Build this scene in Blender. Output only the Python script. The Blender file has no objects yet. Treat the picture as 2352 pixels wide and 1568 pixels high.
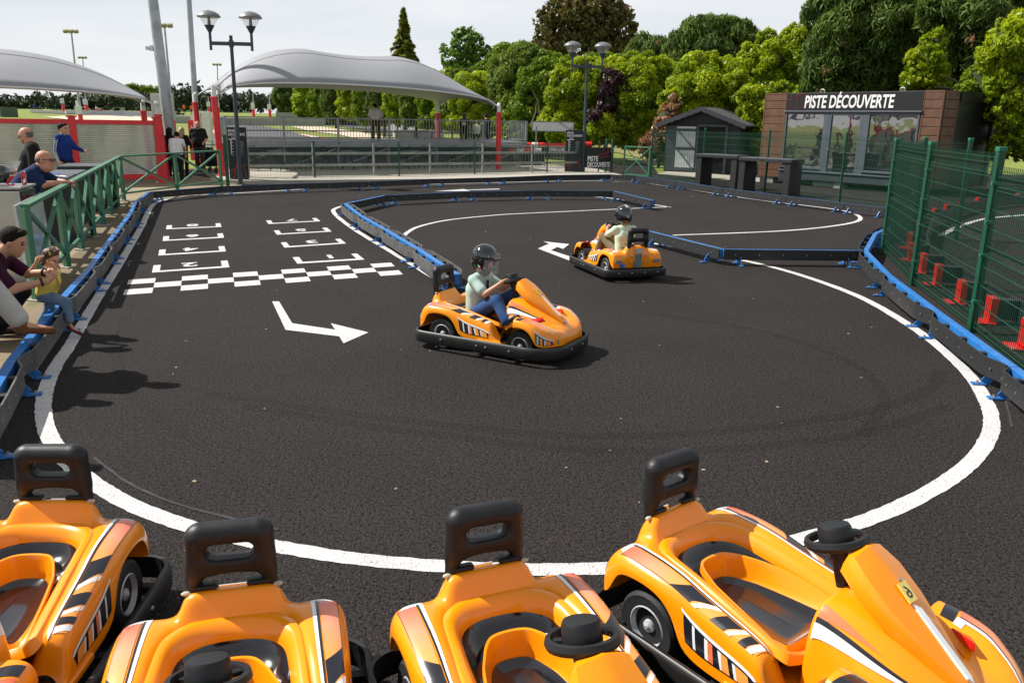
import bpy, bmesh, math, random
import numpy as np
from mathutils import Vector, Matrix, Euler
SC = bpy.context.scene
COL = SC.collection
R = math.radians
rng = np.random.default_rng(7)
random.seed(7)
# ------------------------------------------------------------------ camera (metres, eye 2.15 m above the asphalt)
H = 2.15; LENS = 29.0; PITCH = R(15.0); ROLL = R(1.0)
FD = LENS / 36 * 2352
_F = np.array([0, math.cos(PITCH), -math.sin(PITCH)]); _R0 = np.array([1., 0, 0]); _U0 = np.cross(_R0, _F)
_R = math.cos(ROLL) * _R0 + math.sin(ROLL) * _U0; _U = -math.sin(ROLL) * _R0 + math.cos(ROLL) * _U0
EYE = np.array([0, 0, H])
def ray(x, y): return _F * FD + _R * (x - 1176) - _U * (y - 784)
def gp(x, y, z=0.0):
    d = ray(x, y); t = (z - H) / d[2]; p = EYE + d * t; return Vector((p[0], p[1], z))
def at(x, y, Y):
    d = ray(x, y); p = EYE + d * (Y / d[1]); return Vector(p)
def zat(x, y, X, Y):
    d = ray(x, y); t = math.hypot(X, Y) / math.hypot(d[0], d[1]); return H + d[2] * t
cam = bpy.data.cameras.new('camera'); cam.lens = LENS; cam.sensor_width = 36; cam.clip_end = 3000; cam.clip_start = .05
co = bpy.data.objects.new('camera', cam); COL.objects.link(co)
M4 = Matrix(((_R[0], _U[0], -_F[0], 0), (_R[1], _U[1], -_F[1], 0), (_R[2], _U[2], -_F[2], H), (0, 0, 0, 1)))
co.matrix_world = M4
SC.camera = co
# ------------------------------------------------------------------ light
SUN_EL, SUN_A = R(46), R(14)
S = Vector((-math.cos(SUN_A) * math.cos(SUN_EL), math.sin(SUN_A) * math.cos(SUN_EL), math.sin(SUN_EL)))
sl = bpy.data.lights.new('sun', 'SUN'); sl.energy = 4.6; sl.angle = R(.55); sl.color = (1, .965, .91)
so = bpy.data.objects.new('sun', sl); COL.objects.link(so)
so.rotation_euler = (-S).to_track_quat('-Z', 'Y').to_euler(); so.location = (0, 0, 30)
W = bpy.data.worlds.new('World'); SC.world = W; W.use_nodes = True
nt = W.node_tree; nt.nodes.clear(); N = nt.nodes.new; K = nt.links.new
out = N('ShaderNodeOutputWorld'); bg = N('ShaderNodeBackground'); bg.inputs[1].default_value = .105
sky = N('ShaderNodeTexSky'); sky.sky_type = 'NISHITA'; sky.sun_disc = False
sky.sun_elevation = SUN_EL; sky.sun_rotation = math.atan2(S.x, S.y); sky.air_density = 1.0; sky.dust_density = 1.6; sky.ozone_density = 1.0
tc = N('ShaderNodeTexCoord'); mp = N('ShaderNodeMapping'); mp.inputs['Scale'].default_value = (1.1, 1.1, 6.0)
nz = N('ShaderNodeTexNoise'); nz.inputs['Scale'].default_value = 2.2; nz.inputs['Detail'].default_value = 7; nz.inputs['Roughness'].default_value = .55
K(tc.outputs['Generated'], mp.inputs[0]); K(mp.outputs[0], nz.inputs[0])
cr = N('ShaderNodeValToRGB'); cr.color_ramp.elements[0].position = .3; cr.color_ramp.elements[0].color = (4.7, 4.95, 5.35, 1); cr.color_ramp.elements[1].position = .68; cr.color_ramp.elements[1].color = (6.0, 6.1, 6.25, 1)
K(nz.outputs[0], cr.inputs[0])
mx = N('ShaderNodeMix'); mx.data_type = 'RGBA'; mx.inputs[0].default_value = .9; K(sky.outputs[0], mx.inputs[6]); K(cr.outputs[0], mx.inputs[7])
sx = N('ShaderNodeSeparateXYZ'); K(tc.outputs['Generated'], sx.inputs[0])
dk = N('ShaderNodeMapRange'); dk.inputs[1].default_value = .05; dk.inputs[2].default_value = .75; dk.inputs[3].default_value = 1.0; dk.inputs[4].default_value = .55
K(sx.outputs[2], dk.inputs[0])
ml = N('ShaderNodeVectorMath'); ml.operation = 'SCALE'; K(mx.outputs[2], ml.inputs[0]); K(dk.outputs[0], ml.inputs[3])
K(ml.outputs[0], bg.inputs[0]); K(bg.outputs[0], out.inputs[0])
SC.view_settings.view_transform = 'Standard'; SC.view_settings.look = 'None'; SC.view_settings.exposure = 0.6; SC.view_settings.gamma = 1
SC.render.engine = 'CYCLES'
SC.cycles.max_bounces = 6; SC.cycles.transparent_max_bounces = 24; SC.cycles.diffuse_bounces = 3; SC.cycles.glossy_bounces = 3
try: SC.cycles.use_denoising = True
except Exception: pass
# ------------------------------------------------------------------ materials
MATS = {}
def mat(name, col, rough=.6, metal=0., var=.12, vs=6., bump=0., bs=40., spec=.5, coat=0., trans=0., alpha=1., dirt=None, emit=None, col2=None, attr=None, transl=0.):
    if name in MATS: return MATS[name]
    m = bpy.data.materials.new(name); m.use_nodes = True; t = m.node_tree; b = t.nodes['Principled BSDF']; n = t.nodes.new; k = t.links.new
    b.inputs['Roughness'].default_value = rough; b.inputs['Metallic'].default_value = metal; b.inputs['Specular IOR Level'].default_value = spec
    b.inputs['Coat Weight'].default_value = coat; b.inputs['Coat Roughness'].default_value = .08
    b.inputs['Transmission Weight'].default_value = trans; b.inputs['Alpha'].default_value = alpha
    tc = n('ShaderNodeTexCoord')
    c = (*col, 1); c2 = tuple(x * (1 - var) for x in col) if col2 is None else col2
    nz = n('ShaderNodeTexNoise'); nz.inputs['Scale'].default_value = vs; nz.inputs['Detail'].default_value = 5
    k(tc.outputs['Object'], nz.inputs['Vector'])
    mx = n('ShaderNodeMix'); mx.data_type = 'RGBA'; mx.inputs[6].default_value = c; mx.inputs[7].default_value = (*c2, 1)
    mr = n('ShaderNodeMapRange'); mr.inputs[1].default_value = .35; mr.inputs[2].default_value = .68
    if attr:
        a = n('ShaderNodeAttribute'); a.attribute_name = attr; k(a.outputs['Fac'], mx.inputs[0])
    else:
        k(nz.outputs[0], mr.inputs[0]); k(mr.outputs[0], mx.inputs[0])
    last = mx.outputs[2]
    if dirt:
        n2 = n('ShaderNodeTexNoise'); n2.inputs['Scale'].default_value = dirt[1]; n2.inputs['Detail'].default_value = 8; n2.inputs['Roughness'].default_value = .7; k(tc.outputs['Object'], n2.inputs['Vector'])
        r2 = n('ShaderNodeMapRange'); r2.inputs[1].default_value = dirt[2]; r2.inputs[2].default_value = dirt[2] + .12; k(n2.outputs[0], r2.inputs[0])
        m2 = n('ShaderNodeMix'); m2.data_type = 'RGBA'; k(r2.outputs[0], m2.inputs[0]); k(last, m2.inputs[6]); m2.inputs[7].default_value = (*dirt[0], 1); last = m2.outputs[2]
    k(last, b.inputs['Base Color'])
    if bump:
        n3 = n('ShaderNodeTexNoise'); n3.inputs['Scale'].default_value = bs; n3.inputs['Detail'].default_value = 4; k(tc.outputs['Object'], n3.inputs['Vector'])
        bp = n('ShaderNodeBump'); bp.inputs['Strength'].default_value = bump; bp.inputs['Distance'].default_value = .02; k(n3.outputs[0], bp.inputs['Height']); k(bp.outputs[0], b.inputs['Normal'])
    if emit: b.inputs['Emission Color'].default_value = (*emit[:3], 1); b.inputs['Emission Strength'].default_value = emit[3]
    if transl:
        tr = n('ShaderNodeBsdfTranslucent'); ms = n('ShaderNodeMixShader'); ms.inputs[0].default_value = transl; o = t.nodes['Material Output']
        k(last, tr.inputs[0]); k(b.outputs[0], ms.inputs[1]); k(tr.outputs[0], ms.inputs[2]); k(ms.outputs[0], o.inputs[0])
    MATS[name] = m; return m
# ------------------------------------------------------------------ mesh helpers
def link_mesh(name, V, Fs, mats, parent=None, smooth=False, midx=None, loc=None, rz=None):
    me = bpy.data.meshes.new(name); me.from_pydata([tuple(v) for v in V], [], [tuple(f) for f in Fs]); me.update()
    return link_me(name, me, mats, parent, smooth, midx, loc, rz)
def link_me(name, me, mats, parent=None, smooth=False, midx=None, loc=None, rz=None):
    if not isinstance(mats, (list, tuple)): mats = [mats]
    for m in mats: me.materials.append(m)
    if midx is not None: me.polygons.foreach_set('material_index', np.asarray(midx, dtype=np.int32))
    if smooth: me.polygons.foreach_set('use_smooth', np.ones(len(me.polygons), dtype=bool))
    o = bpy.data.objects.new(name, me); COL.objects.link(o)
    if parent: o.parent = parent
    if loc is not None: o.location = loc
    if rz is not None: o.rotation_euler = (0, 0, rz)
    return o
def tag(o, label=None, cat=None, group=None, kind=None):
    if label: o['label'] = label
    if cat: o['category'] = cat
    if group: o['group'] = group
    if kind: o['kind'] = kind
    return o
def empty(name, loc=(0, 0, 0), rz=0., label=None, cat=None, group=None):
    o = bpy.data.objects.new(name, None); COL.objects.link(o); o.location = loc; o.rotation_euler = (0, 0, rz); o.empty_display_size = .1
    return tag(o, label, cat, group)
def children(o): return [c for c in bpy.data.objects if c.parent == o]
def copy_tree(o, loc, rz, label, par=None):
    c = o.copy(); COL.objects.link(c)
    if par: c.parent = par
    else:
        c.location = loc; c.rotation_euler = (0, 0, rz); c['label'] = label
    for ch in list(o.children): copy_tree(ch, None, None, None, c)
    return c
class MB:
    def __init__(s): s.V = []; s.F = []; s.M = []; s.m = 0
    def add(s, V, F):
        b = len(s.V); s.V += [tuple(v) for v in V]; s.F += [tuple(i + b for i in f) for f in F]; s.M += [s.m] * len(F); return s
    def box(s, c, d, rz=0., rx=0., ry=0.):
        e = Euler((rx, ry, rz)).to_matrix(); c = Vector(c); V = []
        for x in (-.5, .5):
            for y in (-.5, .5):
                for z in (-.5, .5): V.append(c + e @ Vector((x * d[0], y * d[1], z * d[2])))
        return s.add(V, [(0, 1, 3, 2), (4, 6, 7, 5), (0, 4, 5, 1), (2, 3, 7, 6), (0, 2, 6, 4), (1, 5, 7, 3)])
    def bar(s, a, b, w, h, up=(0, 0, 1)):
        a = Vector(a); b = Vector(b); d = (b - a).normalized(); u = Vector(up)
        if abs(d.dot(u)) > .98: u = Vector((0, 1, 0))
        x = d.cross(u).normalized(); z = x.cross(d)
        V = [p + x * sx * w / 2 + z * sz * h / 2 for p in (a, b) for sx in (-1, 1) for sz in (-1, 1)]
        return s.add(V, [(0, 1, 3, 2), (4, 6, 7, 5), (0, 4, 5, 1), (2, 3, 7, 6), (0, 2, 6, 4), (1, 5, 7, 3)])
    def tube(s, pts, r, n=8, cap=True, closed=False):
        P = [Vector(p) for p in pts]; L = len(P); rs = r if isinstance(r, (list, tuple)) else [r] * L; V = []; up = None
        for i, p in enumerate(P):
            if closed: d = P[(i + 1) % L] - P[i - 1]
            else: d = P[min(i + 1, L - 1)] - P[max(i - 1, 0)]
            d.normalize()
            if up is None: up = Vector((0, 0, 1)) if abs(d.z) < .9 else Vector((1, 0, 0))
            x = d.cross(up).normalized(); up = x.cross(d).normalized()
            for k in range(n):
                a = 2 * math.pi * k / n; V.append(p + (x * math.cos(a) + up * math.sin(a)) * rs[i])
        F = []
        for i in range(L if closed else L - 1):
            j = (i + 1) % L
            for k in range(n): F.append((i * n + k, i * n + (k + 1) % n, j * n + (k + 1) % n, j * n + k))
        if cap and not closed: F += [tuple(range(n))[::-1], tuple((L - 1) * n + k for k in range(n))]
        return s.add(V, F)
    def lathe(s, prof, n=20, c=(0, 0, 0), axis='z', cap=True):
        V = []; c = Vector(c)
        for r, z in prof:
            for k in range(n):
                a = 2 * math.pi * k / n; q = (r * math.cos(a), r * math.sin(a), z)
                if axis == 'y': q = (q[0], q[2], q[1])
                elif axis == 'x': q = (q[2], q[0], q[1])
                V.append(c + Vector(q))
        F = [(i * n + k, i * n + (k + 1) % n, (i + 1) * n + (k + 1) % n, (i + 1) * n + k) for i in range(len(prof) - 1) for k in range(n)]
        if cap: F += [tuple(range(n))[::-1], tuple((len(prof) - 1) * n + k for k in range(n))]
        return s.add(V, F)
    def prism(s, poly, ext):
        ext = Vector(ext); P = [Vector(p) for p in poly]; n = len(P)
        return s.add(P + [p + ext for p in P], [tuple(range(n))[::-1], tuple(range(n, 2 * n))] + [(i, (i + 1) % n, n + (i + 1) % n, n + i) for i in range(n)])
    def grid(s, G, closed_u=False, closed_v=False):
        nu = len(G); nv = len(G[0]); V = [p for row in G for p in row]; F = []
        for i in range(nu if closed_u else nu - 1):
            for j in range(nv if closed_v else nv - 1):
                a = i; b = (i + 1) % nu; c = (j + 1) % nv; F.append((a * nv + j, b * nv + j, b * nv + c, a * nv + c))
        return s.add(V, F)
    def ball(s, c, r, n=10, sq=(1, 1, 1)):
        G = [[Vector(c) + Vector((r * sq[0] * math.cos(a) * math.sin(b), r * sq[1] * math.sin(a) * math.sin(b), r * sq[2] * math.cos(b))) for a in np.linspace(0, 2 * math.pi, n, endpoint=False)] for b in np.linspace(.02, math.pi - .02, n // 2 + 2)]
        return s.grid(G, closed_v=True)
    def build(s, name, mats, parent=None, smooth=False, bevel=0., loc=None, rz=None, fix=True, segs=2):
        me = bpy.data.meshes.new(name); me.from_pydata(s.V, [], s.F); me.update()
        me.polygons.foreach_set('material_index', np.asarray(s.M, dtype=np.int32))
        if fix or bevel:
            bm = bmesh.new(); bm.from_mesh(me)
            if fix: bmesh.ops.recalc_face_normals(bm, faces=bm.faces)
            if bevel:
                bm.normal_update()
                ed = [e for e in bm.edges if len(e.link_faces) == 2 and e.calc_face_angle(0) > .6]
                bmesh.ops.bevel(bm, geom=ed, offset=bevel, segments=segs, affect='EDGES', profile=.6)
            bm.to_mesh(me); bm.free()
        o = link_me(name, me, mats, parent, False, None, loc, rz)
        if smooth:
            me.polygons.foreach_set('use_smooth', np.ones(len(me.polygons), dtype=bool))
            try: me.set_sharp_from_angle(angle=R(38))
            except Exception: pass
        return o
def text_mesh(s, size=1., sx=1., shear=0., bold=.0, align='LEFT', spacing=1.):
    c = bpy.data.curves.new('lettering', 'FONT'); c.body = s; c.size = size; c.shear = shear; c.offset = bold; c.align_x = align; c.space_character = spacing; c.resolution_u = 3; c.extrude = .002
    o = bpy.data.objects.new('lettering', c); COL.objects.link(o); dg = bpy.context.evaluated_depsgraph_get()
    me = bpy.data.meshes.new_from_object(o.evaluated_get(dg)); bpy.data.objects.remove(o); bpy.data.curves.remove(c)
    for v in me.vertices: v.co.x *= sx
    return me
def place_text(s, P, ux, uy, h, m, parent, name='lettering', width=None, shear=0., bold=.02, lift=.004, align='LEFT'):
    "text whose baseline starts at P, along ux, up uy, cap height h (optionally squeezed to width)"
    me = text_mesh(s, 1., 1., shear, bold, align)
    me.materials.clear()
    co_ = np.array([v.co for v in me.vertices]); caps = .73
    k = h / caps; xs = co_[:, 0]
    sx = k if width is None else width / (xs.max() - xs.min())
    ux = Vector(ux).normalized(); uy = Vector(uy).normalized(); nn = ux.cross(uy); P = Vector(P)
    x0 = xs.min() if align == 'LEFT' else 0
    for v in me.vertices: v.co = P + ux * (v.co.x - x0) * sx + uy * v.co.y * k + nn * (lift + v.co.z)
    return link_me(name, me, m, parent)
# ------------------------------------------------------------------ implicit (SDF) modelling: smooth bodies from tapered capsules
class SD:
    def __init__(s, k=.03): s.P = []; s.k = k
    def cap(s, a, b, ra, rb, k=None, sub=False, q=(1, 1, 1)): s.P.append(('c', np.array(a, float), np.array(b, float), ra, rb, s.k if k is None else k, sub)); return s
    def ell(s, c, r, k=None, sub=False, rot=None): s.P.append(('e', np.array(c, float), np.array(r, float), rot, None, s.k if k is None else k, sub)); return s
    def box(s, c, r, rad=.01, k=None, sub=False, rot=None): s.P.append(('b', np.array(c, float), np.array(r, float), rot, rad, s.k if k is None else k, sub)); return s
    def plane(s, p, n, k=.004): s.P.append(('p', np.array(p, float), np.array(n, float) / np.linalg.norm(n), None, None, k, True)); return s
    def dist(s, X):
        D = None
        for t, a, b, c, d, k, sub in s.P:
            if t == 'c':
                ab = b - a; L2 = max(ab.dot(ab), 1e-9); h = np.clip(((X - a) @ ab) / L2, 0, 1); q = X - a - h[..., None] * ab
                v = np.linalg.norm(q, axis=-1) - (c + (d - c) * h)
            elif t == 'e':
                q = X - a
                if c is not None: q = q @ c
                n1 = np.linalg.norm(q / b, axis=-1); n2 = np.linalg.norm(q / (b * b), axis=-1); v = n1 * (n1 - 1) / np.maximum(n2, 1e-6)
            elif t == 'b':
                q = X - a
                if c is not None: q = q @ c
                q = np.abs(q) - (b - d); v = np.linalg.norm(np.maximum(q, 0), axis=-1) + np.minimum(q.max(-1), 0) - d
            else: v = -((X - a) @ b)
            if D is None: D = v
            elif sub:
                v = -v if t != 'p' else -v
                h = np.clip(.5 + .5 * (v - D) / k, 0, 1); D = D + (v - D) * h + k * h * (1 - h)
            else:
                h = np.clip(.5 + .5 * (v - D) / k, 0, 1); D = v + (D - v) * h - k * h * (1 - h)
        return D
    def bounds(s):
        lo = np.full(3, 1e9); hi = -lo
        for t, a, b, c, d, k, sub in s.P:
            if sub or t == 'p': continue
            if t == 'c': m = max(c, d); lo = np.minimum(lo, np.minimum(a, b) - m); hi = np.maximum(hi, np.maximum(a, b) + m)
            else: m = b if c is None else np.full(3, np.linalg.norm(b)); lo = np.minimum(lo, a - m); hi = np.maximum(hi, a + m)
        return lo - .02, hi + .02
    def mesh(s, h=.015):
        lo, hi = s.bounds(); lo = lo - h; n = np.ceil((hi - lo) / h).astype(int) + 2
        ax = [lo[i] + h * np.arange(n[i]) for i in range(3)]
        X = np.stack(np.meshgrid(*ax, indexing='ij'), -1); D = s.dist(X); sg = D < 0
        c8 = [sg[i:n[0] - 1 + i, j:n[1] - 1 + j, k:n[2] - 1 + k] for i in (0, 1) for j in (0, 1) for k in (0, 1)]
        cnt = sum(c.astype(np.int8) for c in c8); act = (cnt > 0) & (cnt < 8)
        acc = np.zeros(act.shape + (3,)); num = np.zeros(act.shape)
        for axn in range(3):
            for o1 in (0, 1):
                for o2 in (0, 1):
                    sl0 = [None] * 3; sl1 = [None] * 3; oth = [q for q in range(3) if q != axn]
                    sl0[axn] = slice(0, n[axn] - 1); sl1[axn] = slice(1, n[axn])
                    for q, o in zip(oth, (o1, o2)): sl0[q] = sl1[q] = slice(o, n[q] - 1 + o)
                    d0 = D[tuple(sl0)]; d1 = D[tuple(sl1)]; cross = (d0 < 0) != (d1 < 0)
                    t = np.where(cross, d0 / np.where(cross, d0 - d1, 1), 0)
                    for q in range(3):
                        base = (t if q == axn else (o1 if q == oth[0] else o2))
                        acc[..., q] += np.where(cross, base, 0)
                    num += cross
        idx = -np.ones(act.shape, dtype=np.int64); ids = np.argwhere(act); idx[act] = np.arange(len(ids))
        V = lo + h * (ids + acc[act] / num[act][:, None])
        F = []
        for axn in range(3):
            oth = [q for q in range(3) if q != axn]
            s0 = [slice(1, n[q] - 1) for q in range(3)]; s1 = list(s0); s0[axn] = slice(0, n[axn] - 1); s1[axn] = slice(1, n[axn])
            a = sg[tuple(s0)]; b = sg[tuple(s1)]; e = np.argwhere(a != b)
            if not len(e): continue
            fl = a[tuple(e.T)]; base = e.copy(); base[:, oth] += 1
            def cell(o1, o2):
                q = base.copy(); q[:, oth[0]] -= o1; q[:, oth[1]] -= o2; return idx[tuple(q.T)]
            quad = np.stack([cell(1, 1), cell(0, 1), cell(0, 0), cell(1, 0)], 1)
            if axn == 1: fl = ~fl
            quad = np.where(fl[:, None], quad, quad[:, ::-1]); F.append(quad)
        F = np.concatenate(F); return V, F
    def obj(s, name, m, parent=None, h=.015, extra=None):
        V, F = s.mesh(h); M = np.zeros(len(F), int)
        if extra:
            for V2, F2, mi in extra: F = np.concatenate([F, F2 + len(V)]); V = np.concatenate([V, V2]); M = np.concatenate([M, np.full(len(F2), mi)])
        me = bpy.data.meshes.new(name); me.vertices.add(len(V)); me.vertices.foreach_set('co', V.astype(np.float32).ravel())
        me.loops.add(len(F) * 4); me.loops.foreach_set('vertex_index', F.astype(np.int32).ravel())
        me.polygons.add(len(F)); me.polygons.foreach_set('loop_start', np.arange(0, len(F) * 4, 4, dtype=np.int32)); me.update(calc_edges=True); me.validate()
        return link_me(name, me, m, parent, True, M)
def rotm(yaw=0, pitch=0, roll=0):
    return np.array(Euler((roll, pitch, yaw)).to_matrix())
# ------------------------------------------------------------------ terrain and surfaces
def TZ(x, y):
    r = math.hypot(x, y); t = min(max((r - 55) / 150, 0), 1); return -.02 + 2.7 * t * t * (3 - 2 * t)
def gt(x, y, lift=0.05):
    d = ray(x, y); d = d / np.linalg.norm(d); t = 2.0; pv = None
    while t < 900:
        p = EYE + d * t; g = p[2] - TZ(p[0], p[1])
        if g <= 0:
            lo, hi = t - st, t
            for _ in range(25):
                m = (lo + hi) / 2; p = EYE + d * m
                if p[2] > TZ(p[0], p[1]): lo = m
                else: hi = m
            return Vector((p[0], p[1], TZ(p[0], p[1]) + lift))
        st = max(.5, t * .02); t += st
    p = EYE + d * 300; return Vector((p[0], p[1], TZ(p[0], p[1]) + lift))
def noise_mat(name, cols, scales, bump=.0, bscale=80., rough=.9, specks=None, spec=.3):
    m = bpy.data.materials.new(name); m.use_nodes = True; t = m.node_tree; b = t.nodes['Principled BSDF']; n = t.nodes.new; k = t.links.new
    b.inputs['Roughness'].default_value = rough; b.inputs['Specular IOR Level'].default_value = spec
    tc = n('ShaderNodeTexCoord'); last = None
    for (c0, c1), (s, lo, hi) in zip(cols, scales):
        nz = n('ShaderNodeTexNoise'); nz.inputs['Scale'].default_value = s; nz.inputs['Detail'].default_value = 6; nz.inputs['Roughness'].default_value = .62; k(tc.outputs['Object'], nz.inputs[0])
        mr = n('ShaderNodeMapRange'); mr.inputs[1].default_value = lo; mr.inputs[2].default_value = hi; k(nz.outputs[0], mr.inputs[0])
        mx = n('ShaderNodeMix'); mx.data_type = 'RGBA'; k(mr.outputs[0], mx.inputs[0])
        if last is None: mx.inputs[6].default_value = (*c0, 1); mx.inputs[7].default_value = (*c1, 1)
        else:
            k(last, mx.inputs[6]); mx.inputs[7].default_value = (*c1, 1)
        last = mx.outputs[2]
    if specks:
        for sc, th, col in specks:
            vo = n('ShaderNodeTexVoronoi'); vo.inputs['Scale'].default_value = sc; k(tc.outputs['Object'], vo.inputs[0])
            lt = n('ShaderNodeMath'); lt.operation = 'LESS_THAN'; lt.inputs[1].default_value = th; k(vo.outputs['Color'], lt.inputs[0])
            l2 = n('ShaderNodeMath'); l2.operation = 'LESS_THAN'; l2.inputs[1].default_value = .32; k(vo.outputs['Distance'], l2.inputs[0])
            mu = n('ShaderNodeMath'); mu.operation = 'MULTIPLY'; k(lt.outputs[0], mu.inputs[0]); k(l2.outputs[0], mu.inputs[1])
            mx = n('ShaderNodeMix'); mx.data_type = 'RGBA'; k(mu.outputs[0], mx.inputs[0]); k(last, mx.inputs[6]); mx.inputs[7].default_value = (*col, 1); last = mx.outputs[2]
    k(last, b.inputs['Base Color'])
    if bump:
        vo = n('ShaderNodeTexVoronoi'); vo.inputs['Scale'].default_value = bscale; vo.feature = 'SMOOTH_F1'; k(tc.outputs['Object'], vo.inputs[0])
        nz = n('ShaderNodeTexNoise'); nz.inputs['Scale'].default_value = bscale * .8; nz.inputs['Detail'].default_value = 3; k(tc.outputs['Object'], nz.inputs[0])
        ad = n('ShaderNodeMath'); ad.operation = 'ADD'; k(vo.outputs['Distance'], ad.inputs[0]); k(nz.outputs[0], ad.inputs[1])
        bp = n('ShaderNodeBump'); bp.inputs['Strength'].default_value = bump; bp.inputs['Distance'].default_value = .012; k(ad.outputs[0], bp.inputs['Height']); k(bp.outputs[0], b.inputs['Normal'])
    MATS[name] = m; return m
asphalt = noise_mat('asphalt', [((.0305, .0262, .0250), (.0238, .0204, .0195)), (None, (.052, .0445, .041)), (None, (.0085, .0075, .007)), (None, (.033, .0275, .025))],
                    [(.55, .38, .62), (62., .54, .60), (48., .53, .58), (.16, .55, .78)], bump=.8, bscale=105., spec=.13, rough=.86, specks=[(9., .014, (.36, .33, .28)), (26., .004, (.5, .46, .36))])
asph2 = noise_mat('asphalt_grey', [((.10, .10, .105), (.08, .08, .084))], [(.2, .4, .6)], rough=.9)
grassm = noise_mat('grass_field', [((.20, .235, .035), (.12, .165, .022)), (None, (.27, .25, .075))], [(.22, .38, .62), (1.3, .52, .72)], bump=.5, bscale=14.)
concm = noise_mat('exposed_aggregate', [((.31, .245, .16), (.23, .18, .115)), (None, (.10, .08, .055)), (None, (.44, .37, .27))], [(.7, .35, .65), (52., .56, .66), (70., .6, .7)], bump=.7, bscale=60., specks=[(60., .12, (.16, .10, .06))])
padm = noise_mat('pale_concrete', [((.42, .385, .32), (.35, .32, .265)), (None, (.27, .245, .205))], [(.8, .35, .65), (6., .6, .8)], bump=.25, bscale=50.)
gravm = noise_mat('gravel', [((.62, .52, .40), (.50, .41, .31))], [(1.1, .35, .65)], bump=.6, bscale=20.)
dirtm = noise_mat('bare_earth', [((.23, .17, .10), (.15, .11, .065)), (None, (.10, .12, .03))], [(.8, .35, .65), (2.4, .55, .7)], bump=.7, bscale=14.)
whitem = noise_mat('road_paint', [((.60, .59, .575), (.52, .51, .50)), (None, (.40, .39, .37)), (None, (.09, .085, .08))], [(2.2, .4, .6), (22., .54, .70), (48., .62, .67)], bump=.55, bscale=85., rough=.75)
NX, NY = 90, 90
xs = np.concatenate([np.linspace(-900, -120, 14), np.linspace(-110, 110, 60), np.linspace(120, 900, 14)]); ys = np.concatenate([np.linspace(-60, 40, 14), np.linspace(45, 260, 70), np.linspace(270, 1500, 14)])
g = MB(); g.grid([[Vector((x, y, TZ(x, y))) for y in ys] for x in xs])
tag(g.build('ground', grassm, smooth=True), kind='structure')
def sheet(name, pts, z, m, kind='structure', th=0.):
    b = MB(); P = [(p[0], p[1], z) for p in pts]
    if th: b.prism([(p[0], p[1], z - th) for p in pts], (0, 0, th))
    else: b.add(P, [tuple(range(len(P)))])
    o = b.build(name, m)
    if not th:
        bm = bmesh.new(); bm.from_mesh(o.data); bmesh.ops.triangulate(bm, faces=bm.faces)
        for f in bm.faces:
            if f.normal.z < 0: f.normal_flip()
        bm.to_mesh(o.data); bm.free()
    return tag(o, kind=kind)
sheet('track_asphalt', [(-30, -6), (30, -6), (34, 22), (26, 40), (13, 48), (-4, 40), (-14, 34), (-30, 26)], 0.0, asphalt)
# left exposed aggregate terrace, its edge follows the outside of the left barrier
LEFT_TOP = [(-80, 1000), (25, 826), (132.6, 695), (203, 617.3), (242.3, 563.7), (273, 524), (298.6, 490.7), (311.5, 462.5), (343.5, 440.7)]
BZ = .25
LEFT_J = [gp(x, y, BZ) for x, y in LEFT_TOP]
edge = [(p.x - .2, p.y - .02) for p in LEFT_J]
sheet('terrace_paving', [(-30, 2)] + edge + [(-8.3, 25.0), (-8.9, 27.4), (-16.5, 36.), (-30, 30)], .008, concm)
sheet('earth_strip', [(p.x - .16, p.y) for p in LEFT_J[1:]] + [(p.x - .50 - .1 * (i % 2), p.y - .05) for i, p in list(enumerate(LEFT_J[1:]))[::-1]], .013, dirtm)
# raised concrete pad below the grandstand
sheet('concrete_pad', [(-9.9, 27.3), (-8.7, 26.9), (-2., 29.6), (4.3, 33.1), (3.6, 37.6), (-.5, 43.6), (-12.5, 38.)], .13, padm, th=.12)
sheet('shed_apron', [gp(1508, 400), gp(1540, 393), gp(1745, 409), gp(1745, 419), gp(1640, 412)], .02, padm)
sheet('pale_path', [gp(1430, 367), gp(1542, 368), gp(1552, 385), gp(1538, 388)], .012, padm)
sheet('verge_grass', [gp(1500, 383), gp(1536, 372), gp(1545, 392), gp(1512, 399)], .016, grassm)
def far_sheet(name, px, m, lift=.06):
    pts = [gt(x, y, lift) for x, y in px]
    b = MB(); b.add(pts, [tuple(range(len(pts)))]); me = b.build(name, m, fix=False).data
    bm = bmesh.new(); bm.from_mesh(me); bmesh.ops.triangulate(bm, faces=bm.faces)
    bmesh.ops.subdivide_edges(bm, edges=bm.edges, cuts=5, use_grid_fill=True)
    for v in bm.verts: v.co.z = TZ(v.co.x, v.co.y) + lift
    for f in bm.faces:
        if f.normal.z < 0: f.normal_flip()
    bm.to_mesh(me); bm.free()
    o = [o for o in bpy.data.objects if o.data == me][0]; return tag(o, kind='structure')
c4 = lambda x, y: ((1000 + .4677 * x) / 1.7415, (400 + .4677 * y) / 1.7415)
far_sheet('far_track', [c4(-420, 212), c4(0, 222), c4(120, 228), c4(330, 268), c4(700, 352), c4(400, 420), c4(-420, 400)], asph2)
far_sheet('far_track', [c4(640, 214), c4(1000, 224), c4(1300, 262), c4(1750, 352), c4(2350, 420), c4(1500, 400), c4(1190, 300), c4(900, 246)], asph2)
far_sheet('far_track', [(70, 254), (370, 264), (520, 272), (700, 277), (700, 283), (480, 278), (300, 269.5), (70, 259)], asph2, .07)
far_sheet('gravel_trap', [c4(350, 230), c4(620, 234), c4(900, 272), c4(1350, 352), c4(1000, 352), c4(760, 300), c4(520, 272)], gravm)
far_sheet('gravel_trap', [(100, 270), (180, 265.5), (420, 270), (420, 277), (300, 279), (160, 276)], gravm, .07)
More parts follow.
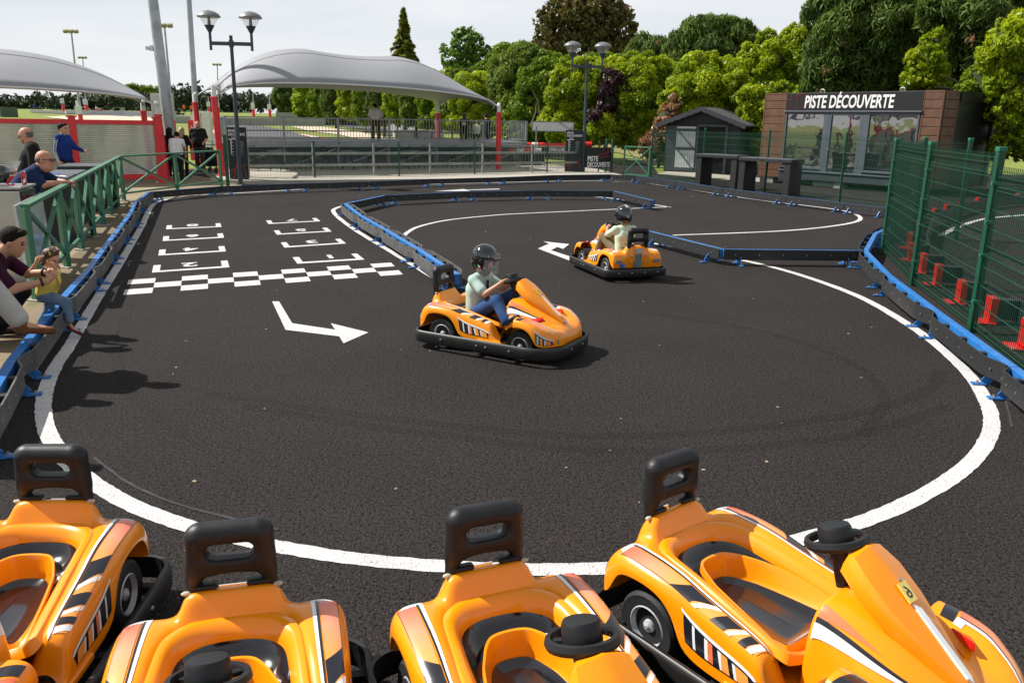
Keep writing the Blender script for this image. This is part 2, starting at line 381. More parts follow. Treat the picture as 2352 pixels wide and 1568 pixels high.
far_sheet('gravel_trap', [(432, 300), (470, 297), (520, 303), (520, 309), (470, 307)], gravm, .07)
far_sheet('hedge_bank', [c4(560, 150), c4(1200, 190), c4(2300, 262), c4(2420, 330), c4(1900, 262), c4(1200, 208), c4(560, 164)], noise_mat('dry_bank', [((.32, .25, .10), (.19, .17, .05)), (None, (.12, .14, .03))], [(.5, .35, .65), (1.6, .5, .7)], bump=.5, bscale=10.), .09)
far_sheet('dry_bank', [(2048 / 1.7415, 312), (1340, 318), (1500, 330), (1500, 372), (1420, 352), (1300, 345), (1172, 336)], MATS['dry_bank'], .05)
# red and white kerb strips of the far circuit
def kerb(px, n, w):
    b = MB(); P = [gt(x, y, .1) for x, y in px]; L = [0]
    for a, c in zip(P, P[1:]): L.append(L[-1] + (c - a).length)
    def pt(s):
        for i in range(len(P) - 1):
            if s <= L[i + 1] + 1e-6: return P[i].lerp(P[i + 1], (s - L[i]) / max(L[i + 1] - L[i], 1e-6)), (P[i + 1] - P[i]).normalized()
    for i in range(n):
        a, d = pt(L[-1] * i / n); c, d2 = pt(L[-1] * (i + 1) / n); q = Vector((-d.y, d.x, 0)) * w / 2; b.m = i % 2
        b.add([a - q, a + q, c + q, c - q], [(0, 1, 2, 3)])
    return tag(b.build('kerb_strip', [mat('kerb_red', (.55, .09, .08)), mat('kerb_white', (.75, .74, .72))]), kind='structure')
kerb([c4(430, 300), c4(560, 326), c4(700, 352)], 16, .8)
kerb([c4(1190, 250), c4(1330, 268)], 8, .6)
kerb([c4(-60, 226), c4(120, 228)], 10, .8)
kerb([(438, 323.5), (520, 323)], 14, .5)
# ------------------------------------------------------------------ painted markings
def spline(P, n=10, closed=False):
    P = [Vector(p) for p in P]; out = []; L = len(P)
    for i in range(L if closed else L - 1):
        p0 = P[(i - 1) % L] if (closed or i > 0) else P[0] * 2 - P[1]; p1 = P[i]; p2 = P[(i + 1) % L]; p3 = P[(i + 2) % L] if (closed or i + 2 < L) else P[-1] * 2 - P[-2]
        for k in range(n):
            t = k / n; out.append(.5 * ((2 * p1) + (p2 - p0) * t + (2 * p0 - 5 * p1 + 4 * p2 - p3) * t * t + (3 * p1 - p0 - 3 * p2 + p3) * t ** 3))
    if not closed: out.append(P[-1])
    return out
def line(px, w=.11, n=10, name='painted_line', smooth=True):
    P = [gp(x, y, .004) for x, y in px]
    if smooth: P = spline(P, n)
    G = []; rr = random.Random(3)
    for i, p in enumerate(P):
        d = (P[min(i + 1, len(P) - 1)] - P[max(i - 1, 0)]).normalized(); q = Vector((-d.y, d.x, 0)); G.append((p - q * (w / 2 + rr.uniform(-.004, .004)), p + q * (w / 2 + rr.uniform(-.004, .004))))
    b = MB(); b.grid(G); o = b.build(name, whitem)
    for f in o.data.polygons:
        if f.normal.z < 0: o.data.flip_normals(); break
    return tag(o, kind='structure')
line([(437, 448.5), (395, 455), (358, 466), (343, 482), (328, 515), (303, 558), (272, 610), (232, 672), (196, 732), (161, 792), (131, 836), (109, 882), (100, 925), (103, 970), (120, 1013), (160, 1065), (222, 1113), (305, 1160), (435, 1208), (560, 1239), (650, 1256), (800, 1280), (1000, 1298), (1200, 1306), (1400, 1303), (1600, 1285), (1800, 1247), (1950, 1206), (2060, 1165), (2170, 1107), (2240, 1050), (2272, 1000), (2277, 960), (2263, 918), (2225, 860), (2150, 790), (2050, 722), (1950, 671), (1800, 620), (1650, 586), (1497, 558)], .115)
line([(437, 448.5), (574, 441.8), (762, 431), (977, 423.6), (1206, 417.7), (1320, 416), (1400, 416.6), (1480, 421), (1550, 431), (1650, 446), (1751, 461), (1850, 472), (1920, 481), (1960, 490), (1976, 500), (1966, 509), (1920, 518), (1840, 527), (1740, 533), (1546, 540)], .10)
line([(1540, 476), (1441, 460.5), (1380, 453), (1300, 449.6), (1206, 449), (1031, 456), (878, 463.5), (800, 471), (770, 479), (766, 486), (776, 498), (802.5, 519), (843, 545), (891, 573.5), (950, 609), (1040, 664)], .10)
line([(1540, 475), (1400, 481), (1206, 490), (1138.6, 494), (1031, 505), (964, 519.7), (937, 533), (928, 543), (934, 552)], .09)
def paint_poly(px, name):
    b = MB(); b.add([gp(x, y, .004) for x, y in px], [tuple(range(len(px)))]); o = b.build(name, whitem, fix=False)
    bm = bmesh.new(); bm.from_mesh(o.data); bmesh.ops.triangulate(bm, faces=bm.faces)
    for f in bm.faces:
        if f.normal.z < 0: f.normal_flip()
    bm.to_mesh(o.data); bm.free(); return tag(o, kind='structure')
paint_poly([(625, 692), (641, 692), (671, 742), (770, 757), (760, 742), (846, 763), (789, 788), (779, 772), (656, 757)], 'painted_arrow')
k2 = lambda x, y: ((1600 + .4677 * x) / 1.7415, (850 + .4677 * y) / 1.7415)
paint_poly([k2(1180, 308), k2(1512, 434), k2(1560, 410), k2(1290, 322), k2(1345, 294), k2(1395, 311), k2(1447, 270), k2(1225, 246), k2(1276, 266)], 'painted_arrow')
paint_poly([c4(1575, 780), c4(1830, 762), c4(1850, 768), c4(2135, 758), c4(2135, 764), c4(1855, 772), c4(1885, 778)], 'painted_arrow')
# chequered line: 11 columns x 3 rows
A, B_, C_, D_ = gp(296, 643), gp(898, 603.5), gp(925.5, 630.5), gp(282.5, 678)
b = MB()
for i in range(11):
    for j in range(3):
        if (i + j) % 2 == 0:
            q = []
            for u, v in ((i, j), (i + 1, j), (i + 1, j + 1), (i, j + 1)):
                t = u / 11; s_ = v / 3; q.append((A.lerp(B_, t)).lerp(D_.lerp(C_, t), s_) + Vector((0, 0, .004)))
            b.add(q[::-1], [(0, 1, 2, 3)])
tag(b.build('chequered_line', whitem), kind='structure')
line([(150, 655), (560, 624), (800, 606), (905, 598)], .012, 4, 'asphalt_seam').data.materials[0] = mat('seam_tar', (.045, .047, .05), .8)
for px_ in ([c4(2160, 948), c4(2240, 935), c4(2290, 918), c4(2440, 885), c4(2520, 860)], [(215, 1050), (300, 1110), (420, 1160), (640, 1215)], [(2310, 920), (2325, 980)]):
    line(px_, .018, 6, 'asphalt_crack').data.materials[0] = mat('crack_grey', (.040, .040, .042), .9, var=.5, vs=14)
rubm = mat('rubber_mark', (.004, .004, .004), .8, alpha=.17, var=.3)
for px_, w_ in (([(470, 900), (900, 960), (1400, 1000), (1900, 960), (2120, 900), (2160, 850)], .12), ([(560, 930), (950, 990), (1450, 1035), (1950, 1000), (2180, 930)], .12), ([(1500, 720), (1750, 760), (1950, 830), (2030, 910), (1980, 1000)], .10), ([(560, 480), (900, 452), (1200, 436), (1460, 432), (1700, 462), (1840, 490)], .25), ([(330, 620), (300, 700), (270, 800), (300, 900), (420, 1000)], .10)):
    o = line(px_, w_, 8, 'tyre_mark'); o.data.materials[0] = rubm
    for v in o.data.vertices: v.co.z = .002
slots = [((349, 626), (527, 613.6), '2'), ((363.5, 586.8), (519, 577.3), '4'), ((373.5, 553.5), (514.7, 545.8), '6'), ((381.5, 526.5), (508.9, 521), '8'),
         ((683, 605.5), (837, 596), '1'), ((653.5, 568.6), (795, 559.2), '3'), ((636, 539), (762, 531.8), '5'), ((617, 514.4), (736, 508.2), '7')]
for a, c, dg in slots:
    a = gp(*a, .004); c = gp(*c, .004); u = (c - a); wd = u.length; u.normalize(); v = Vector((-u.y, u.x, 0))
    lg = Vector((-.36, .93, 0)).normalized(); bt = .13; lw = .10; ln = .62
    b = MB()
    pts = [a, c, c + lg * ln, c + lg * ln - u * lw, c + lg * bt - u * lw, a + lg * bt + u * lw, a + lg * ln + u * lw, a + lg * ln]
    b.add(pts, [(0, 1, 4, 5), (1, 2, 3, 4), (0, 5, 6, 7)]); o = b.build('grid_slot', whitem, fix=False)
    if o.data.polygons[0].normal.z < 0: o.data.flip_normals()
    tag(o, kind='structure')
    o2 = place_text(dg, a.lerp(c, .5) + lg * .62 + u * .09, -u, -lg, .34, whitem, None, 'grid_number', None, 0, .03, .001); tag(o2, kind='structure')
# ------------------------------------------------------------------ track barriers (blue beam, rubber band, feet)
blue = mat('barrier_blue', (.028, .185, .52), .35, var=.25, vs=9, dirt=((.28, .30, .33), 14., .66))
rubber = mat('barrier_rubber', (.022, .022, .023), .55, var=.3, vs=20, dirt=((.09, .09, .09), 30., .62))
rubber_worn = mat('barrier_rubber_worn', (.12, .118, .113), .5, var=.45, vs=7, dirt=((.15, .15, .145), 22., .6))
steel = mat('zinc_steel', (.42, .43, .44), .35, .8, var=.2, vs=20)
BN = [0]
def barrier(a, c, side, bulge, label, worn=False, both=False, feet=(.12, .88), group='blue and black rubber track barrier sections'):
    """a, c: ends of the blue beam (z = top); side: +1 band on the left of a->c; bulge: outward bow of the rubber band"""
    a = Vector(a); c = Vector(c); d = c - a; L = d.length; ang = math.atan2(d.y, d.x)
    r = empty('track_barrier', (a.x, a.y, 0), ang, label, 'track barrier', group)
    b = MB(); b.box((L / 2, 0, BZ - .065), (L - .012, .075, .13)); b.build('beam', blue, r, bevel=.006)
    mtl = rubber_worn if worn else rubber
    for sd in ((side, -side) if both else (side,)):
        n = 28; G = []; t = .014
        for i in range(n + 1):
            s_ = i / n; e = min(s_, 1 - s_); f = min(e / .14, 1); f = f * f * (3 - 2 * f); y0 = .045 + bulge * f * (.85 + .15 * math.sin(s_ * math.pi)) ; x = .01 + s_ * (L - .02)
            G.append([Vector((x, sd * (y0 + o), z)) for o, z in ((0, BZ - .16), (0, BZ + .005), (t, BZ + .005), (t, BZ - .16))])
        b = MB(); b.grid(G, closed_v=True); b.add(G[0], [(0, 1, 2, 3)]); b.add(G[-1], [(3, 2, 1, 0)]); b.m = 1
        for i in range(6): b.lathe([(.011, 0), (.011, .006), (.004, .009)], 8, ((i + .5) / 6 * L, sd * (.045 + bulge * .95 * (1 if .1 < (i + .5) / 6 < .9 else .6) + t) - (.0 if sd > 0 else .009), BZ - .08), 'y')
        b.build('rubber_band', [mtl, steel], r, smooth=True)
        if bulge > .03:
            for s_ in (.25, .5, .75):
                b = MB(); yb = .045 + bulge * (.85 + .15 * math.sin(s_ * math.pi)); b.bar((s_ * L, sd * .035, BZ - .07), (s_ * L, sd * yb, BZ - .07), .03 + .035, .10)
                b.build('spacer', rubber, r, bevel=.008)
    for s_ in feet:
        b = MB()
        for sg in (-1, 1):
            b.bar((s_ * L, sg * .035, BZ - .12), (s_ * L, sg * .115, .022), .075, .012, (1, 0, 0)); b.box((s_ * L, sg * .16, .012), (.07, .11, .012))
            b.m = 1; b.lathe([(.018, .016), (.018, .024), (.010, .026), (.010, .04)], 8, (s_ * L, sg * .17, 0)); b.m = 0
        b.build('foot', [blue, steel], r)
    return r
BACK_TOP = [(343.5, 440.7), (506.3, 427.8), (681.6, 421.7), (846, 417.1), (997.7, 411), (1139.6, 407.7), (1269.5, 402.4), (1400.6, 400.6), (1463, 404), (1555.6, 416.3), (1663.4, 432.1), (1810, 450.5), (1943, 466.9), (2037, 477)]
RIGHT_TOP = [(2060, 515), (2010.8, 535.4), (1988.6, 575.7), (2041, 630), (2153.8, 714.7), (2330, 842), (2480, 952)]
MID_TOP = [(1490, 530), (1660, 572), (1985, 575)]
ISL_TOP = [(1500, 460.2), (1409.5, 439), (1237, 437.5), (1065.7, 440.5), (883, 448.6), (793, 467.4), (830.7, 495.5), (885.8, 526.4), (961, 570.8), (1051.5, 629.5)]
ordn = ['nearest', 'second nearest', 'third nearest', 'fourth nearest', 'fifth nearest', 'sixth nearest', 'seventh nearest', 'farthest']
P = LEFT_J
for i in range(len(P) - 1): barrier(P[i], P[i + 1], -1, .06 if i == 0 else .068, 'barrier section with bowed worn rubber below the green railing, %s in the chain' % ordn[i], True)
P = [gp(x, y, BZ) for x, y in BACK_TOP]
bl = ['beside the far railing corner', 'in front of the left lamp post', 'below the grandstand, left of the middle', 'below the grandstand middle', 'below the right half of the grandstand', 'below the red post of the grandstand', 'in front of the right lamp post', 'before the green gate', 'short bent section right of the green gate', 'in front of the shed door', 'in front of the black bar tables', 'below the kiosk left window', 'below the kiosk right window']
for i in range(len(P) - 1): barrier(P[i], P[i + 1], -1, .012, 'straight black and blue barrier section ' + bl[i])
P = [gp(x, y, BZ) for x, y in RIGHT_TOP]
bl = ['short barrier section behind the corner of the tall mesh fence', 'short barrier section turning at the corner of the tall mesh fence', 'bowed barrier section just right of the middle divider end', 'bowed barrier section below the middle tall fence post', 'long bowed barrier section nearest on the right below the tall fence', 'bowed barrier section leaving the frame at the right edge']
for i in range(len(P) - 1): barrier(P[i], P[i + 1], -1, .09, bl[i])
P = [gp(x, y, BZ) for x, y in MID_TOP]
for i, l in enumerate(['divider barrier section with a free end beside the rear kart', 'divider barrier section reaching the right barrier chain']): barrier(P[i], P[i + 1], -1, .012, l, both=True)
P = [gp(x, y, BZ) for x, y in ISL_TOP]
bl = ['island barrier end section beside the sharp white line tip', 'island far side section, right of the middle', 'island far side section, left of the middle', 'island far side section beside the corner', 'short island section at the far left corner', 'island left side section with the corner end', 'second island left side section from the corner', 'third island left side section from the corner', 'island left side section ending behind the moving kart']
for i in range(len(P) - 1): barrier(P[i], P[i + 1], 1, .09 if i >= 5 else .012, bl[i], worn=i >= 5, both=True)
# ------------------------------------------------------------------ electric karts
orange = mat('kart_orange', (.96, .30, .002), .30, var=.05, vs=3, coat=.45, spec=.4, dirt=((.62, .17, .01), 7., .74))
blackp = mat('black_plastic', (.012, .013, .015), .48, var=.25, vs=12, spec=.38)
padm_ = mat('seat_pad_gloss', (.010, .010, .013), .12, var=.2, spec=.6, coat=.6)
bumpm = mat('bumper_rubber', (.013, .013, .013), .45, var=.3, vs=10, dirt=((.11, .11, .11), 34., .64))
tyrem = mat('tyre_rubber', (.016, .016, .017), .7, var=.3, vs=18)
rimm = mat('rim_grey', (.52, .53, .55), .4, .25, var=.25, vs=16)
whs = mat('sticker_white', (.80, .82, .83), .3, var=.04, coat=.5)
bls = mat('sticker_black', (.012, .013, .02), .3, var=.1, coat=.5)
sal = mat('sticker_salmon', (.80, .20, .075), .3, var=.12, vs=9, coat=.5)
sal2 = mat('sticker_light_orange', (.90, .36, .07), .3, var=.08, vs=9, coat=.5)
def grad_mat(name, x0, x1, cs):
    m = bpy.data.materials.new(name); m.use_nodes = True; t = m.node_tree; b = t.nodes['Principled BSDF']; n = t.nodes.new; k = t.links.new; b.inputs['Roughness'].default_value = .3; b.inputs['Coat Weight'].default_value = .5
    tc = n('ShaderNodeTexCoord'); sx_ = n('ShaderNodeSeparateXYZ'); mr = n('ShaderNodeMapRange'); mr.inputs[1].default_value = x0; mr.inputs[2].default_value = x1; cr_ = n('ShaderNodeValToRGB'); k(tc.outputs['Object'], sx_.inputs[0]); k(sx_.outputs[0], mr.inputs[0]); k(mr.outputs[0], cr_.inputs[0])
    cr_.color_ramp.elements[0].color = (*cs[0], 1); cr_.color_ramp.elements[1].color = (*cs[-1], 1)
    for i, c in enumerate(cs[1:-1]): e = cr_.color_ramp.elements.new((i + 1) / (len(cs) - 1)); e.color = (*c, 1)
    k(cr_.outputs[0], b.inputs['Base Color']); return m
salg = grad_mat('sticker_fade_rear', -.74, -.42, [(.68, .10, .05), (.85, .30, .16), (.90, .36, .08)]); salf = grad_mat('sticker_fade_front', .31, .58, [(.72, .12, .05), (.85, .28, .12), (.90, .38, .09)])
lbl = mat('sticker_pale_blue', (.50, .68, .76), .3, var=.06, coat=.5)
gry = mat('sticker_grey_blue', (.16, .24, .26), .3, var=.4, vs=5, coat=.5)
redp = mat('red_plastic', (.72, .008, .006), .3, var=.1, coat=.4)
yel = mat('sticker_yellow', (.86, .66, .16), .4, var=.06)
blp = mat('blue_plastic', (.02, .12, .50), .4, var=.1)
def bs(t): return np.array([(1 - t) ** 3, 3 * t ** 3 - 6 * t ** 2 + 4, -3 * t ** 3 + 3 * t ** 2 + 3 * t + 1, t ** 3]) / 6
class Surf:
    def __init__(s, C):
        C = np.array(C, float)
        C = np.concatenate([2 * C[:1] - C[1:2], C, 2 * C[-1:] - C[-2:-1]], 0); C = np.concatenate([2 * C[:, :1] - C[:, 1:2], C, 2 * C[:, -1:] - C[:, -2:-1]], 1); s.C = C; s.nu = C.shape[0] - 3; s.nv = C.shape[1] - 3
    def __call__(s, u, v):
        iu = min(int(u), s.nu - 1); iv = min(int(v), s.nv - 1); return np.einsum('i,j,ijk->k', bs(u - iu), bs(v - iv), s.C[iu:iu + 4, iv:iv + 4])
    def nrm(s, u, v):
        e = 1e-3; a = s(min(u + e, s.nu), v) - s(max(u - e, 0), v); b = s(u, min(v + e, s.nv)) - s(u, max(v - e, 0)); n = np.cross(a, b); return n / (np.linalg.norm(n) + 1e-12)
    def grid(s, nu, nv): return [[Vector(s(u, v)) for v in np.linspace(0, s.nv, s.nv * nv + 1)] for u in np.linspace(0, s.nu, s.nu * nu + 1)]
    def u_of(s, x, v):
        us = np.linspace(0, s.nu, 240); X = np.array([s(u, v)[0] for u in us]); i = int(np.argmax(X >= x)); return us[max(i, 0)]
def mirror_net(rows, ky=1.):
    out = []
    rows = [(x, [(p[0] * ky,) + tuple(p[1:]) for p in P]) for x, P in rows]
    for x, P in rows:
        L = [((x + p[2]) if len(p) > 2 else x, p[0], p[1]) for p in P]; out.append(L + [(a, -b, c) for a, b, c in L[-2::-1]])
    return out
TUB = Surf(mirror_net([
 (-.815, [(.41, .19), (.41, .19), (.41, .19), (.37, .19), (.30, .19), (.23, .19), (.15, .19), (.10, .19), (0, .19)]),
 (-.835, [(.425, .19), (.43, .24), (.425, .29), (.38, .315), (.31, .32), (.225, .32), (.205, .33, -.01), (.10, .33, -.02), (0, .33, -.02)]),
 (-.80, [(.44, .20), (.445, .28), (.43, .365), (.385, .385), (.31, .385), (.215, .385), (.20, .49, -.01), (.10, .485, -.02), (0, .485, -.02)]),
 (-.765, [(.452, .25), (.455, .32), (.438, .385), (.39, .405), (.315, .41), (.213, .395), (.198, .50), (.10, .50), (0, .50)]),
 (-.735, [(.458, .31), (.46, .35), (.44, .40), (.395, .42), (.32, .425), (.215, .40), (.193, .48), (.10, .485, -.012), (0, .49, -.015)]),
 (-.70, [(.46, .345), (.462, .37), (.442, .405), (.397, .426), (.322, .43), (.235, .415), (.19, .385), (.10, .38), (0, .38)]),
 (-.57, [(.462, .355), (.464, .372), (.445, .405), (.40, .424), (.325, .428), (.262, .412), (.22, .27), (.11, .20), (0, .20)]),
 (-.47, [(.462, .335), (.464, .358), (.445, .395), (.402, .412), (.33, .418), (.27, .405), (.235, .22), (.12, .17), (0, .17)]),
 (-.405, [(.462, .265), (.464, .315), (.445, .38), (.404, .398), (.335, .405), (.277, .39), (.245, .20), (.12, .16), (0, .16)]),
 (-.37, [(.462, .17), (.464, .265), (.446, .372), (.405, .39), (.338, .396), (.28, .38), (.25, .22), (.12, .18), (0, .18)]),
 (-.27, [(.464, .145), (.462, .225), (.447, .352), (.408, .370), (.345, .376), (.288, .36), (.26, .20), (.13, .17), (0, .17)]),
 (-.13, [(.464, .145), (.462, .22), (.447, .328), (.410, .346), (.352, .35), (.30, .332), (.265, .19), (.13, .16), (0, .16)]),
 (-.04, [(.464, .145), (.46, .21), (.446, .310), (.411, .326), (.356, .328), (.31, .308), (.275, .165), (.13, .15), (0, .15)]),
 (-.012, [(.464, .145), (.46, .20), (.445, .285), (.411, .298), (.357, .298), (.31, .275), (.28, .15), (.13, .15), (0, .15)]),
 (.03, [(.464, .145), (.46, .165), (.445, .175), (.411, .175), (.357, .175), (.31, .165), (.28, .15), (.13, .15), (0, .15)]),
 (.12, [(.462, .14), (.46, .15), (.445, .15), (.411, .15), (.357, .15), (.31, .15), (.28, .15), (.13, .15), (0, .15)])], .86))
FRONT = Surf(mirror_net([
 (.235, [(.45, .325), (.452, .345), (.44, .395), (.39, .415), (.31, .405), (.22, .34), (.12, .36), (0, .38)]),
 (.29, [(.455, .338), (.456, .35), (.442, .395), (.39, .413), (.31, .40), (.22, .345), (.12, .37), (0, .39)]),
 (.38, [(.457, .325), (.458, .34), (.442, .382), (.39, .402), (.31, .392), (.22, .345), (.12, .37), (0, .39)]),
 (.44, [(.455, .26), (.455, .30), (.438, .365), (.385, .387), (.31, .38), (.22, .34), (.12, .36), (0, .38)]),
 (.47, [(.45, .18), (.45, .25), (.43, .345), (.375, .37), (.30, .367), (.215, .335), (.12, .35), (0, .365)]),
 (.54, [(.42, .175), (.42, .22), (.40, .31), (.345, .337), (.275, .337), (.2, .32), (.11, .325), (0, .335)]),
 (.60, [(.35, .175), (.352, .21), (.335, .275), (.29, .30), (.23, .305), (.17, .297), (.095, .29), (0, .30)]),
 (.64, [(.25, .175), (.255, .205), (.24, .25), (.205, .27), (.16, .272), (.12, .262), (.07, .25), (0, .255)]),
 (.655, [(.20, .175), (.20, .19), (.19, .20), (.17, .21), (.13, .21), (.1, .205), (.06, .2), (0, .2)]),
 (.645, [(.20, .17), (.20, .17), (.19, .17), (.17, .17), (.13, .17), (.1, .17), (.06, .17), (0, .17)])], .91))
CONS = Surf(mirror_net([
 (.035, [(.19, .15), (.19, .15), (.18, .15), (.1, .15), (0, .15)]),
 (.04, [(.215, .15), (.212, .32), (.195, .46), (.1, .47), (0, .47)]),
 (.06, [(.24, .15), (.225, .37), (.20, .51), (.11, .525), (0, .52)]),
 (.075, [(.242, .15), (.227, .37), (.20, .515), (.11, .53), (0, .53)]),
 (.18, [(.268, .15), (.246, .355), (.192, .485), (.11, .53), (0, .54)]),
 (.31, [(.285, .20), (.26, .325), (.178, .43), (.10, .475), (0, .49)]),
 (.43, [(.275, .24), (.24, .315), (.145, .375), (.08, .40), (0, .41)]),
 (.53, [(.21, .24), (.18, .295), (.09, .33), (.05, .345), (0, .35)]),
 (.60, [(.12, .2), (.1, .26), (.05, .285), (.03, .29), (0, .29)])]))
def decal(s, corners, m, parent, name='sticker', n=5, k=5, lift=.0025, mirror=True):
    "a sticker patch: four (x, v) corners on a lofted surface, both sides of the kart in one part"
    for mir in ((0, 1) if mirror else (0,)):
        C = [(s.u_of(x, v), v) for x, v in corners]; G = []
        for i in range(n + 1):
            row = []
            for j in range(k + 1):
                a = i / n; c = j / k
                u = (C[0][0] * (1 - a) + C[1][0] * a) * (1 - c) + (C[3][0] * (1 - a) + C[2][0] * a) * c
                v = (C[0][1] * (1 - a) + C[1][1] * a) * (1 - c) + (C[3][1] * (1 - a) + C[2][1] * a) * c
                nn = s.nrm(u, v); p = s(u, v); nn = nn if (nn[2] > 0 or (abs(nn[2]) < .6 and nn[1] > 0)) else -nn
                p = p + nn * lift
                row.append(Vector((p[0], -p[1] if mir else p[1], p[2])))
            G.append(row)
        b = MB(); b.grid(G); yield b
class Stick:
    def __init__(s): s.b = MB(); s.b2 = MB(); s.mats = []
    def put(s, surf, corners, m, **kw):
        if m not in s.mats: s.mats.append(m)
        for i_, b in enumerate(decal(surf, corners, m, None, **kw)): q = (s.b, s.b2)[i_]; q.m = s.mats.index(m); q.add(b.V, b.F)
def loop_path(hx0, hx1, hy, r0, r1, n=7):
    P = []
    for cx, cy, r, a0 in ((hx1 - r1, hy - r1, r1, 0), (hx0 + r0, hy - r0, r0, 90), (hx0 + r0, -hy + r0, r0, 180), (hx1 - r1, -hy + r1, r1, 270)):
        for i in range(n + 1):
            a = R(a0 + 90 * i / n); P.append((cx + r * math.cos(a), cy + r * math.sin(a)))
    return P
def make_kart():
    r = empty('electric_kart', (0, 0, 0), 0, 'orange kart', 'kart', 'orange electric karts')
    b = MB(); b.grid(TUB.grid(4, 4)); body = b.build('seat_tub', orange, r, smooth=True)
    b = MB(); b.grid(FRONT.grid(4, 4)); b.build('front_fairing', orange, r, smooth=True)
    b = MB(); b.grid(CONS.grid(4, 4)); b.build('console', orange, r, smooth=True)
    b = MB(); b.box((-.02, .36, .15), (.26, .10, .03)); b.box((-.02, -.36, .15), (.26, .10, .03)); b.box((.03, 0, .135), (.4, .70, .03)); b.build('floor_pan', orange, r, bevel=.01)
    b = MB(); b.box((-.08, 0, .13), (1.3, .55, .09)); b.build('chassis', blackp, r, bevel=.02)
    # seat bowl: orange rim, dark glossy back pad, orange wall, dark seat pad (closed loop, low lip at the front)
    key = [(-.02, .285, .312, 0.), (-.16, .283, .345, .05), (-.32, .272, .378, .30), (-.48, .258, .402, .75), (-.60, .235, .412, 1.0), (-.672, .165, .412, 1.0), (-.70, .07, .412, 1.0)]
    loop = [Vector((x, y, z)).to_tuple() + (w,) for x, y, z, w in key]; loop = loop + [(x, -y, z, w) for x, y, z, w in loop[::-1]] + [(.0, -.235, .288, 0.), (.005, -.12, .262, 0.), (.005, .0, .256, 0.), (.005, .12, .262, 0.), (.0, .235, .288, 0.)]
    LP = np.array(loop); LP[:, 1] *= .86; nL_ = len(LP); BL = []
    for i in range(nL_):
        for k in range(4):
            t = k / 4; q = [LP[(i + o) % nL_] for o in (-1, 0, 1, 2)]; BL.append(.5 * (2 * q[1] + (q[2] - q[0]) * t + (2 * q[0] - 5 * q[1] + 4 * q[2] - q[3]) * t * t + (3 * q[1] - q[0] - 3 * q[2] + q[3]) * t ** 3))
    def bowl(P, f, dz, zabs=None):
        c = np.array([min(max(P[0], -.40), -.16), 0.]); xy = P[:2] + (c - P[:2]) * f; z = P[2] + dz if zabs is None else zabs; return Vector((xy[0], xy[1], z))
    def rings(prof): return [[bowl(P, *fn(P[3])) for P in BL] for fn in prof]
    wq = lambda w: .10 + .34 * w
    fr = lambda P: 1 if P[0] > -.01 else 0
    zl = lambda w, P: P
    b = MB(); b.grid(rings([lambda w: (-.20, -.022), lambda w: (-.10, .002), lambda w: (-.03, .003), lambda w: (.03, -.005), lambda w: (.08, -.020), lambda w: (.108, -.034), lambda w: (.122, -.043), lambda w: (.135, -.06)]), closed_v=True); b.build('seat_rim', orange, r, smooth=True)
    b = MB(); b.grid(rings([lambda w: (.112, -.047), lambda w: (.118, -.046 - .010 * w), lambda w: (.105 + .30 * (wq(w) - .10), -.042 - .055 * w), lambda w: (.105 + .7 * (wq(w) - .10), -.045 - .070 * w), lambda w: (.105 + .95 * (wq(w) - .10), -.045 - .062 * w), lambda w: (.11 + (wq(w) - .10), -.04 - .05 * w)]), closed_v=True); b.build('seat_back_pad', padm_, r, smooth=True)
    b = MB(); b.grid(rings([lambda w: (.105 + (wq(w) - .10), -.05 - .06 * w), lambda w: (.115 + (wq(w) - .10), -.030 - .030 * w), lambda w: (.15 + (wq(w) - .10), -.030 - .032 * w), lambda w: (.20 + (wq(w) - .10) * .95, -.045 - .045 * w), lambda w: (.27 + (wq(w) - .10) * .8, 0, .275 - .01 * w), lambda w: (.36 + (wq(w) - .10) * .65, 0, .245 - .008 * w), lambda w: (.46 + (wq(w) - .10) * .5, 0, .232)]), closed_v=True); b.build('seat_wall', orange, r, smooth=True)
    b = MB(); b.grid(rings([lambda w: (.345 + (wq(w) - .10) * .65, 0, .252), lambda w: (.37 + (wq(w) - .10) * .62, 0, .2555), lambda w: (.5 + (wq(w) - .10) * .5, 0, .243), lambda w: (.72, 0, .238), lambda w: (.995, 0, .240)]), closed_v=True); b.build('seat_pad', padm_, r, smooth=True)
    # leg hump between the feet, with bolts
    s = SD(.012); s.box((.02, 0, .185), (.075, .115, .055), .012).box((.02, 0, .16), (.10, .30, .022), .02); s.ell((-.01, .03, .245), (.05, .06, .020), .008, True); s.ell((.045, .05, .245), (.016, .016, .014), .004, True); h = s.obj('leg_hump', orange, r, .012)
    b = MB()
    for p in ((.045, .05), (.06, -.03), (.06, -.085)): b.lathe([(.010, .234), (.010, .244), (.004, .246)], 8, (p[0], p[1], 0))
    b.build('bolts', steel, h)
    # hood
    G = []
    for x, zt, w, hd in [(.085, .655, .066, .045), (.09, .695, .082, .085), (.12, .703, .098, .10), (.19, .655, .122, .095), (.28, .582, .118, .085), (.38, .50, .088, .07), (.47, .425, .058, .06), (.535, .368, .036, .05), (.565, .335, .018, .035)]:
        sec = [(-w, -hd), (-w * 1.03, -hd * .55), (-w * .86, -hd * .18), (-w * .5, -.006), (-w * .2, 0), (0, .004), (w * .2, 0), (w * .5, -.006), (w * .86, -hd * .18), (w * 1.03, -hd * .55), (w, -hd), (w * .5, -hd - .01), (0, -hd - .012), (-w * .5, -hd - .01)]
        G.append([Vector((x + .25 * dz, y, zt + dz)) for y, dz in sec])
    b = MB(); b.grid(G, closed_v=True); b.add(G[0], [tuple(range(14))]); b.add(G[-1], [tuple(range(14))[::-1]])
    hood = b.build('hood', orange, r, smooth=True)
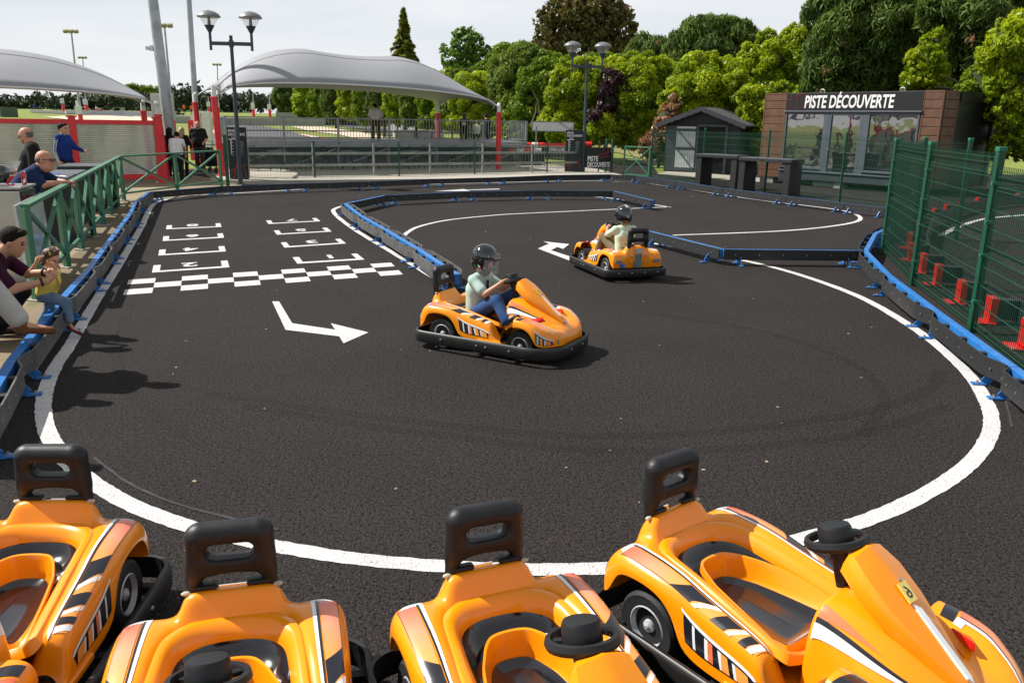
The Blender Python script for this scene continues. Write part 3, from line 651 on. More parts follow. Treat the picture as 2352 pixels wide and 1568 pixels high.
    b = MB(); b.prism([(.30, -.012, .563), (.32, .012, .548), (.51, .011, .394), (.525, 0, .381), (.51, -.011, .394)], (.006, 0, .010)); b.build('hood_stripe', whs, hood)
    b = MB(); b.lathe([(.016, 0), (.016, .006), (.006, .010)], 10, (.568, 0, .342)); b.lathe([(.009, 0), (.009, .006), (.003, .008)], 8, (.235, .02, .618)); b.build('screws', steel, hood)
    # stickers
    st = Stick()
    st.put(TUB, [(-.74, 2.35), (-.42, 2.35), (-.36, 3.55), (-.74, 3.55)], salg, n=12)
    st.put(TUB, [(-.765, 2.9), (-.735, 2.5), (-.72, 3.95), (-.765, 3.95)], whs)
    st.put(TUB, [(-.735, 3.62), (-.03, 3.72), (-.03, 3.80), (-.735, 3.78)], bls, n=20, k=1, lift=.003)
    st.put(TUB, [(-.745, 3.78), (-.03, 3.80), (-.02, 3.96), (-.745, 4.0)], whs, n=20, k=2)
    st.put(TUB, [(-.74, 2.28), (-.46, 2.28), (-.46, 2.35), (-.74, 2.35)], bls, n=8, k=1, lift=.003)
    for xa, w in ((-.47, .19), (-.265, .12), (-.13, .06)):
        st.put(TUB, [(xa, 2.3), (xa + w * .55, 2.3), (xa + w, 3.6), (xa + w * .35, 3.6)], bls, lift=.003)
        st.put(TUB, [(xa + w * .6, 2.3), (xa + w * .6 + .026, 2.3), (xa + w + .03, 3.6), (xa + w + .006, 3.6)], whs, k=3, lift=.0035)
    st.put(TUB, [(-.42, 2.45), (-.05, 2.5), (-.04, 3.6), (-.36, 3.6)], sal2, n=10)
    # side wedge
    st.put(TUB, [(-.385, 1.72), (-.02, 1.35), (-.03, 1.22), (-.38, 1.60)], whs, n=10, k=2, lift=.003)
    st.put(TUB, [(-.372, 1.60), (-.03, 1.22), (-.04, .62), (-.345, .55)], bls, n=10)
    for x0, x1, m in ((-.315, -.30, whs), (-.255, -.24, whs), (-.24, -.215, sal), (-.19, -.175, whs), (-.175, -.145, sal2), (-.122, -.110, whs), (-.11, -.05, sal2)):
        t0 = 1.60 - (x0 + .37) * 1.1 - .05; t1 = 1.60 - (x1 + .37) * 1.1 - .05; st.put(TUB, [(x0 - .008, t0), (x1 - .008, t1), (x1 + .012, .66), (x0 + .012, .66)], m, lift=.004)
    # front fairing
    st.put(FRONT, [(.25, 2.2), (.30, 2.2), (.325, 3.9), (.275, 3.9)], bls); st.put(FRONT, [(.325, 3.45), (.36, 3.5), (.36, 4.0), (.325, 3.95)], whs)
    st.put(FRONT, [(.31, 2.25), (.60, 2.25), (.60, 3.4), (.33, 3.4)], salf, n=12)
    st.put(FRONT, [(.33, 3.42), (.60, 3.42), (.60, 3.58), (.33, 3.62)], whs, n=10, k=1, lift=.003); st.put(FRONT, [(.33, 3.32), (.60, 3.34), (.60, 3.42), (.33, 3.42)], bls, n=10, k=1, lift=.0035)
    st.put(FRONT, [(.452, 1.75), (.60, 1.35), (.605, 1.2), (.45, 1.6)], lbl, n=8, k=2, lift=.004); st.put(FRONT, [(.462, 1.6), (.598, 1.2), (.598, .35), (.478, .35)], bls, n=8)
    for x0, x1, m in ((.485, .50, lbl), (.512, .532, sal2), (.545, .555, lbl), (.555, .592, sal)): st.put(FRONT, [(x0 - .006, 1.35 - (x0 - .485) * 2), (x1 - .006, 1.35 - (x1 - .485) * 2), (x1, .42), (x0, .42)], m, lift=.004)
    st.put(FRONT, [(.618, 1.6), (.628, 1.4), (.633, .7), (.625, .7)], gry, lift=.004)
    # console wedges: red, black, white
    st.put(CONS, [(.07, 1.72), (.14, 1.9), (.30, 2.1), (.075, 2.35)], sal, n=8)
    st.put(CONS, [(.07, 1.50), (.43, 1.82), (.43, 1.95), (.07, 1.80)], bls, n=14, k=3, lift=.003); st.put(CONS, [(.068, 1.20), (.42, 1.76), (.42, 1.84), (.068, 1.62)], whs, n=14, k=3, lift=.0045)
    st.b.build('stickers', st.mats, body, smooth=True, fix=False); st.b2.build('stickers', st.mats, body, smooth=True, fix=False)
    for sg in (-1, 1): b = MB(); b.prism([(.33, sg * .265, .355), (.43, sg * .20, .38), (.445, sg * .20, .367), (.40, sg * .28, .345)], (0, 0, .032)); b.build('side_marker', redp, r, bevel=.006)
    # rear panel
    b = MB(); b.prism([(-.836, -.06, .20), (-.836, .06, .20), (-.855, .045, .385), (-.855, -.045, .385)], (-.006, 0, 0)); b.build('rear_panel', gry, r)
    b = MB(); b.prism([(-.856, -.055, .40), (-.856, .055, .40), (-.858, .055, .46), (-.858, -.055, .46)], (-.006, 0, 0)); b.build('rating_plate', mat('plate_silver', (.6, .61, .62), .4, .3), r)
    for sg in (-1, 1):
        b = MB(); b.prism([(-.832, sg * .25, .255), (-.832, sg * .35, .265), (-.834, sg * .335, .305), (-.836, sg * .245, .298)], (-.012, 0, 0)); b.build('rear_light', gry, r)
    b = MB()
    for y in (-.105, .105):
        for z in (.27, .36): b.lathe([(.013, 0), (.012, -.006), (.004, -.010)], 8, (-.845 - .03 * (z - .2), y, z), 'x')
    b.build('rear_screws', steel, body)
    s = SD(.01); s.box((-.845, .235, .225), (.018, .028, .032), .008); q = s.obj('charge_socket', blp, r, .006)
    # head rest
    s = SD(.022); s.cap((-.806, -.095, .700), (-.806, .095, .700), .046, .046); s.cap((-.805, -.112, .69), (-.803, -.122, .555), .043, .038).cap((-.805, .112, .69), (-.803, .122, .555), .043, .038); s.cap((-.805, -.11, .592), (-.805, .11, .592), .037, .037); s.box((-.805, 0, .585), (.034, .150, .042), .02, .01)
    s.cap((-.803, -.130, .56), (-.803, -.133, .485), .029, .027, .01).cap((-.803, .130, .56), (-.803, .133, .485), .029, .027, .01); s.ell((-.80, 0, .508), (.2, .088, .042), .012, True); s.box((-.80, 0, .637), (.2, .080, .030), .028, .012, True)
    hr = s.obj('headrest', blackp, r, .0085)
    for sg in (-1, 1): S_ = SD(.008); S_.box((-.792, sg * .090, .503), (.022, .040, .010), .008); S_.obj('bracket', blackp, hr, .007)
    for sg in (-1, 1): b = MB(); b.ball((-.782, sg * .158, .487), .015, 8, (.7, 1.3, .55)); b.ball((-.776, sg * .145, .478), .011, 7, (.6, 1.2, .8)); b.build('paint_chip', mat('paint_chip_cream', (.62, .57, .42), .8, var=.4, vs=60), hr)
    # steering
    ax = Vector((-.30, 0, .95)).normalized(); c0 = Vector((-.005, 0, .672)); e1 = Vector((0, 1, 0)); e2 = ax.cross(e1)
    b = MB(); G = []
    for i in range(28):
        a = 2 * math.pi * i / 28; d = e1 * math.cos(a) + e2 * math.sin(a); G.append([c0 + d * q + ax * z for q, z in ((.092, -.012), (.110, -.014), (.116, 0), (.111, .016), (.096, .018), (.089, .004))])
    b.grid(G, closed_u=True, closed_v=True)
    for k in range(3):
        a = 2 * math.pi * k / 3 + .5; d = e1 * math.cos(a) + e2 * math.sin(a); b.bar(c0 + d * .03, c0 + d * .095, .03, .012, ax)
    sw = b.build('steering_wheel', blackp, r, smooth=True)
    b = MB(); n = 20; G = [[c0 + (e1 * math.cos(2 * math.pi * k / n) + e2 * math.sin(2 * math.pi * k / n)) * q + ax * z for k in range(n)] for q, z in ((.050, -.02), (.062, -.01), (.060, .05), (.054, .062), (.03, .066), (.001, .066))]
    b.grid(G, closed_v=True); b.build('hub', blackp, sw, smooth=True)
    b = MB(); b.tube([c0 - ax * .02, c0 - ax * .06], .034, 14); b.tube([c0 - ax * .05, c0 - ax * .17], .027, 14); b.build('steering_column', blackp, r, smooth=True)
    # wheels
    for x, y, q in ((-.566, .325, .150), (-.566, -.325, .150), (.284, .318, .145), (.284, -.318, .145)):
        sg = 1 if y > 0 else -1
        b = MB(); pr = [(q * .6, -.05), (q * .9, -.055), (q * .985, -.043), (q, -.02), (q, .02), (q * .985, .043), (q * .9, .055), (q * .8, .052), (q * .62, .05), (q * .58, .03)]
        b.lathe([(a, c * sg) for a, c in pr], 26, (x, y, q), 'y'); wl = b.build('wheel', tyrem, r, smooth=True)
        b = MB(); b.lathe([(a, c * sg) for a, c in ((q * .60, -.03), (q * .61, .048), (q * .57, .052), (q * .53, .035), (q * .48, .018), (q * .2, .022), (q * .17, .04), (q * .09, .045), (q * .05, .05))], 24, (x, y, q), 'y')
        for k in range(8):
            a = 2 * math.pi * k / 8; b.bar((x + math.cos(a) * q * .2, y + sg * .024, q + math.sin(a) * q * .2), (x + math.cos(a) * q * .5, y + sg * .022, q + math.sin(a) * q * .5), .006, .012, (0, 1, 0))
        b.build('rim', rimm, wl, smooth=True)
    # front mudguards
    for sg in (-1, 1):
        b = MB(); G = []
        for i in range(15):
            a = R(75 + 130 * i / 14); rr = .178
            G.append([Vector((.284 + math.cos(a) * q, sg * y, .15 + math.sin(a) * q)) for q, y in ((rr, .225), (rr, .392), (rr + .012, .396), (rr + .012, .225))])
        b.grid(G, closed_v=True); b.add(G[0], [(0, 1, 2, 3)]); b.add(G[-1], [(0, 1, 2, 3)]); b.build('mudguard', mat('mudguard_black', (.012, .012, .016), .22, coat=.4), r, smooth=True)
    # bumper
    P = loop_path(-.865, .69, .485, .14, .30); b = MB(); G = []
    for i, (x, y) in enumerate(P):
        a = Vector(P[i - 1]); c = Vector(P[(i + 1) % len(P)]); d = (c - a).normalized(); nn = Vector((d.y, -d.x))
        G.append([Vector((x + nn.x * o, y + nn.y * o, z)) for o, z in ((-.022, .068), (.0, .066), (.007, .085), (.008, .15), (.002, .172), (-.006, .178), (-.022, .176))])
    b.grid(G, closed_u=True, closed_v=True); bp = b.build('bumper', bumpm, r, smooth=True)
    b = MB()
    for x, y in ((-.5, .49), (-.1, .492), (0, .492), (.25, .492), (-.5, -.49), (-.1, -.492), (0, -.492), (.25, -.492)): b.lathe([(.011, 0), (.010, .006 * (1 if y > 0 else -1)), (.003, .009 * (1 if y > 0 else -1))], 8, (x, y + (.003 if y > 0 else -.003), .125), 'y')
    for y in (-.3, -.1, .1, .3): b.lathe([(.011, 0), (.010, -.006), (.003, -.009)], 8, (-.873, y, .125), 'x')
    for y in (-.12, .12): b.lathe([(.011, 0), (.010, .006), (.003, .009)], 8, (.697, y, .125), 'x')
    b.build('bumper_bolts', steel, bp)
    b = MB()
    for x in (-.7, -.2, .2): b.bar((x, -.47, .10), (x, .47, .10), .04, .03)
    b.bar((-.4, 0, .10), (.67, 0, .10), .05, .03); b.bar((-.85, 0, .10), (-.4, 0, .10), .05, .03); b.build('bumper_frame', blackp, r)
    return r
KPOSE = [(0.000, 7.76, -29.6, 'orange kart in mid track driven by the child in dark blue jeans'), (1.463, 12.20, 109.0, 'orange kart seen from behind, driven by the child in the pale green shirt'),
         (1.214, 2.755, -52.2, 'empty orange parked kart with a yellow 6 sticker on its hood'), (.226, 2.122, -66.7, 'empty orange parked kart directly beside the kart with the yellow 6 sticker'),
         (-.804, 1.91, -75.3, 'empty orange parked kart, only its headrest, seat and steering hub top in the frame'), (-1.974, 2.559, -86.9, 'empty orange parked kart cut by the left edge of the frame')]
kart0 = make_kart(); KARTS = []
for i, (x, y, a, l) in enumerate(KPOSE):
    if i == 0: kart0.location = (x, y, 0); kart0.rotation_euler = (0, 0, R(a)); kart0['label'] = l; KARTS.append(kart0)
    else: KARTS.append(copy_tree(kart0, (x, y, 0), R(a), l))
# yellow number stickers on two hoods
def hood_sticker(k, txt):
    b = MB(); u = Vector((.75, 0, -.66)).normalized(); v = Vector((0, 1, 0)); c = Vector((.272, .0, .597)); nn = v.cross(u) * -1
    hw, hh = .024, .036
    P = [c + v * hw * a + u * hh * e for a, e in ((-1, -1), (1, -1), (1, 1), (-1, 1))]; b.prism(P, nn * -.0 + Vector((.004, 0, .005))); o = b.build('number_sticker', yel, k)
    if txt: place_text(txt, c + Vector((.005, 0, .006)) + u * .022 - v * -.014, -v, -u, .046, bls, o, 'number', None, .0, .015, .003)
    else:
        b = MB(); b.bar(c + Vector((.005, -.008, .007)) - u * .02, c + Vector((.005, .006, .007)) + u * .02, .004, .003); b.build('number', bls, o)
hood_sticker(KARTS[2], '6'); hood_sticker(KARTS[0], None)
# ------------------------------------------------------------------ mesh fences
fgreen = mat('fence_green', (.007, .070, .036), .4, var=.2, vs=8)
rgreen = mat('railing_green', (.055, .185, .10), .45, var=.2, vs=5)
capb = mat('fence_cap', (.015, .15, .085), .4)
def mesh_panel(a, c, z0, h, parent, folds, step=.05, hs=.2, r=.0026):
    a = Vector((a[0], a[1], 0)); c = Vector((c[0], c[1], 0)); d = c - a; L = d.length; u = d / L; nn = Vector((-u.y, u.x, 0)); b = MB()
    zs = []; z = z0 + .03
    pts = [(z0 + .02, 0)]
    for f in folds: pts += [(z0 + f - .05, 0), (z0 + f, .045), (z0 + f + .05, 0)]
    pts += [(z0 + h, 0)]; pts.sort()
    n = int(L / step)
    for i in range(n + 1):
        p = a + u * (L * i / n)
        for (za, oa), (zb, ob) in zip(pts, pts[1:]):
            if zb - za < 1e-4: continue
            b.bar(p + nn * oa + Vector((0, 0, za)), p + nn * ob + Vector((0, 0, zb)), r * 2, r * 2, u)
    hz = sorted(set([round(z0 + .03 + hs * k, 3) for k in range(int(h / hs) + 1)] + [z0 + f + q for f in folds for q in (-.05, 0, .05)]))
    for z in hz:
        if z > z0 + h - .01: continue
        o = 0
        for f in folds:
            if abs(z - z0 - f) < .01: o = .045
            elif abs(z - z0 - f) < .045: o = None
        if o is None: continue
        b.bar(a + nn * o + Vector((0, 0, z)), c + nn * o + Vector((0, 0, z)), r * 2.6, r * 2.6)
    return b.build('mesh_panel', fgreen, parent, fix=False)
def post(p, h, parent, w=.06, clips=True, m=None, z0=0, cap=True):
    b = MB(); b.box((p[0], p[1], z0 + h / 2), (w, w, h)); o = b.build('post', m or fgreen, parent, bevel=.006)
    if cap: b = MB(); b.box((p[0], p[1], z0 + h + .015), (w + .012, w + .012, .05)); b.build('cap', capb, o, bevel=.008)
    return o
# tall fence on the right
TF = [(6.44, 14.34), (5.61, 11.43), (5.01, 8.75), (4.38, 6.05)]
tf = empty('mesh_fence', (TF[0][0], TF[0][1], 0), 0, 'tall green folded wire mesh fence in front of the red posts on the right', 'fence')
def rel(o, P): return [(p[0] - o.location.x, p[1] - o.location.y) for p in P]
TR = rel(tf, TF); PA = rel(tf, [(8.05, 16.7), (8.75, 16.35)])
for i, p in enumerate(TR[:3]):
    post(p, 1.93, tf, .075)
    pass
for i in range(3):
    z0 = .03 if i < 2 else -.10
    mesh_panel(TR[i], TR[i + 1], z0, 1.88, tf, (.12, 1.0, 1.72), r=.0027)
for p in PA: post(p, 1.93, tf, .07)
mesh_panel(TR[0], PA[0], .03, 1.88, tf, (.12, 1.0, 1.72), .05); mesh_panel(PA[0], PA[1], .03, 1.88, tf, (.12, 1.0, 1.72), .05)
for i, p in enumerate(TR[:3]):
    b = MB()
    for z in (.35, .85, 1.2, 1.6): b = MB(); b.box((p[0] - .02, p[1] - .045, z), (.10, .03, .035)); b.build('clip', mat('clip_green', (.02, .16, .10), .4), tf, bevel=.004)
# back fence behind the straight barrier
BF_LO = [gp(523, 424.5), gp(724, 417), gp(917, 413), gp(1090, 408), gp(1256, 403.5), gp(1374, 402)]
bf = empty('mesh_fence', (BF_LO[0].x, BF_LO[0].y, 0), 0, 'low green wire mesh fence in front of the grandstand', 'fence')
Q = rel(bf, BF_LO)
for i, p in enumerate(Q): post(p, 1.32 if i else 1.42, bf, .055)
for i in range(len(Q) - 1): mesh_panel(Q[i], Q[i + 1], .03, 1.22, bf, (.12, 1.08), r=.0020)
BF_HI = [gp(1494, 410), gp(1611, 424.5), gp(1756, 443), gp(1927, 466), gp(2050, 482)]
bh = empty('mesh_fence', (BF_HI[0].x, BF_HI[0].y, 0), 0, 'high green wire mesh fence in front of the shed and kiosk', 'fence')
Q = rel(bh, BF_HI)
for p in Q[:4]: post(p, 1.96, bh, .06)
for i in range(len(Q) - 1): mesh_panel(Q[i], Q[i + 1], .03, 1.86, bh, (.12, .95, 1.72), r=.0023)
# gate
ga, gb = gp(1392, 402), gp(1494, 410)
gt_ = empty('garden_gate', (ga.x, ga.y, 0), math.atan2(gb.y - ga.y, gb.x - ga.x), 'green cross braced metal gate between the fence posts right of the lamp', 'gate')
Lg = (gb - ga).length
for x in (-.05, .28): post((x, 0), 1.42, gt_, .08)
g0, g1 = .95 if Lg > 2 else .5, Lg - .10
b = MB()
for a, c in (((g0, 0, .1), (g1, 0, .1)), ((g0, 0, 1.2), (g1, 0, 1.2)), ((g0, 0, .1), (g0, 0, 1.2)), ((g1, 0, .1), (g1, 0, 1.2))): b.bar(a, c, .05, .05)
b.build('gate_frame', rgreen, gt_)
b = MB(); b.bar((g0, .003, .12), (g1, .003, 1.18), .035, .035, (0, 1, 0)); b.build('brace', rgreen, gt_); b = MB(); b.bar((g0, -.003, 1.18), (g1, -.003, .12), .035, .035, (0, 1, 0)); b.build('brace', rgreen, gt_)
mesh_panel((.3, 0), (g1, 0), .1, 1.15, gt_, (1.0,), .06, r=.002)
# green railing along the terrace
RL = [(-5.58, 9.45), (-6.35, 11.6), (-6.95, 13.19), (-7.50, 14.68), (-8.08, 16.24), (-8.68, 17.84), (-9.25, 19.37), (-9.88, 21.05)]
RB = [(-9.88, 21.05), (-9.40, 23.28), (-8.98, 25.6)]
rl = empty('cross_railing', (RL[0][0], RL[0][1], 0), 0, 'long green railing with crossed braces along the terrace edge', 'railing')
rb_ = empty('cross_railing', (RB[0][0], RB[0][1], 0), 0, 'far green railing with two crossed bays facing the track, before the people', 'railing')
def railing(root, P, first):
    P = rel(root, P); hz = 1.09
    for i, p in enumerate(P):
        if i == 0 and not first: continue
        b = MB(); b.box((p[0], p[1], hz / 2), (.075, .075, hz), rz=-.35); b.build('post', rgreen, root, bevel=.004)
        b = MB(); b.box((p[0], p[1], .02), (.17, .15, .03), rz=-.35); b.build('foot_plate', padm, root)
    v = lambda p, z: (p[0], p[1], z)
    b = MB(); b.bar(v(P[0], hz + .02), v(P[-1], hz + .02), .10, .045); b.build('top_rail', rgreen, root, bevel=.006)
    b = MB(); b.bar(v(P[0], .20), v(P[-1], .20), .05, .045); b.build('bottom_rail', rgreen, root, bevel=.004)
    for a, c in zip(P, P[1:]):
        n = Vector((c[1] - a[1], a[0] - c[0], 0)).normalized() * .004
        b = MB(); b.bar(Vector(v(a, .22)) + n, Vector(v(c, hz)) + n, .045, .05); b.build('brace', rgreen, root); b = MB(); b.bar(Vector(v(a, hz)) - n, Vector(v(c, .22)) - n, .04, .05); b.build('brace', rgreen, root)
railing(rl, RL, True); railing(rb_, RB, False)
pp = rel(rb_, [(-8.9, 25.95)])[0]; post(pp, 1.55, rb_, .09)
# ------------------------------------------------------------------ street lamps
lampm = mat('lamp_post_slate', (.035, .05, .07), .45, var=.15); lampt = mat('lamp_hood_grey', (.21, .21, .22), .4, .3, var=.1)
glass = mat('clear_shade', (.9, .9, .9), .05, alpha=.22, var=.02, spec=.6)
def make_lamp():
    r = empty('street_lamp', (0, 0, 0), 0, 'x', 'street lamp', 'double headed street lamps')
    b = MB(); b.tube([(0, 0, 0), (0, 0, 1.3), (0, 0, 4.52)], [.075, .068, .05], 14); b.lathe([(.14, 0), (.14, .03), (.08, .04)], 14); b.build('pole', lampm, r, smooth=True)
    b = MB(); b.bar((-.62, 0, 4.28), (.62, 0, 4.28), .06, .11); b.lathe([(.075, 4.18), (.075, 4.38)], 14); b.build('arm', lampm, r, bevel=.004)
    for x in (-.62, .62):
        b = MB(); b.tube([(x, 0, 4.08), (x, 0, 4.62)], .042, 12); b.lathe([(.05, 4.60), (.06, 4.62), (.155, 4.80), (.14, 4.805)], 20, (x, 0, 0)); hd = b.build('lamp_head', lampm, r, smooth=True)
        b = MB(); b.lathe([(.155, 4.80), (.30, 5.04)], 24, (x, 0, 0), cap=False); b.build('shade', glass, hd, smooth=True)
        b = MB(); b.lathe([(.055, 4.80), (.035, 5.05), (.03, 5.06)], 12, (x, 0, 0)); b.build('lamp_core', blackp, hd, smooth=True)
        b = MB(); b.lathe([(.29, 5.035), (.345, 5.03), (.35, 5.06), (.30, 5.13), (.20, 5.19), (.08, 5.225), (.01, 5.23), (.01, 5.245)], 28, (x, 0, 0)); b.build('lamp_hood', lampt, hd, smooth=True)
    return r
lm = make_lamp(); p = gp(553, 424); lm.location = (p.x, p.y, 0); lm.rotation_euler = (0, 0, R(6)); lm['label'] = 'double headed street lamp in front of the left grandstand end, against the sky'
p = gp(1339, 402); copy_tree(lm, (p.x, p.y, 0), R(8), 'double headed street lamp in front of the laurel hedge')
# ------------------------------------------------------------------ masts and floodlights
galv = mat('galvanised_mast', (.42, .45, .47), .5, .4, var=.3, vs=3)
Ym = 33.0; b = MB(); A0 = at(389, 300, Ym); A1 = at(351, 0, Ym); dv = (A1 - A0) / (A1.z - A0.z); base = A0 - dv * A0.z
m_ = empty('light_mast', base, 0, 'thick galvanised lighting mast with a joint ring between the two shelters', 'mast')
P = [Vector((0, 0, 0)), dv * 6, dv * 9.8]; b.tube(P, [.215, .185, .16], 20); b.lathe([(.175, 5.35), (.178, 5.36), (.178, 5.42), (.172, 5.43)], 20, (dv.x * 5.4, dv.y * 5.4, 0)); b.build('pole', galv, m_, smooth=True)
pz = (at(386, 300, Ym) - base)
pz = at(374, 246, 33.6) - base; b = MB(); b.box(pz, (.86, .14, 1.0), rz=.1); b.build('cabinet_board', mat('cream_board', (.58, .57, .52), .6), m_, bevel=.02)
b = MB(); b.box(Vector((dv.x * 4.6 - .42, dv.y * 4.6, 4.55)), (.14, .14, .14)); b.box(Vector((dv.x * 4.6 - .26, dv.y * 4.6, 4.55)), (.14, .16, .2)); b.build('camera_box', mat('plate_silver', (.6, .61, .62)), m_, bevel=.02)
Y2 = 36.5; A0 = at(450, 260, Y2); A1 = at(434, 0, Y2); dv = (A1 - A0) / (A1.z - A0.z); base = A0 - dv * A0.z
m2 = empty('light_mast', base, 0, 'slimmer grey mast rising beside the left tip of the grandstand canopy', 'mast')
b = MB(); b.tube([Vector((0, 0, 0)), dv * 5, dv * 10], [.125, .11, .085], 16); b.build('pole', galv, m2, smooth=True)
flm = mat('floodlight_ochre', (.30, .27, .14), .6)
def flood(xt, yt, xb, yb, label, sleeve=True, Y=None):
    bs_ = gt(xb, yb, 0) if Y is None else at(xb, yb, Y); Y = bs_.y; z0 = TZ(bs_.x, bs_.y); tp = at(xt, yt, Y); r = empty('floodlight_pole', (bs_.x, bs_.y, z0), 0, label, 'floodlight', 'floodlight poles of the far circuit')
    t = tp - Vector((bs_.x, bs_.y, z0)); k = Y / 90; b = MB(); b.tube([(0, 0, 0), t], [.13, .08], 10); b.build('pole', galv, r, smooth=True)
    if yt < 200:
        b = MB()
        for q in (-.55, .0, .55): b.box(t + Vector((q, -.1, .1)), (.42, .3, .34), rx=.5)
        b.bar(t + Vector((-.7, 0, 0)), t + Vector((.7, 0, 0)), .06, .06); b.build('lamp_bank', flm, r, bevel=.03)
    if sleeve:
        b = MB(); b.lathe([(.24, 0), (.24, 1.25), (.22, 1.3)], 14); b.build('sleeve', redp, r, smooth=True)
        b = MB(); b.box((0, -.2, 1.75), (.6, .35, .85)); b.build('switch_box', mat('box_white', (.7, .71, .7), .5), r, bevel=.03)
flood(164, 75, 184, 262, 'floodlight pole above the left shelter roof, the larger of the two there', Y=92)
flood(190, 134, 199, 262, 'small distant floodlight pole above the slope of the left shelter roof', Y=150)
flood(378, 62, 396, 264, 'tall floodlight pole just right of the thick mast', Y=80)
flood(499, 150, 502, 268, 'small distant floodlight pole left of the grandstand canopy', Y=150)
flood(145, 225, 146.5, 256, 'thin pole with white box under the left shelter roof, left of the red sleeved poles')
flood(181, 228, 184, 266.5, 'larger red sleeved pole seen under the left shelter roof')
flood(199, 228, 200.5, 260, 'slightly smaller red sleeved pole under the left shelter roof')
flood(478, 222, 481, 262, 'red sleeved pole between the masts and the grandstand')
flood(581, 214, 583, 270, 'red sleeved pole under the left part of the grandstand canopy')
flood(618.5, 214, 620.5, 271, 'red sleeved pole under the canopy, right of its twin')
# ------------------------------------------------------------------ shelters
fabric = noise_mat('canopy_fabric', [((.295, .30, .318), (.265, .27, .288))], [(.35, .35, .65)], bump=.10, bscale=2.2, rough=.65)
redm = mat('post_red', (.68, .012, .022), .38, var=.12, vs=4, coat=.2)
whp = mat('white_steel', (.68, .68, .66), .4, var=.1)
def canopy(root, FL, FR, BL, BR, rise, plate, erise, name='canopy', brise=None):
    nu, nv = 44, 20; G = []; lo = Vector(root.location)
    FL, FR, BL, BR = [Vector(p) - lo for p in (FL, FR, BL, BR)]; u0, u1 = plate; brise = erise if brise is None else brise
    def A(u):
        a = min(max(u / u0, 0), 1); c = min(max((1 - u) / (1 - u1), 0), 1); a = 1 - (1 - a) ** 2.1; c = 1 - (1 - c) ** 2.1; return min(a, c) if u < u0 or u > u1 else 1 - .07 * math.sin(math.pi * (u - u0) / (u1 - u0))
    for i in range(nu + 1):
        u = i / nu; row = []
        for j in range(nv + 1):
            v = j / nv; p = FL.lerp(FR, u).lerp(BL.lerp(BR, u), v)
            e = (erise * (1 - v) + brise * v) * (4 * u * (1 - u)) ** .38
            eg = .5 * (1 - A(u))                       # gable edges bow up too
            B = (1 - abs(2 * v - 1) ** 1.9)
            inx = .10 * math.sin(math.pi * v) * (1 - 2 * u) * 1.0
            q = p + Vector((0, 0, e * (1 - B) + B * (rise * A(u) + .35 * (1 - A(u)))))
            dl = (FR - FL); q += dl.normalized() * inx * 4 * (abs(1 - 2 * u) ** 3)
            row.append(q)
        G.append(row)
    b = MB(); b.grid(G); o = b.build(name, fabric, root, smooth=True, fix=False)
    md = o.modifiers.new('thick', 'SOLIDIFY'); md.thickness = .03
    b = MB(); b.tube([G[i][0] + Vector((0, .02, -.02)) for i in range(0, nu + 1, 2)], .03, 6); b.tube([G[i][nv // 2] - Vector((0, 0, .08)) for i in range(4, nu - 3, 2)], .05, 6); b.build('edge_tube', whp, root, smooth=True)
    for j in (6, 13): b = MB(); b.tube([G[i][j] + Vector((0, 0, .004)) for i in range(1, nu)], .010, 4); b.build('seam', mat('seam_grey', (.20, .20, .215), .7), root, smooth=True)
    b = MB(); cb = mat('cable_black', (.02, .02, .02), .6)
    for k in range(7):
        a = G[5 + k * 5][1] - Vector((0, 0, .06)); c = G[min(5 + (k + 1) * 5, nu)][2] - Vector((0, 0, .06)); m__ = (a + c) / 2 - Vector((0, 0, .10)); b.tube([a, a.lerp(m__, .6), m__, m__.lerp(c, .4), c], .014, 5)
    b.build('cable', cb, root, smooth=True)
    return G
def sh_post(root, base, top, red_h, lean, z0=.0):
    lo = Vector(root.location); a = Vector(base) - lo; t = Vector(top) - lo; up = a + Vector((lean[0], lean[1], red_h))
    b = MB(); b.tube([a, up], .11, 16); b.lathe([(.24, 0), (.24, .025)], 4, a); b.tube([up, up + Vector((0, 0, .06))], .128, 16); o = b.build('red_post', redm, root, smooth=True)
    b = MB(); b.tube([up, up + Vector((0, 0, .35)), up.lerp(t, .75) + Vector((0, 0, .18)), t + (t - up).normalized() * .1], [.085, .08, .07, .05], 12); b.build('white_arm', whp, root, smooth=True)
    b = MB(); b.lathe([(.06, -.02), (.06, .02)], 10, t + Vector((0, -.06, 0)), 'y'); b.build('bolt_plate', steel, root)
s2 = empty('grandstand_shelter', (-5.5, 35, 0), 0, 'large grey tensile canopy on red posts above the grandstand', 'shelter')
FL, FR = at(505, 213, 30.0), at(1146, 246, 36.0); BL, BR = at(450, 221, 35.2), at(1008, 244, 42.5)
canopy(s2, FL, FR, BL, BR, 1.92, (.34, .66), .56)
sh_post(s2, (gp(511, 413).x, gp(511, 413).y, .13), FL, 2.55, (-.08, 0)); sh_post(s2, (-.72, 35.95, 0), FR, 2.40, (0, 0))
pb = at(452, 300, 35.2); sh_post(s2, (pb.x + .1, 35.2, .13), BL, 2.45, (-.08, 0)); pb = at(1006, 320, 41.5); sh_post(s2, (pb.x, 41.5, 0), at(1012, 240, 41.5), 2.35, (0, 0))
s1 = empty('spectator_shelter', (-16, 27, 0), 0, 'grey tensile canopy cut by the left frame edge, above the red framed screens', 'shelter')
FR1 = at(361, 242, 27.3); FL1 = FR1 + Vector((-9.9, -6.2, .0)); BR1 = at(331, 240, 32.6); BL1 = FL1 + (BR1 - FR1)
canopy(s1, FL1, FR1, BL1, BR1, 1.62, (.34, .60), .46)
sh_post(s1, (-11.36, 27.33, 0), FR1, 2.08, (-.10, 0)); pb = at(341, 330, 32.6); sh_post(s1, (pb.x, 32.6, 0), BR1, 2.2, (-.08, 0))
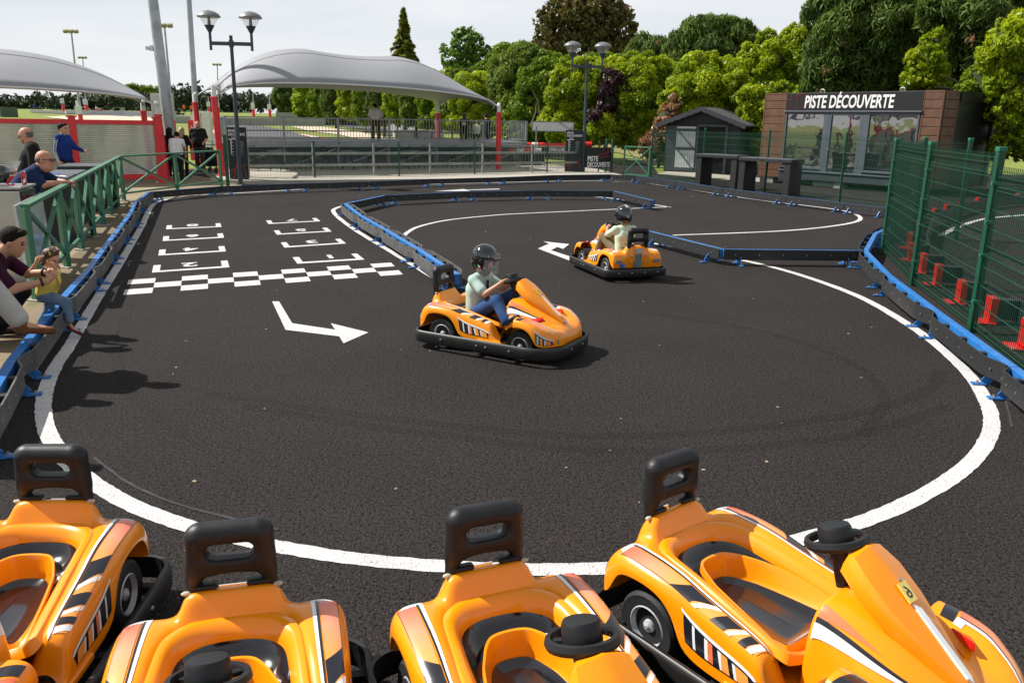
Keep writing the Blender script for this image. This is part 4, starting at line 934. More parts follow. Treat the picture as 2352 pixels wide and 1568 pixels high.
# polycarbonate screens in red frames
def poly_mat():
    m = bpy.data.materials.new('ribbed_polycarbonate'); m.use_nodes = True; t = m.node_tree; b = t.nodes['Principled BSDF']; n = t.nodes.new; k = t.links.new
    b.inputs['Base Color'].default_value = (.40, .39, .37, 1); b.inputs['Roughness'].default_value = .35
    tc = n('ShaderNodeTexCoord'); wv = n('ShaderNodeTexWave'); wv.bands_direction = 'Z'; wv.inputs['Scale'].default_value = 5.0; k(tc.outputs['Object'], wv.inputs[0])
    nz = n('ShaderNodeTexNoise'); nz.inputs['Scale'].default_value = 1.0; nz.inputs['Detail'].default_value = 5; mp_ = n('ShaderNodeMapping'); mp_.inputs['Scale'].default_value = (1.6, 1.6, .35); k(tc.outputs['Object'], mp_.inputs[0]); k(mp_.outputs[0], nz.inputs[0]); cr_ = n('ShaderNodeValToRGB'); cr_.color_ramp.elements[0].position = .36; cr_.color_ramp.elements[0].color = (.22, .24, .28, 1); cr_.color_ramp.elements[1].position = .62; cr_.color_ramp.elements[1].color = (.50, .48, .46, 1); k(nz.outputs[0], cr_.inputs[0]); k(cr_.outputs[0], b.inputs['Base Color'])  # blurred figures behind the sheet are put into its colour as noise smears
    bp = n('ShaderNodeBump'); bp.inputs['Strength'].default_value = .5; bp.inputs['Distance'].default_value = .02; k(wv.outputs[0], bp.inputs['Height']); k(bp.outputs[0], b.inputs['Normal'])
    mr = n('ShaderNodeMapRange'); mr.inputs[3].default_value = .45; mr.inputs[4].default_value = .92; k(wv.outputs[0], mr.inputs[0]); k(mr.outputs[0], b.inputs['Alpha'])
    return m
polym = poly_mat()
sd = Vector((-.85, -.53, 0)).normalized()
def screen(a, c, label, lpost):
    a = Vector(a); c = Vector(c); d = c - a; L = d.length; r = empty('wind_screen', (a.x, a.y, 0), math.atan2(d.y, d.x), label, 'screen', 'red framed ribbed screens')
    b = MB(); b.box((L / 2, 0, 1.88), (L, .10, .13)); b.build('top_rail', redm, r, bevel=.008)
    b = MB(); b.box((L / 2, 0, .20), (L, .10, .17)); b.build('bottom_rail', redm, r, bevel=.008)
    b = MB(); b.box((L / 2, 0, 1.05), (L - .02, .018, 1.56)); b.build('ribbed_sheet', polym, r)
    b = MB(); b.box((L, 0, 1.03), (.20, .17, 2.06)); b.box((L, 0, .012), (.32, .3, .025)); b.box((L, 0, 2.04), (.30, .22, .05)); b.build('red_post', redm, r, bevel=.01)
PR = Vector((-11.36, 27.33, 0)) + sd * .16
PM = Vector((0, 0, 0)); q = ray(172, 340)
# middle post: intersection of the sight line with the screen line
den = q[0] * sd.y - q[1] * sd.x; tt = (PR.y * q[0] - PR.x * q[1]) / (q[1] * sd.x - q[0] * sd.y); PM = PR + sd * tt
screen(PR + sd * 9.5, PM, 'red framed ribbed screen behind the bald man in black, cut by the left edge', True); screen(PM, PR, 'red framed ribbed screen right of the young man in blue', True)
# ------------------------------------------------------------------ grandstand
alu = mat('stand_aluminium', (.33, .345, .36), .45, .5, var=.2, vs=5); plank = mat('stand_plank', (.30, .27, .22), .7, var=.25, vs=8); dkp = mat('stand_riser_dark', (.17, .172, .17), .6, var=.3, vs=3)
GA = Vector((-11.4, 33.4, 0)); GB = Vector((.45, 39.9, 0)); gd = (GB - GA).normalized(); LG = (GB - GA).length
gs = empty('grandstand', GA, math.atan2(gd.y, gd.x), 'long metal grandstand seen from behind below the grey canopy', 'grandstand')
DZ = 1.16
b = MB(); b.box((LG / 2, .45, DZ), (LG, 1.1, .05)); b.build('walkway', alu, gs); b = MB(); b.box((LG / 2, -.10, DZ - .11), (LG, .05, .24)); b.build('edge_beam', alu, gs, bevel=.01)
b = MB(); b.box((LG / 2, .95, DZ - .62), (LG, .04, .95), rx=-.12); b.build('riser_board', dkp, gs)
for k, (y, z) in enumerate(((1.5, DZ + .02), (2.3, DZ - .28), (3.1, DZ - .58))):
    b = MB(); b.box((LG / 2, y, z), (LG, .8, .04)); b.build('step', alu, gs)
    b = MB(); b.box((LG / 2, y + .1, z + .38), (LG - .3, .26, .05)); b.build('bench_plank', plank, gs)
nb = 6
for i in range(nb + 1):
    x = LG * i / nb
    b = MB(); b.box((x, -.1, DZ + .42), (.10, .05, 1.08)); b.build('rail_post', alu, gs, bevel=.006)
    b = MB(); b.bar((x, 0, 0), (x, 0, DZ - .2), .055, .055); b.bar((x + .12, .5, 0), (x + .12, .5, DZ - .2), .05, .05); b.build('support_leg', alu, gs)
    if i < nb: b = MB(); b.bar((x + .1, .02, .15), (x + LG / nb - .1, .02, DZ - .3), .045, .045); b.build('brace', alu, gs)
for z in (DZ + .10, DZ + .94): b = MB(); b.bar((0, -.1, z), (LG, -.1, z), .045, .045); b.build('guard_rail', alu, gs)
for i in range(nb):
    b = MB(); n = 17
    for k in range(1, n): x = LG * (i + k / n) / nb; b.bar((x, -.1, DZ + .10), (x, -.1, DZ + .94), .018, .018)
    b.build('balusters', alu, gs)
for sx in (0, LG):
    b = MB(); b.bar((sx, -.1, DZ + .94), (sx, 1.6, DZ + .94), .045, .045); b.bar((sx, -.1, DZ + .1), (sx, 1.6, DZ + .1), .045, .045)
    for k in range(1, 14): y = -.1 + 1.7 * k / 14; b.bar((sx, y, DZ + .1), (sx, y, DZ + .94), .018, .018)
    b.build('side_guard', alu, gs)
b = MB()
for k in range(4):
    z0 = DZ - .30 * (k + 1); b.box((LG + .22 + .3 * k, .6, z0), (.3, 1.1, .04))
b.build('stair', alu, gs)
# low three rail fence in front of the stand
galr = mat('galvanised_rail', (.36, .35, .32), .5, .3, var=.3, vs=4)
QP = [gp(x, 417 if x < 900 else 411) for x in (610, 740)]; F0 = Vector((-9.0, 28.4, .13)); F1 = Vector((2.6, 35.0, .13)); fd = (F1 - F0).normalized(); LF = (F1 - F0).length
rf = empty('rail_fence', F0, math.atan2(fd.y, fd.x), 'low galvanised three rail fence standing between mesh fence and grandstand', 'fence')
for i in range(7): b = MB(); b.bar((LF * i / 6, 0, 0), (LF * i / 6, 0, 1.12), .06, .06); b.build('post', galr, rf, bevel=.006)
for z in (.38, .78): b = MB(); b.bar((0, -.04, z), (LF, -.04, z), .035, .085); b.build('rail', galr, rf, bevel=.006)
# bistro chairs and tables below the stand
wire = mat('dark_wire', (.012, .013, .014), .45, var=.1)
def make_chair():
    r = empty('bistro_chair', (0, 0, 0), 0, 'x', 'chair', 'dark wire bistro chairs under the grandstand')
    b = MB()
    for k in range(5): q = .24 - k * .045; b.tube([(q * math.cos(t), q * math.sin(t), .45) for t in np.linspace(0, 2 * math.pi, 14)[:-1]], .011, 5, closed=True)
    b.build('seat', wire, r); b = MB()
    for k in range(4):
        q = .27 - k * .06; b.tube([(q * math.cos(t), .22 + .05 * math.sin(t), .66 + q * .95 * math.sin(t)) for t in np.linspace(0, 2 * math.pi, 14)[:-1]], .011, 5, closed=True)
    b.tube([(-.25, .23, .62), (-.27, 0, .62), (-.25, -.12, .46)], .012, 5); b.tube([(.25, .23, .62), (.27, 0, .62), (.25, -.12, .46)], .012, 5); b.build('backrest', wire, r)
    for x in (-1, 1):
        for y in (-1, 1): b = MB(); b.tube([(x * .17, y * .17, .45), (x * .24, y * .24, 0)], .013, 6); b.build('leg', wire, r)
    return r
def make_table():
    r = empty('bistro_table', (0, 0, 0), 0, 'x', 'table', 'dark wire bistro tables under the grandstand')
    b = MB(); b.lathe([(.38, .70), (.38, .725), (.36, .73)], 20); b.build('tabletop', mat('table_slate', (.06, .065, .07), .4), r)
    for k in range(4): a = k * math.pi / 2 + .5; b = MB(); b.tube([(.1 * math.cos(a), .1 * math.sin(a), .70), (.32 * math.cos(a), .32 * math.sin(a), 0)], .014, 6); b.build('leg', wire, r)
    return r
ch = make_chair(); tb = make_table()
def stp(x, off): # point along the stand front seen at image column x
    q = ray(x, 380); o = GA + Vector((gd.y, -gd.x, 0)) * off
    s_ = (o.y * q[0] - o.x * q[1]) / (q[1] * gd.x - q[0] * gd.y); p = o + gd * s_; return (p.x, p.y, .13)
cl = [(578, 2.0, 'leftmost bistro chair under the grandstand, beside the first table'), (697, 1.9, 'bistro chair under the stand just left of the second green fence post'), (757, 1.9, 'bistro chair just right of the first tall green post below the stand'), (857, 1.8, 'bistro chair below the man in the white shirt'), (925, 1.7, 'bistro chair right beside the green post at the middle of the stand'), (980, 1.7, 'bistro chair in the right half, left of its table'), (1033, 1.7, 'bistro chair right of the table in the right half'), (1122, 1.6, 'rightmost bistro chair, by the red shelter post')]
for i, (x, o, l) in enumerate(cl):
    p = stp(x, o); rz = [.3, -.8, 1.2, .2, -1.3, .6, -.4, .9][i]
    if i == 0: ch.location = p; ch.rotation_euler = (0, 0, rz); ch['label'] = l
    else: copy_tree(ch, p, rz, l)
for i, (x, o, l) in enumerate([(640, 2.1, 'leftmost bistro table under the grandstand'), (800, 2.0, 'bistro table left of the stand middle, between two chairs'), (945, 1.8, 'bistro table right of the stand middle'), (1080, 1.8, 'rightmost bistro table, left of the red shelter post')]):
    p = stp(x, o)
    if i == 0: tb.location = p; tb['label'] = l
    else: copy_tree(tb, p, i * .4, l)
# ------------------------------------------------------------------ totem signs
sgb = mat('sign_black', (.010, .010, .011), .4, var=.1); sgw = mat('sign_white', (.80, .80, .79), .5, var=.03); sgr = mat('sign_red', (.60, .015, .03), .5, var=.05); sgg = mat('sign_grey', (.10, .105, .11), .5)
def totem(p, rz, w, h, label, grp='height limit totems at the track entrances'):
    r = empty('totem_sign', p, rz, label, 'sign', grp); b = MB(); b.box((0, 0, h / 2), (w, .10, h)); bd = b.build('board', sgb, r, bevel=.006)
    y = -.052; U = (1, 0, 0); V = (0, 0, 1)
    place_text('PISTE', (-w * .44, y, h - .155), U, V, .085, sgw, bd, 'lettering', w * .36); place_text('DECOUVERTE', (-w * .44, y, h - .265), U, V, .085, sgw, bd, 'lettering', w * .86)
    place_text('120CM', (-w * .30, y, h - .35), U, V, .045, sgw, bd, 'lettering', w * .2)
    b = MB(); b.box((-w * .25, y, h - .38), (w * .40, .008, .022)); b.box((-w * .32, y, h - .62), (.028, .008, .48))
    for k in range(5): b.box((-w * .32 + .035 + .015, y, h - .48 - k * .1), (.06, .008, .012))
    b.build('height_scale', sgw, bd)
    s = SD(.03); s.ell((w * .18, y + .01, h - .52), (.10, .02, .11)); s.cap((w * .18, y + .01, h - .62), (w * .12, y + .01, h - .85), .07, .10).cap((w * .12, y + .01, h - .75), (w * .30, y + .01, h - .70), .04, .03); s.obj('driver_picture', sgg, bd, .02)
    b = MB()
    for a, c in (((-.40, .42), (.42, .62)), ((-.28, .18), (-.10, .62)), ((.25, .55), (.38, .2)), ((-.42, .36), (-.2, .40))): b.bar((a[0] * w, y, a[1]), (c[0] * w, y, c[1]), .006, .016)
    b.build('red_lines', sgr, bd)
p = gp(549, 422); totem((p.x - .05, p.y + .25, 0), R(16), .60, 1.78, 'black sign totem behind the left lamp post, partly hidden by it')
p = gp(1317, 402); totem((p.x, p.y + .1, 0), R(10), .74, 1.80, 'black sign totem beside the right lamp post')
# sign panel on the low fence
a = gp(1346, 372); w = 1.12
r = empty('sign_panel', (at(1346, 374, 34.8).x, 34.8, 0), R(16), 'black sign panel with white words hung on the mesh fence right of the lamp', 'sign')
b = MB(); b.box((w / 2, 0, .72), (w, .02, .82)); bd = b.build('board', sgb, r)
place_text('PISTE', (.06, -.012, .58), (1, 0, 0), (0, 0, 1), .20, sgw, bd, 'lettering', .46); place_text('DECOUVERTE', (.06, -.012, .34), (1, 0, 0), (0, 0, 1), .20, sgw, bd, 'lettering', 1.0)
b = MB()
for q, s_ in (((.55, .80), (1.08, .98)), ((.72, .72), (.78, 1.1)), ((.92, .75), (.96, 1.1)), ((.6, .70), (1.05, .78))): b.bar((q[0], -.012, q[1]), (s_[0], -.012, s_[1]), .005, .012)
b.build('red_lines', sgr, bd)
# white board, crowd barriers, red sign, tyre rolls at the far entrance
r = empty('white_board', (at(1270, 300, 40).x, 40, 0), R(7), 'blank white board with grey frame before the laurel hedge', 'board')
A0 = at(1222, 281, 40) - r.location; A1 = at(1318, 301, 40) - r.location; hw = (A1.x - A0.x); zc = (A0.z + A1.z) / 2; xc = (A0.x + A1.x) / 2
b = MB(); b.box((xc, 0, zc), (hw, .05, .42)); b.build('panel', mat('board_white', (.66, .67, .66), .5, var=.05), r)
b = MB()
for z in (zc - .22, zc + .22): b.box((xc, -.01, z), (hw + .04, .08, .035))
for x in (xc - hw / 2, xc + hw / 2): b.box((x, -.01, zc), (.035, .08, .46))
b.build('frame', mat('frame_taupe', (.16, .15, .13), .5), r)
b = MB(); b.bar((xc + hw / 2 - .7, -.035, zc + .2), (xc + hw / 2 - .02, -.035, zc - .2), .02, .05, (0, 1, 0)); b.build('strap', mat('frame_taupe', (.16, .15, .13)), r)
for x in (xc - hw / 2 + .2, xc + hw / 2 - .1): b = MB(); b.bar((x, 0, 0), (x, 0, zc), .06, .06); b.build('leg', galr, r)
def crowd_barrier(p, rz, label):
    r = empty('crowd_barrier', p, rz, label, 'barrier', 'grey crowd barriers by the far entrance'); b = MB(); b.tube([(0, 0, .2), (0, 0, 1.08), (2.1, 0, 1.08), (2.1, 0, .2)], .022, 8, closed=True); b.build('frame', galr, r)
    b = MB()
    for k in range(1, 15): b.bar((2.1 * k / 15, 0, .2), (2.1 * k / 15, 0, 1.08), .014, .014)
    b.build('bars', galr, r)
    for x in (.35, 1.75): b = MB(); b.tube([(x, -.3, 0), (x, 0, .22), (x, .3, 0)], .018, 6); b.build('foot', galr, r)
p = gp(1235, 397); crowd_barrier((p.x - .8, p.y + .4, 0), R(12), 'grey crowd barrier between the grandstand end and the black totem')
p = gp(1175, 397); crowd_barrier((p.x - .6, p.y + 1.2, 0), R(62), 'grey crowd barrier turned beside the grandstand stair')
r = empty('banner_sign', (at(1262, 345, 39).x, 39, 0), R(8), 'black banner with red top edge left of the black totem', 'sign'); b = MB(); b.box((.35, 0, .85), (1.35, .03, .62)); bd = b.build('board', sgb, r); b = MB(); b.box((.35, -.02, 1.10), (1.35, .012, .11)); b.build('red_band', sgr, bd); place_text('SENS UNIQUE', (-.02, -.02, .82), (1, 0, 0), (0, 0, 1), .14, sgw, bd, 'lettering', 1.0)
for q, l in ((-.2, 'left'), (.9, 'right')): b = MB(); b.bar((q, .03, 0), (q, .03, .9), .05, .05); b.build('leg', galr, r)
def roll_barrier(xa, xb, y, Y, n, label, r0=.14):
    A0 = at(xa, y, Y); A1 = at(xb, y + (xb - xa) * .012, Y); r = empty('foam_barrier', (A0.x, A0.y, 0), 0, label, 'barrier', 'red and white foam barriers behind the far entrance'); L = A1.x - A0.x
    for k in range(n):
        b = MB(); b.tube([(L * k / n + .02, 0, A0.z), (L * (k + 1) / n - .02, 0, A0.z)], r0, 12); b.build('foam_roll', [redp, mat('foam_white', (.7, .69, .66), .6)][k % 2], r, smooth=True)
    b = MB(); b.box((L / 2, .05, A0.z / 2 - .05), (L, .06, max(A0.z - .1, .1))); b.build('belt', rubber, r)
roll_barrier(1172, 1252, 333, 41.5, 5, 'upper red and white foam barrier right of the red shelter post'); roll_barrier(1165, 1245, 345, 39.8, 4, 'lower red and white foam barrier right of the red shelter post', .11)
roll_barrier(1305, 1360, 331, 41, 3, 'short red and white foam barrier behind the right lamp post', .13)
r = empty('traffic_cone', gt(1157, 272, 0) if False else (at(1160, 308, 52).x + 1.2, 52, 0), 0, 'small orange and white cone on the far track right of the stand', 'cone'); b = MB(); b.lathe([(.16, .03), (.04, .55), (.03, .56)], 14); b.box((0, 0, .015), (.4, .4, .03)); b.build('cone_body', mat('cone_orange', (.8, .18, .03), .5), r); b = MB(); b.lathe([(.115, .22), (.085, .34)], 14, cap=False); b.build('band', sgw, r)
# ------------------------------------------------------------------ kiosk
kdark = mat('kiosk_anthracite', (.036, .043, .052), .45, var=.15, vs=2); kblack = mat('kiosk_black', (.010, .011, .012), .35, var=.15, vs=2); frame_m = mat('window_frame_grey', (.085, .10, .12), .4, var=.1)
wood = mat('cladding_brown', (.135, .060, .030), .5, var=.35, vs=3.5, bump=.1, bs=30)
mg = bpy.data.materials.new('window_glass'); mg.use_nodes = True; bb = mg.node_tree.nodes['Principled BSDF']; bb.inputs['Base Color'].default_value = (.015, .017, .018, 1); bb.inputs['Roughness'].default_value = .02; bb.inputs['Specular IOR Level'].default_value = 1.0; bb.inputs['IOR'].default_value = 2.2
tcn = mg.node_tree.nodes.new('ShaderNodeTexCoord'); nzn = mg.node_tree.nodes.new('ShaderNodeTexNoise'); nzn.inputs['Scale'].default_value = 1.3; bpn = mg.node_tree.nodes.new('ShaderNodeBump'); bpn.inputs['Strength'].default_value = .12; bpn.inputs['Distance'].default_value = .05
mg.node_tree.links.new(tcn.outputs['Object'], nzn.inputs[0]); mg.node_tree.links.new(nzn.outputs[0], bpn.inputs['Height']); mg.node_tree.links.new(bpn.outputs[0], bb.inputs['Normal'])
def rayd(x, y, d):  # point on a sight line at optical depth d
    q = ray(x, y); return Vector(EYE + q * (d / FD))
KL = rayd(3068 / 1.7415, 377 / 1.7415, 31.3); KR = rayd(3783 / 1.7415, 358.5 / 1.7415, 25.9)
kz = (KL.z + KR.z) / 2; kd = Vector((KR.x - KL.x, KR.y - KL.y, 0)); KW = kd.length; ka = math.atan2(kd.y, kd.x)
kio = empty('ticket_kiosk', (KL.x, KL.y, 0), ka, 'dark container kiosk with brown cladding, large windows and lettered sign', 'kiosk')
KD = 3.4; z0 = .22; KH = kz
b = MB(); b.box((KW / 2, KD / 2 + .02, (z0 + KH) / 2), (KW - .02, KD, KH - z0)); b.build('container', kblack, kio, bevel=.02)
wl_ = .95
for x0, x1, nm in ((0, wl_, 'cladding'), (KW - .62, KW, 'cladding')):
    b = MB(); nbd = 11
    for k in range(nbd): zz0 = z0 + (KH - z0) * k / nbd; b.box(((x0 + x1) / 2, -.035, zz0 + (KH - z0) / nbd / 2), (x1 - x0 - .02, .05, (KH - z0) / nbd - .022))
    b.build(nm, wood, kio, bevel=.006)
    b = MB(); b.box((x0, -.03, (z0 + KH) / 2), (.05, .08, KH - z0)); b.box((x1, -.03, (z0 + KH) / 2), (.05, .08, KH - z0)); b.box(((x0 + x1) / 2, -.03, KH - .02), (x1 - x0, .08, .05)); b.build('corner_trim', wood, kio)
b = MB(); nbd = 11
for k in range(nbd): zz0 = z0 + (KH - z0) * k / nbd; b.box((KW + .025, .42, zz0 + (KH - z0) / nbd / 2), (.05, .80, (KH - z0) / nbd - .022))
b.build('cladding', wood, kio, bevel=.006)
sx0, sx1 = wl_ + .02, KW - .64; st_, sb_ = KH - .02, KH - .62
b = MB(); b.box(((sx0 + sx1) / 2, -.05, (st_ + sb_) / 2), (sx1 - sx0, .06, st_ - sb_)); sgn = b.build('sign_board', sgb, kio); b = MB(); b.box(((sx0 + sx1) / 2, -.07, sb_ - .03), (sx1 - sx0 + .06, .12, .05)); b.build('sign_ledge', frame_m, kio, bevel=.01)
SWd = sx1 - sx0; place_text('PISTE DÉCOUVERTE', (sx0 + SWd * .155, -.082, sb_ + .10), (1, 0, 0), (0, 0, 1), .43, sgw, sgn, 'lettering', SWd * .66, .10, .022)
b = MB()
for q, s_ in (((0, .30), (.15, .60)), ((.045, .0), (.04, .6)), ((.10, .0), (.092, .6)), ((.155, .3), (.15, .6)), ((.10, .03), (.19, .22))): b.bar((sx0 + SWd * q[0], -.083, sb_ + q[1]), (sx0 + SWd * s_[0], -.083, sb_ + s_[1]), .005, .02, (0, 1, 0))
b.build('red_lines', sgr, sgn)
wz0, wz1 = z0 + .42, sb_ - .10; wW = sx1 - sx0
for (f0, f1, dz, nm) in ((.01, .325, 0, 'window'), (.365, .60, -.30, 'door'), (.65, .985, 0, 'window')):
    x0 = sx0 + wW * f0; x1 = sx0 + wW * f1; za = wz0 + dz
    t = .07 if nm == 'window' else .13; b = MB()
    for q in (x0, x1): b.box((q, -.02, (za + wz1) / 2), (t, .10, wz1 - za + t))
    for q in (za, wz1): b.box(((x0 + x1) / 2, -.02, q), (x1 - x0 - t, .10, t))
    wf = b.build(nm, frame_m, kio, bevel=.01); b = MB(); b.box(((x0 + x1) / 2, -.005, (za + wz1) / 2), (x1 - x0 - t, .03, wz1 - za - t)); b.build('pane', mg, wf)
    if nm == 'door': b = MB(); b.bar((x0 + .02, -.09, 1.35), (x0 + .02, -.14, 1.35), .03, .03); b.bar((x0 + .02, -.14, 1.35), (x0 + .17, -.14, 1.35), .025, .03); b.build('handle', steel, wf)
for f0, f1 in ((.33, .36), (.605, .645)): b = MB(); b.box((sx0 + wW * (f0 + f1) / 2, -.03, (wz0 - .3 + sb_) / 2), (wW * (f1 - f0), .08, sb_ - wz0 + .28)); b.build('mullion', frame_m, kio, bevel=.01)
b = MB(); b.box(((sx0 + sx1) / 2, -.04, z0 + .13), (wW + .04, .10, .26)); b.build('base_beam', kdark, kio, bevel=.01); b = MB(); b.box(((sx0 + sx1) / 2, -.06, z0 + .30), (wW + .04, .16, .05)); b.build('sill', frame_m, kio, bevel=.01)
b = MB(); b.box((KW + .01, KD / 2 + .5, KH - .16), (.03, KD - 1.0, .30)); b.build('roof_beam', kblack, kio)
b = MB(); b.box((KW + .02, KD - .05, (z0 + KH) / 2), (.06, .16, KH - z0)); b.build('corner_post', kdark, kio)
b = MB(); b.box((KW + .10, KD - .05, KH + .02), (.07, .14, .55)); ant = b.build('antenna_box', mat('plastic_white', (.75, .77, .80), .4, var=.03), kio, bevel=.02); b = MB(); b.tube([(KW + .1, KD, KH + .1), (KW + .22, KD + .05, KH - .05), (KW + .2, KD + .06, KH - .35), (KW + .05, KD, KH - .3)], .012, 6); b.build('cable', mat('plastic_white', (.75, .77, .80)), ant)
for x in (.5, KW / 2, KW - .5): b = MB(); b.box((x, .15, z0 / 2), (.3, .3, z0)); b.build('block', galr, kio)
for x in (2.2, KW - 1.6): b = MB(); b.tube([(x - .09, .3, KH), (x - .07, .3, KH + .1), (x, .3, KH + .13), (x + .07, .3, KH + .1), (x + .09, .3, KH)], .02, 8); b.build('lifting_eye', steel, kio)
# perforated metal step below the kiosk door
p = gp(1905, 429); r = empty('metal_step', (p.x, p.y, 0), ka, 'perforated pale metal step below the kiosk door', 'step'); b = MB(); b.box((0, 0, .17), (1.15, .40, .03)); b.box((0, -.19, .09), (1.15, .02, .17)); b.box((0, .19, .09), (1.15, .02, .17)); b.build('tread', mat('step_aluminium', (.55, .55, .53), .5, .3, var=.6, vs=30), r)
# ------------------------------------------------------------------ shed
shk = mat('shed_black', (.016, .018, .022), .6, var=.25, vs=5); trimm = mat('shed_trim_grey', (.055, .062, .072), .55, var=.2); doorg = mat('shed_door_pale', (.60, .62, .64), .6, var=.12, vs=5); shing = mat('shingle_slate', (.045, .05, .058), .55, var=.35, vs=9)
p0 = gp(1537, 396); sh = empty('garden_shed', (p0.x - .15, p0.y + .6, 0), R(-27), 'black wooden shed with scalloped gable trim and pale open door', 'shed')
SWW, SD_, EH, AH = 3.3, 3.2, 2.12, 2.72
b = MB()
for k in range(14): b.box((.0 + SWW / 2, -.0 + .03 * 0 + (.0), .075 + k * .15), (SWW, .03, .143))
b.build('front_wall', shk, sh)
b = MB(); b.prism([(0, .02, 0), (SWW, .02, 0), (SWW, .02, EH), (SWW / 2, .02, AH), (0, .02, EH)], (0, SD_, 0)); b.build('body', shk, sh)
for sg in (-1, 1):
    e = SWW / 2 + .32; n = Vector((sg * .35, 0, 1)).normalized()
    A_ = Vector((SWW / 2, -.38, AH + .10)); B2 = Vector((SWW / 2 + sg * e, -.38, AH + .10 - e * .37)); b = MB(); G = []
    rows = 9
    for i in range(rows):
        q0 = A_.lerp(B2, i / rows); q1 = A_.lerp(B2, (i + 1.15) / rows); up = Vector((0, 0, .012 + .018 * 0))
        b.add([q0, q1 + Vector((0, 0, .02)), q1 + Vector((0, SD_ + .8, .02)), q0 + Vector((0, SD_ + .8, 0)), q0 - Vector((0, 0, .05)), q1 - Vector((0, 0, .05)), q1 + Vector((0, SD_ + .8, -.05)), q0 + Vector((0, SD_ + .8, -.05))], [(0, 1, 2, 3), (4, 5, 6, 7), (0, 1, 5, 4), (2, 3, 7, 6), (1, 2, 6, 5), (0, 3, 7, 4)])
    rf_ = b.build('roof', shing, sh)
    if sg == 1:
        b = MB()
        for i in range(rows):
            for k in range(16):
                q = A_.lerp(B2, (i + .5 + .5 * (k % 2 == 0) * 0) / rows) + Vector((0, .15 + k * .25 + (.12 if i % 2 else 0), .035)); b.box(q, (.30, .012, .006), ry=.35)
        b.build('tile_edges', mat('tile_edge_pale', (.28, .28, .28), .5), rf_)
    b = MB(); n = 40; P = []
    top = [A_.lerp(B2, t) + Vector((0, -.02, .05)) for t in (0, 1)]
    low = [A_.lerp(B2, i / n) + Vector((0, -.02, -.13 - .035 * abs(math.sin(i / n * math.pi * 7)))) for i in range(n + 1)]
    b.prism([top[0], top[1]] + low[::-1], (0, -.03, 0)); b.build('scalloped_trim', trimm, sh, fix=True)
b = MB(); b.box((.95, -.06, 1.05), (.86, .05, 1.92)); dr = b.build('open_door', doorg, sh)
b = MB()
for z in (.16, 1.05, 1.86): b.box((.95, -.095, z), (.90, .025, .12))
b.bar((.62, -.097, 1.80), (1.30, -.097, 1.10), .025, .10, (0, 1, 0)); b.bar((.62, -.097, .98), (1.30, -.097, .22), .025, .10, (0, 1, 0)); b.build('door_brace', trimm, dr)
b = MB()
for k in range(7): b.box((.53 + .12 * k + .06, -.086, 1.05), (.006, .004, 1.92))
b.build('plank_joints', trimm, dr)
b = MB(); b.box((.28, -.05, 1.05), (.44, .04, 1.95)); b.build('second_door', trimm, sh); b = MB(); b.box((1.47, -.04, 1.05), (.10, .08, 2.1)); b.box((2.75, -.04, 1.05), (.12, .08, 2.1)); b.box((2.1, -.04, 2.06), (1.3, .08, .10)); b.build('door_frame', trimm, sh)
b = MB(); b.box((2.1, -.022, 1.0), (1.16, .012, 2.0)); b.build('opening_shade_panel', mat('opening_shade', (.004, .004, .004), .9), sh)  # black sheet on the closed wall paints the shade inside the doorway
# ------------------------------------------------------------------ black bar tables
rat = mat('black_rattan', (.014, .014, .016), .5, var=.5, vs=40, bump=.6, bs=60); rtop = mat('bar_top_grey', (.09, .095, .11), .45, var=.1)
def bar_table(p, rz, w, label, d=.75, h=1.12):
    r = empty('bar_table', p, rz, label, 'bar table', 'tall black woven bar tables'); b = MB(); b.box((0, 0, h - .05), (w, d, .10)); tp = b.build('tabletop', rat, r, bevel=.01); b = MB(); b.box((0, 0, h + .006), (w - .04, d - .04, .012)); b.build('glass_top', rtop, tp)
    for x in (-w / 2 + .14, w / 2 - .14): b = MB(); b.box((x, 0, (h - .10) / 2), (.22, d - .06, h - .10)); b.build('leg', rat, r, bevel=.012)
p = gp(1668, 434); bar_table((p.x - .1, p.y + .5, 0), ka + .12, 1.7, 'black woven bar table in front of the shed opening'); p = gp(1768, 449); bar_table((p.x + .05, p.y + .4, 0), ka + .1, 1.9, 'black woven bar table in front of the kiosk left window')
# ------------------------------------------------------------------ belt barrier of the neighbouring track (red brackets, black belt)
bk = [(2352, 800), (2271, 741), (2204, 697), (2151, 656), (2117, 627), (2089, 599), (2087, 571), (2100, 541), (2113, 521), (2142, 508), (2170, 497), (2203, 488), (2243, 479), (2335, 468)]
BP = [gp(x, y) for x, y in bk]
bb_ = empty('belt_barrier', (BP[0].x, BP[0].y, 0), 0, 'curved black belt barrier with red brackets behind the tall fence', 'track barrier')
lo = Vector((BP[0].x, BP[0].y, 0)); SPB = spline([p - lo for p in BP], 6); G = []; ctr = Vector((9.0, 14.0, 0)) - lo
bolt_p = []
for i, p in enumerate(SPB):
    d = (SPB[min(i + 1, len(SPB) - 1)] - SPB[max(i - 1, 0)]).normalized(); n = Vector((d.y, -d.x, 0)); n = n if n.x > 0 or True else -n
    G.append([p + n * o + Vector((0, 0, z)) for o, z in ((.26, .05), (.26, .29), (.285, .29), (.285, .05))])
b = MB(); b.grid(G, closed_v=True); b.build('belt', rubber, bb_, smooth=False)
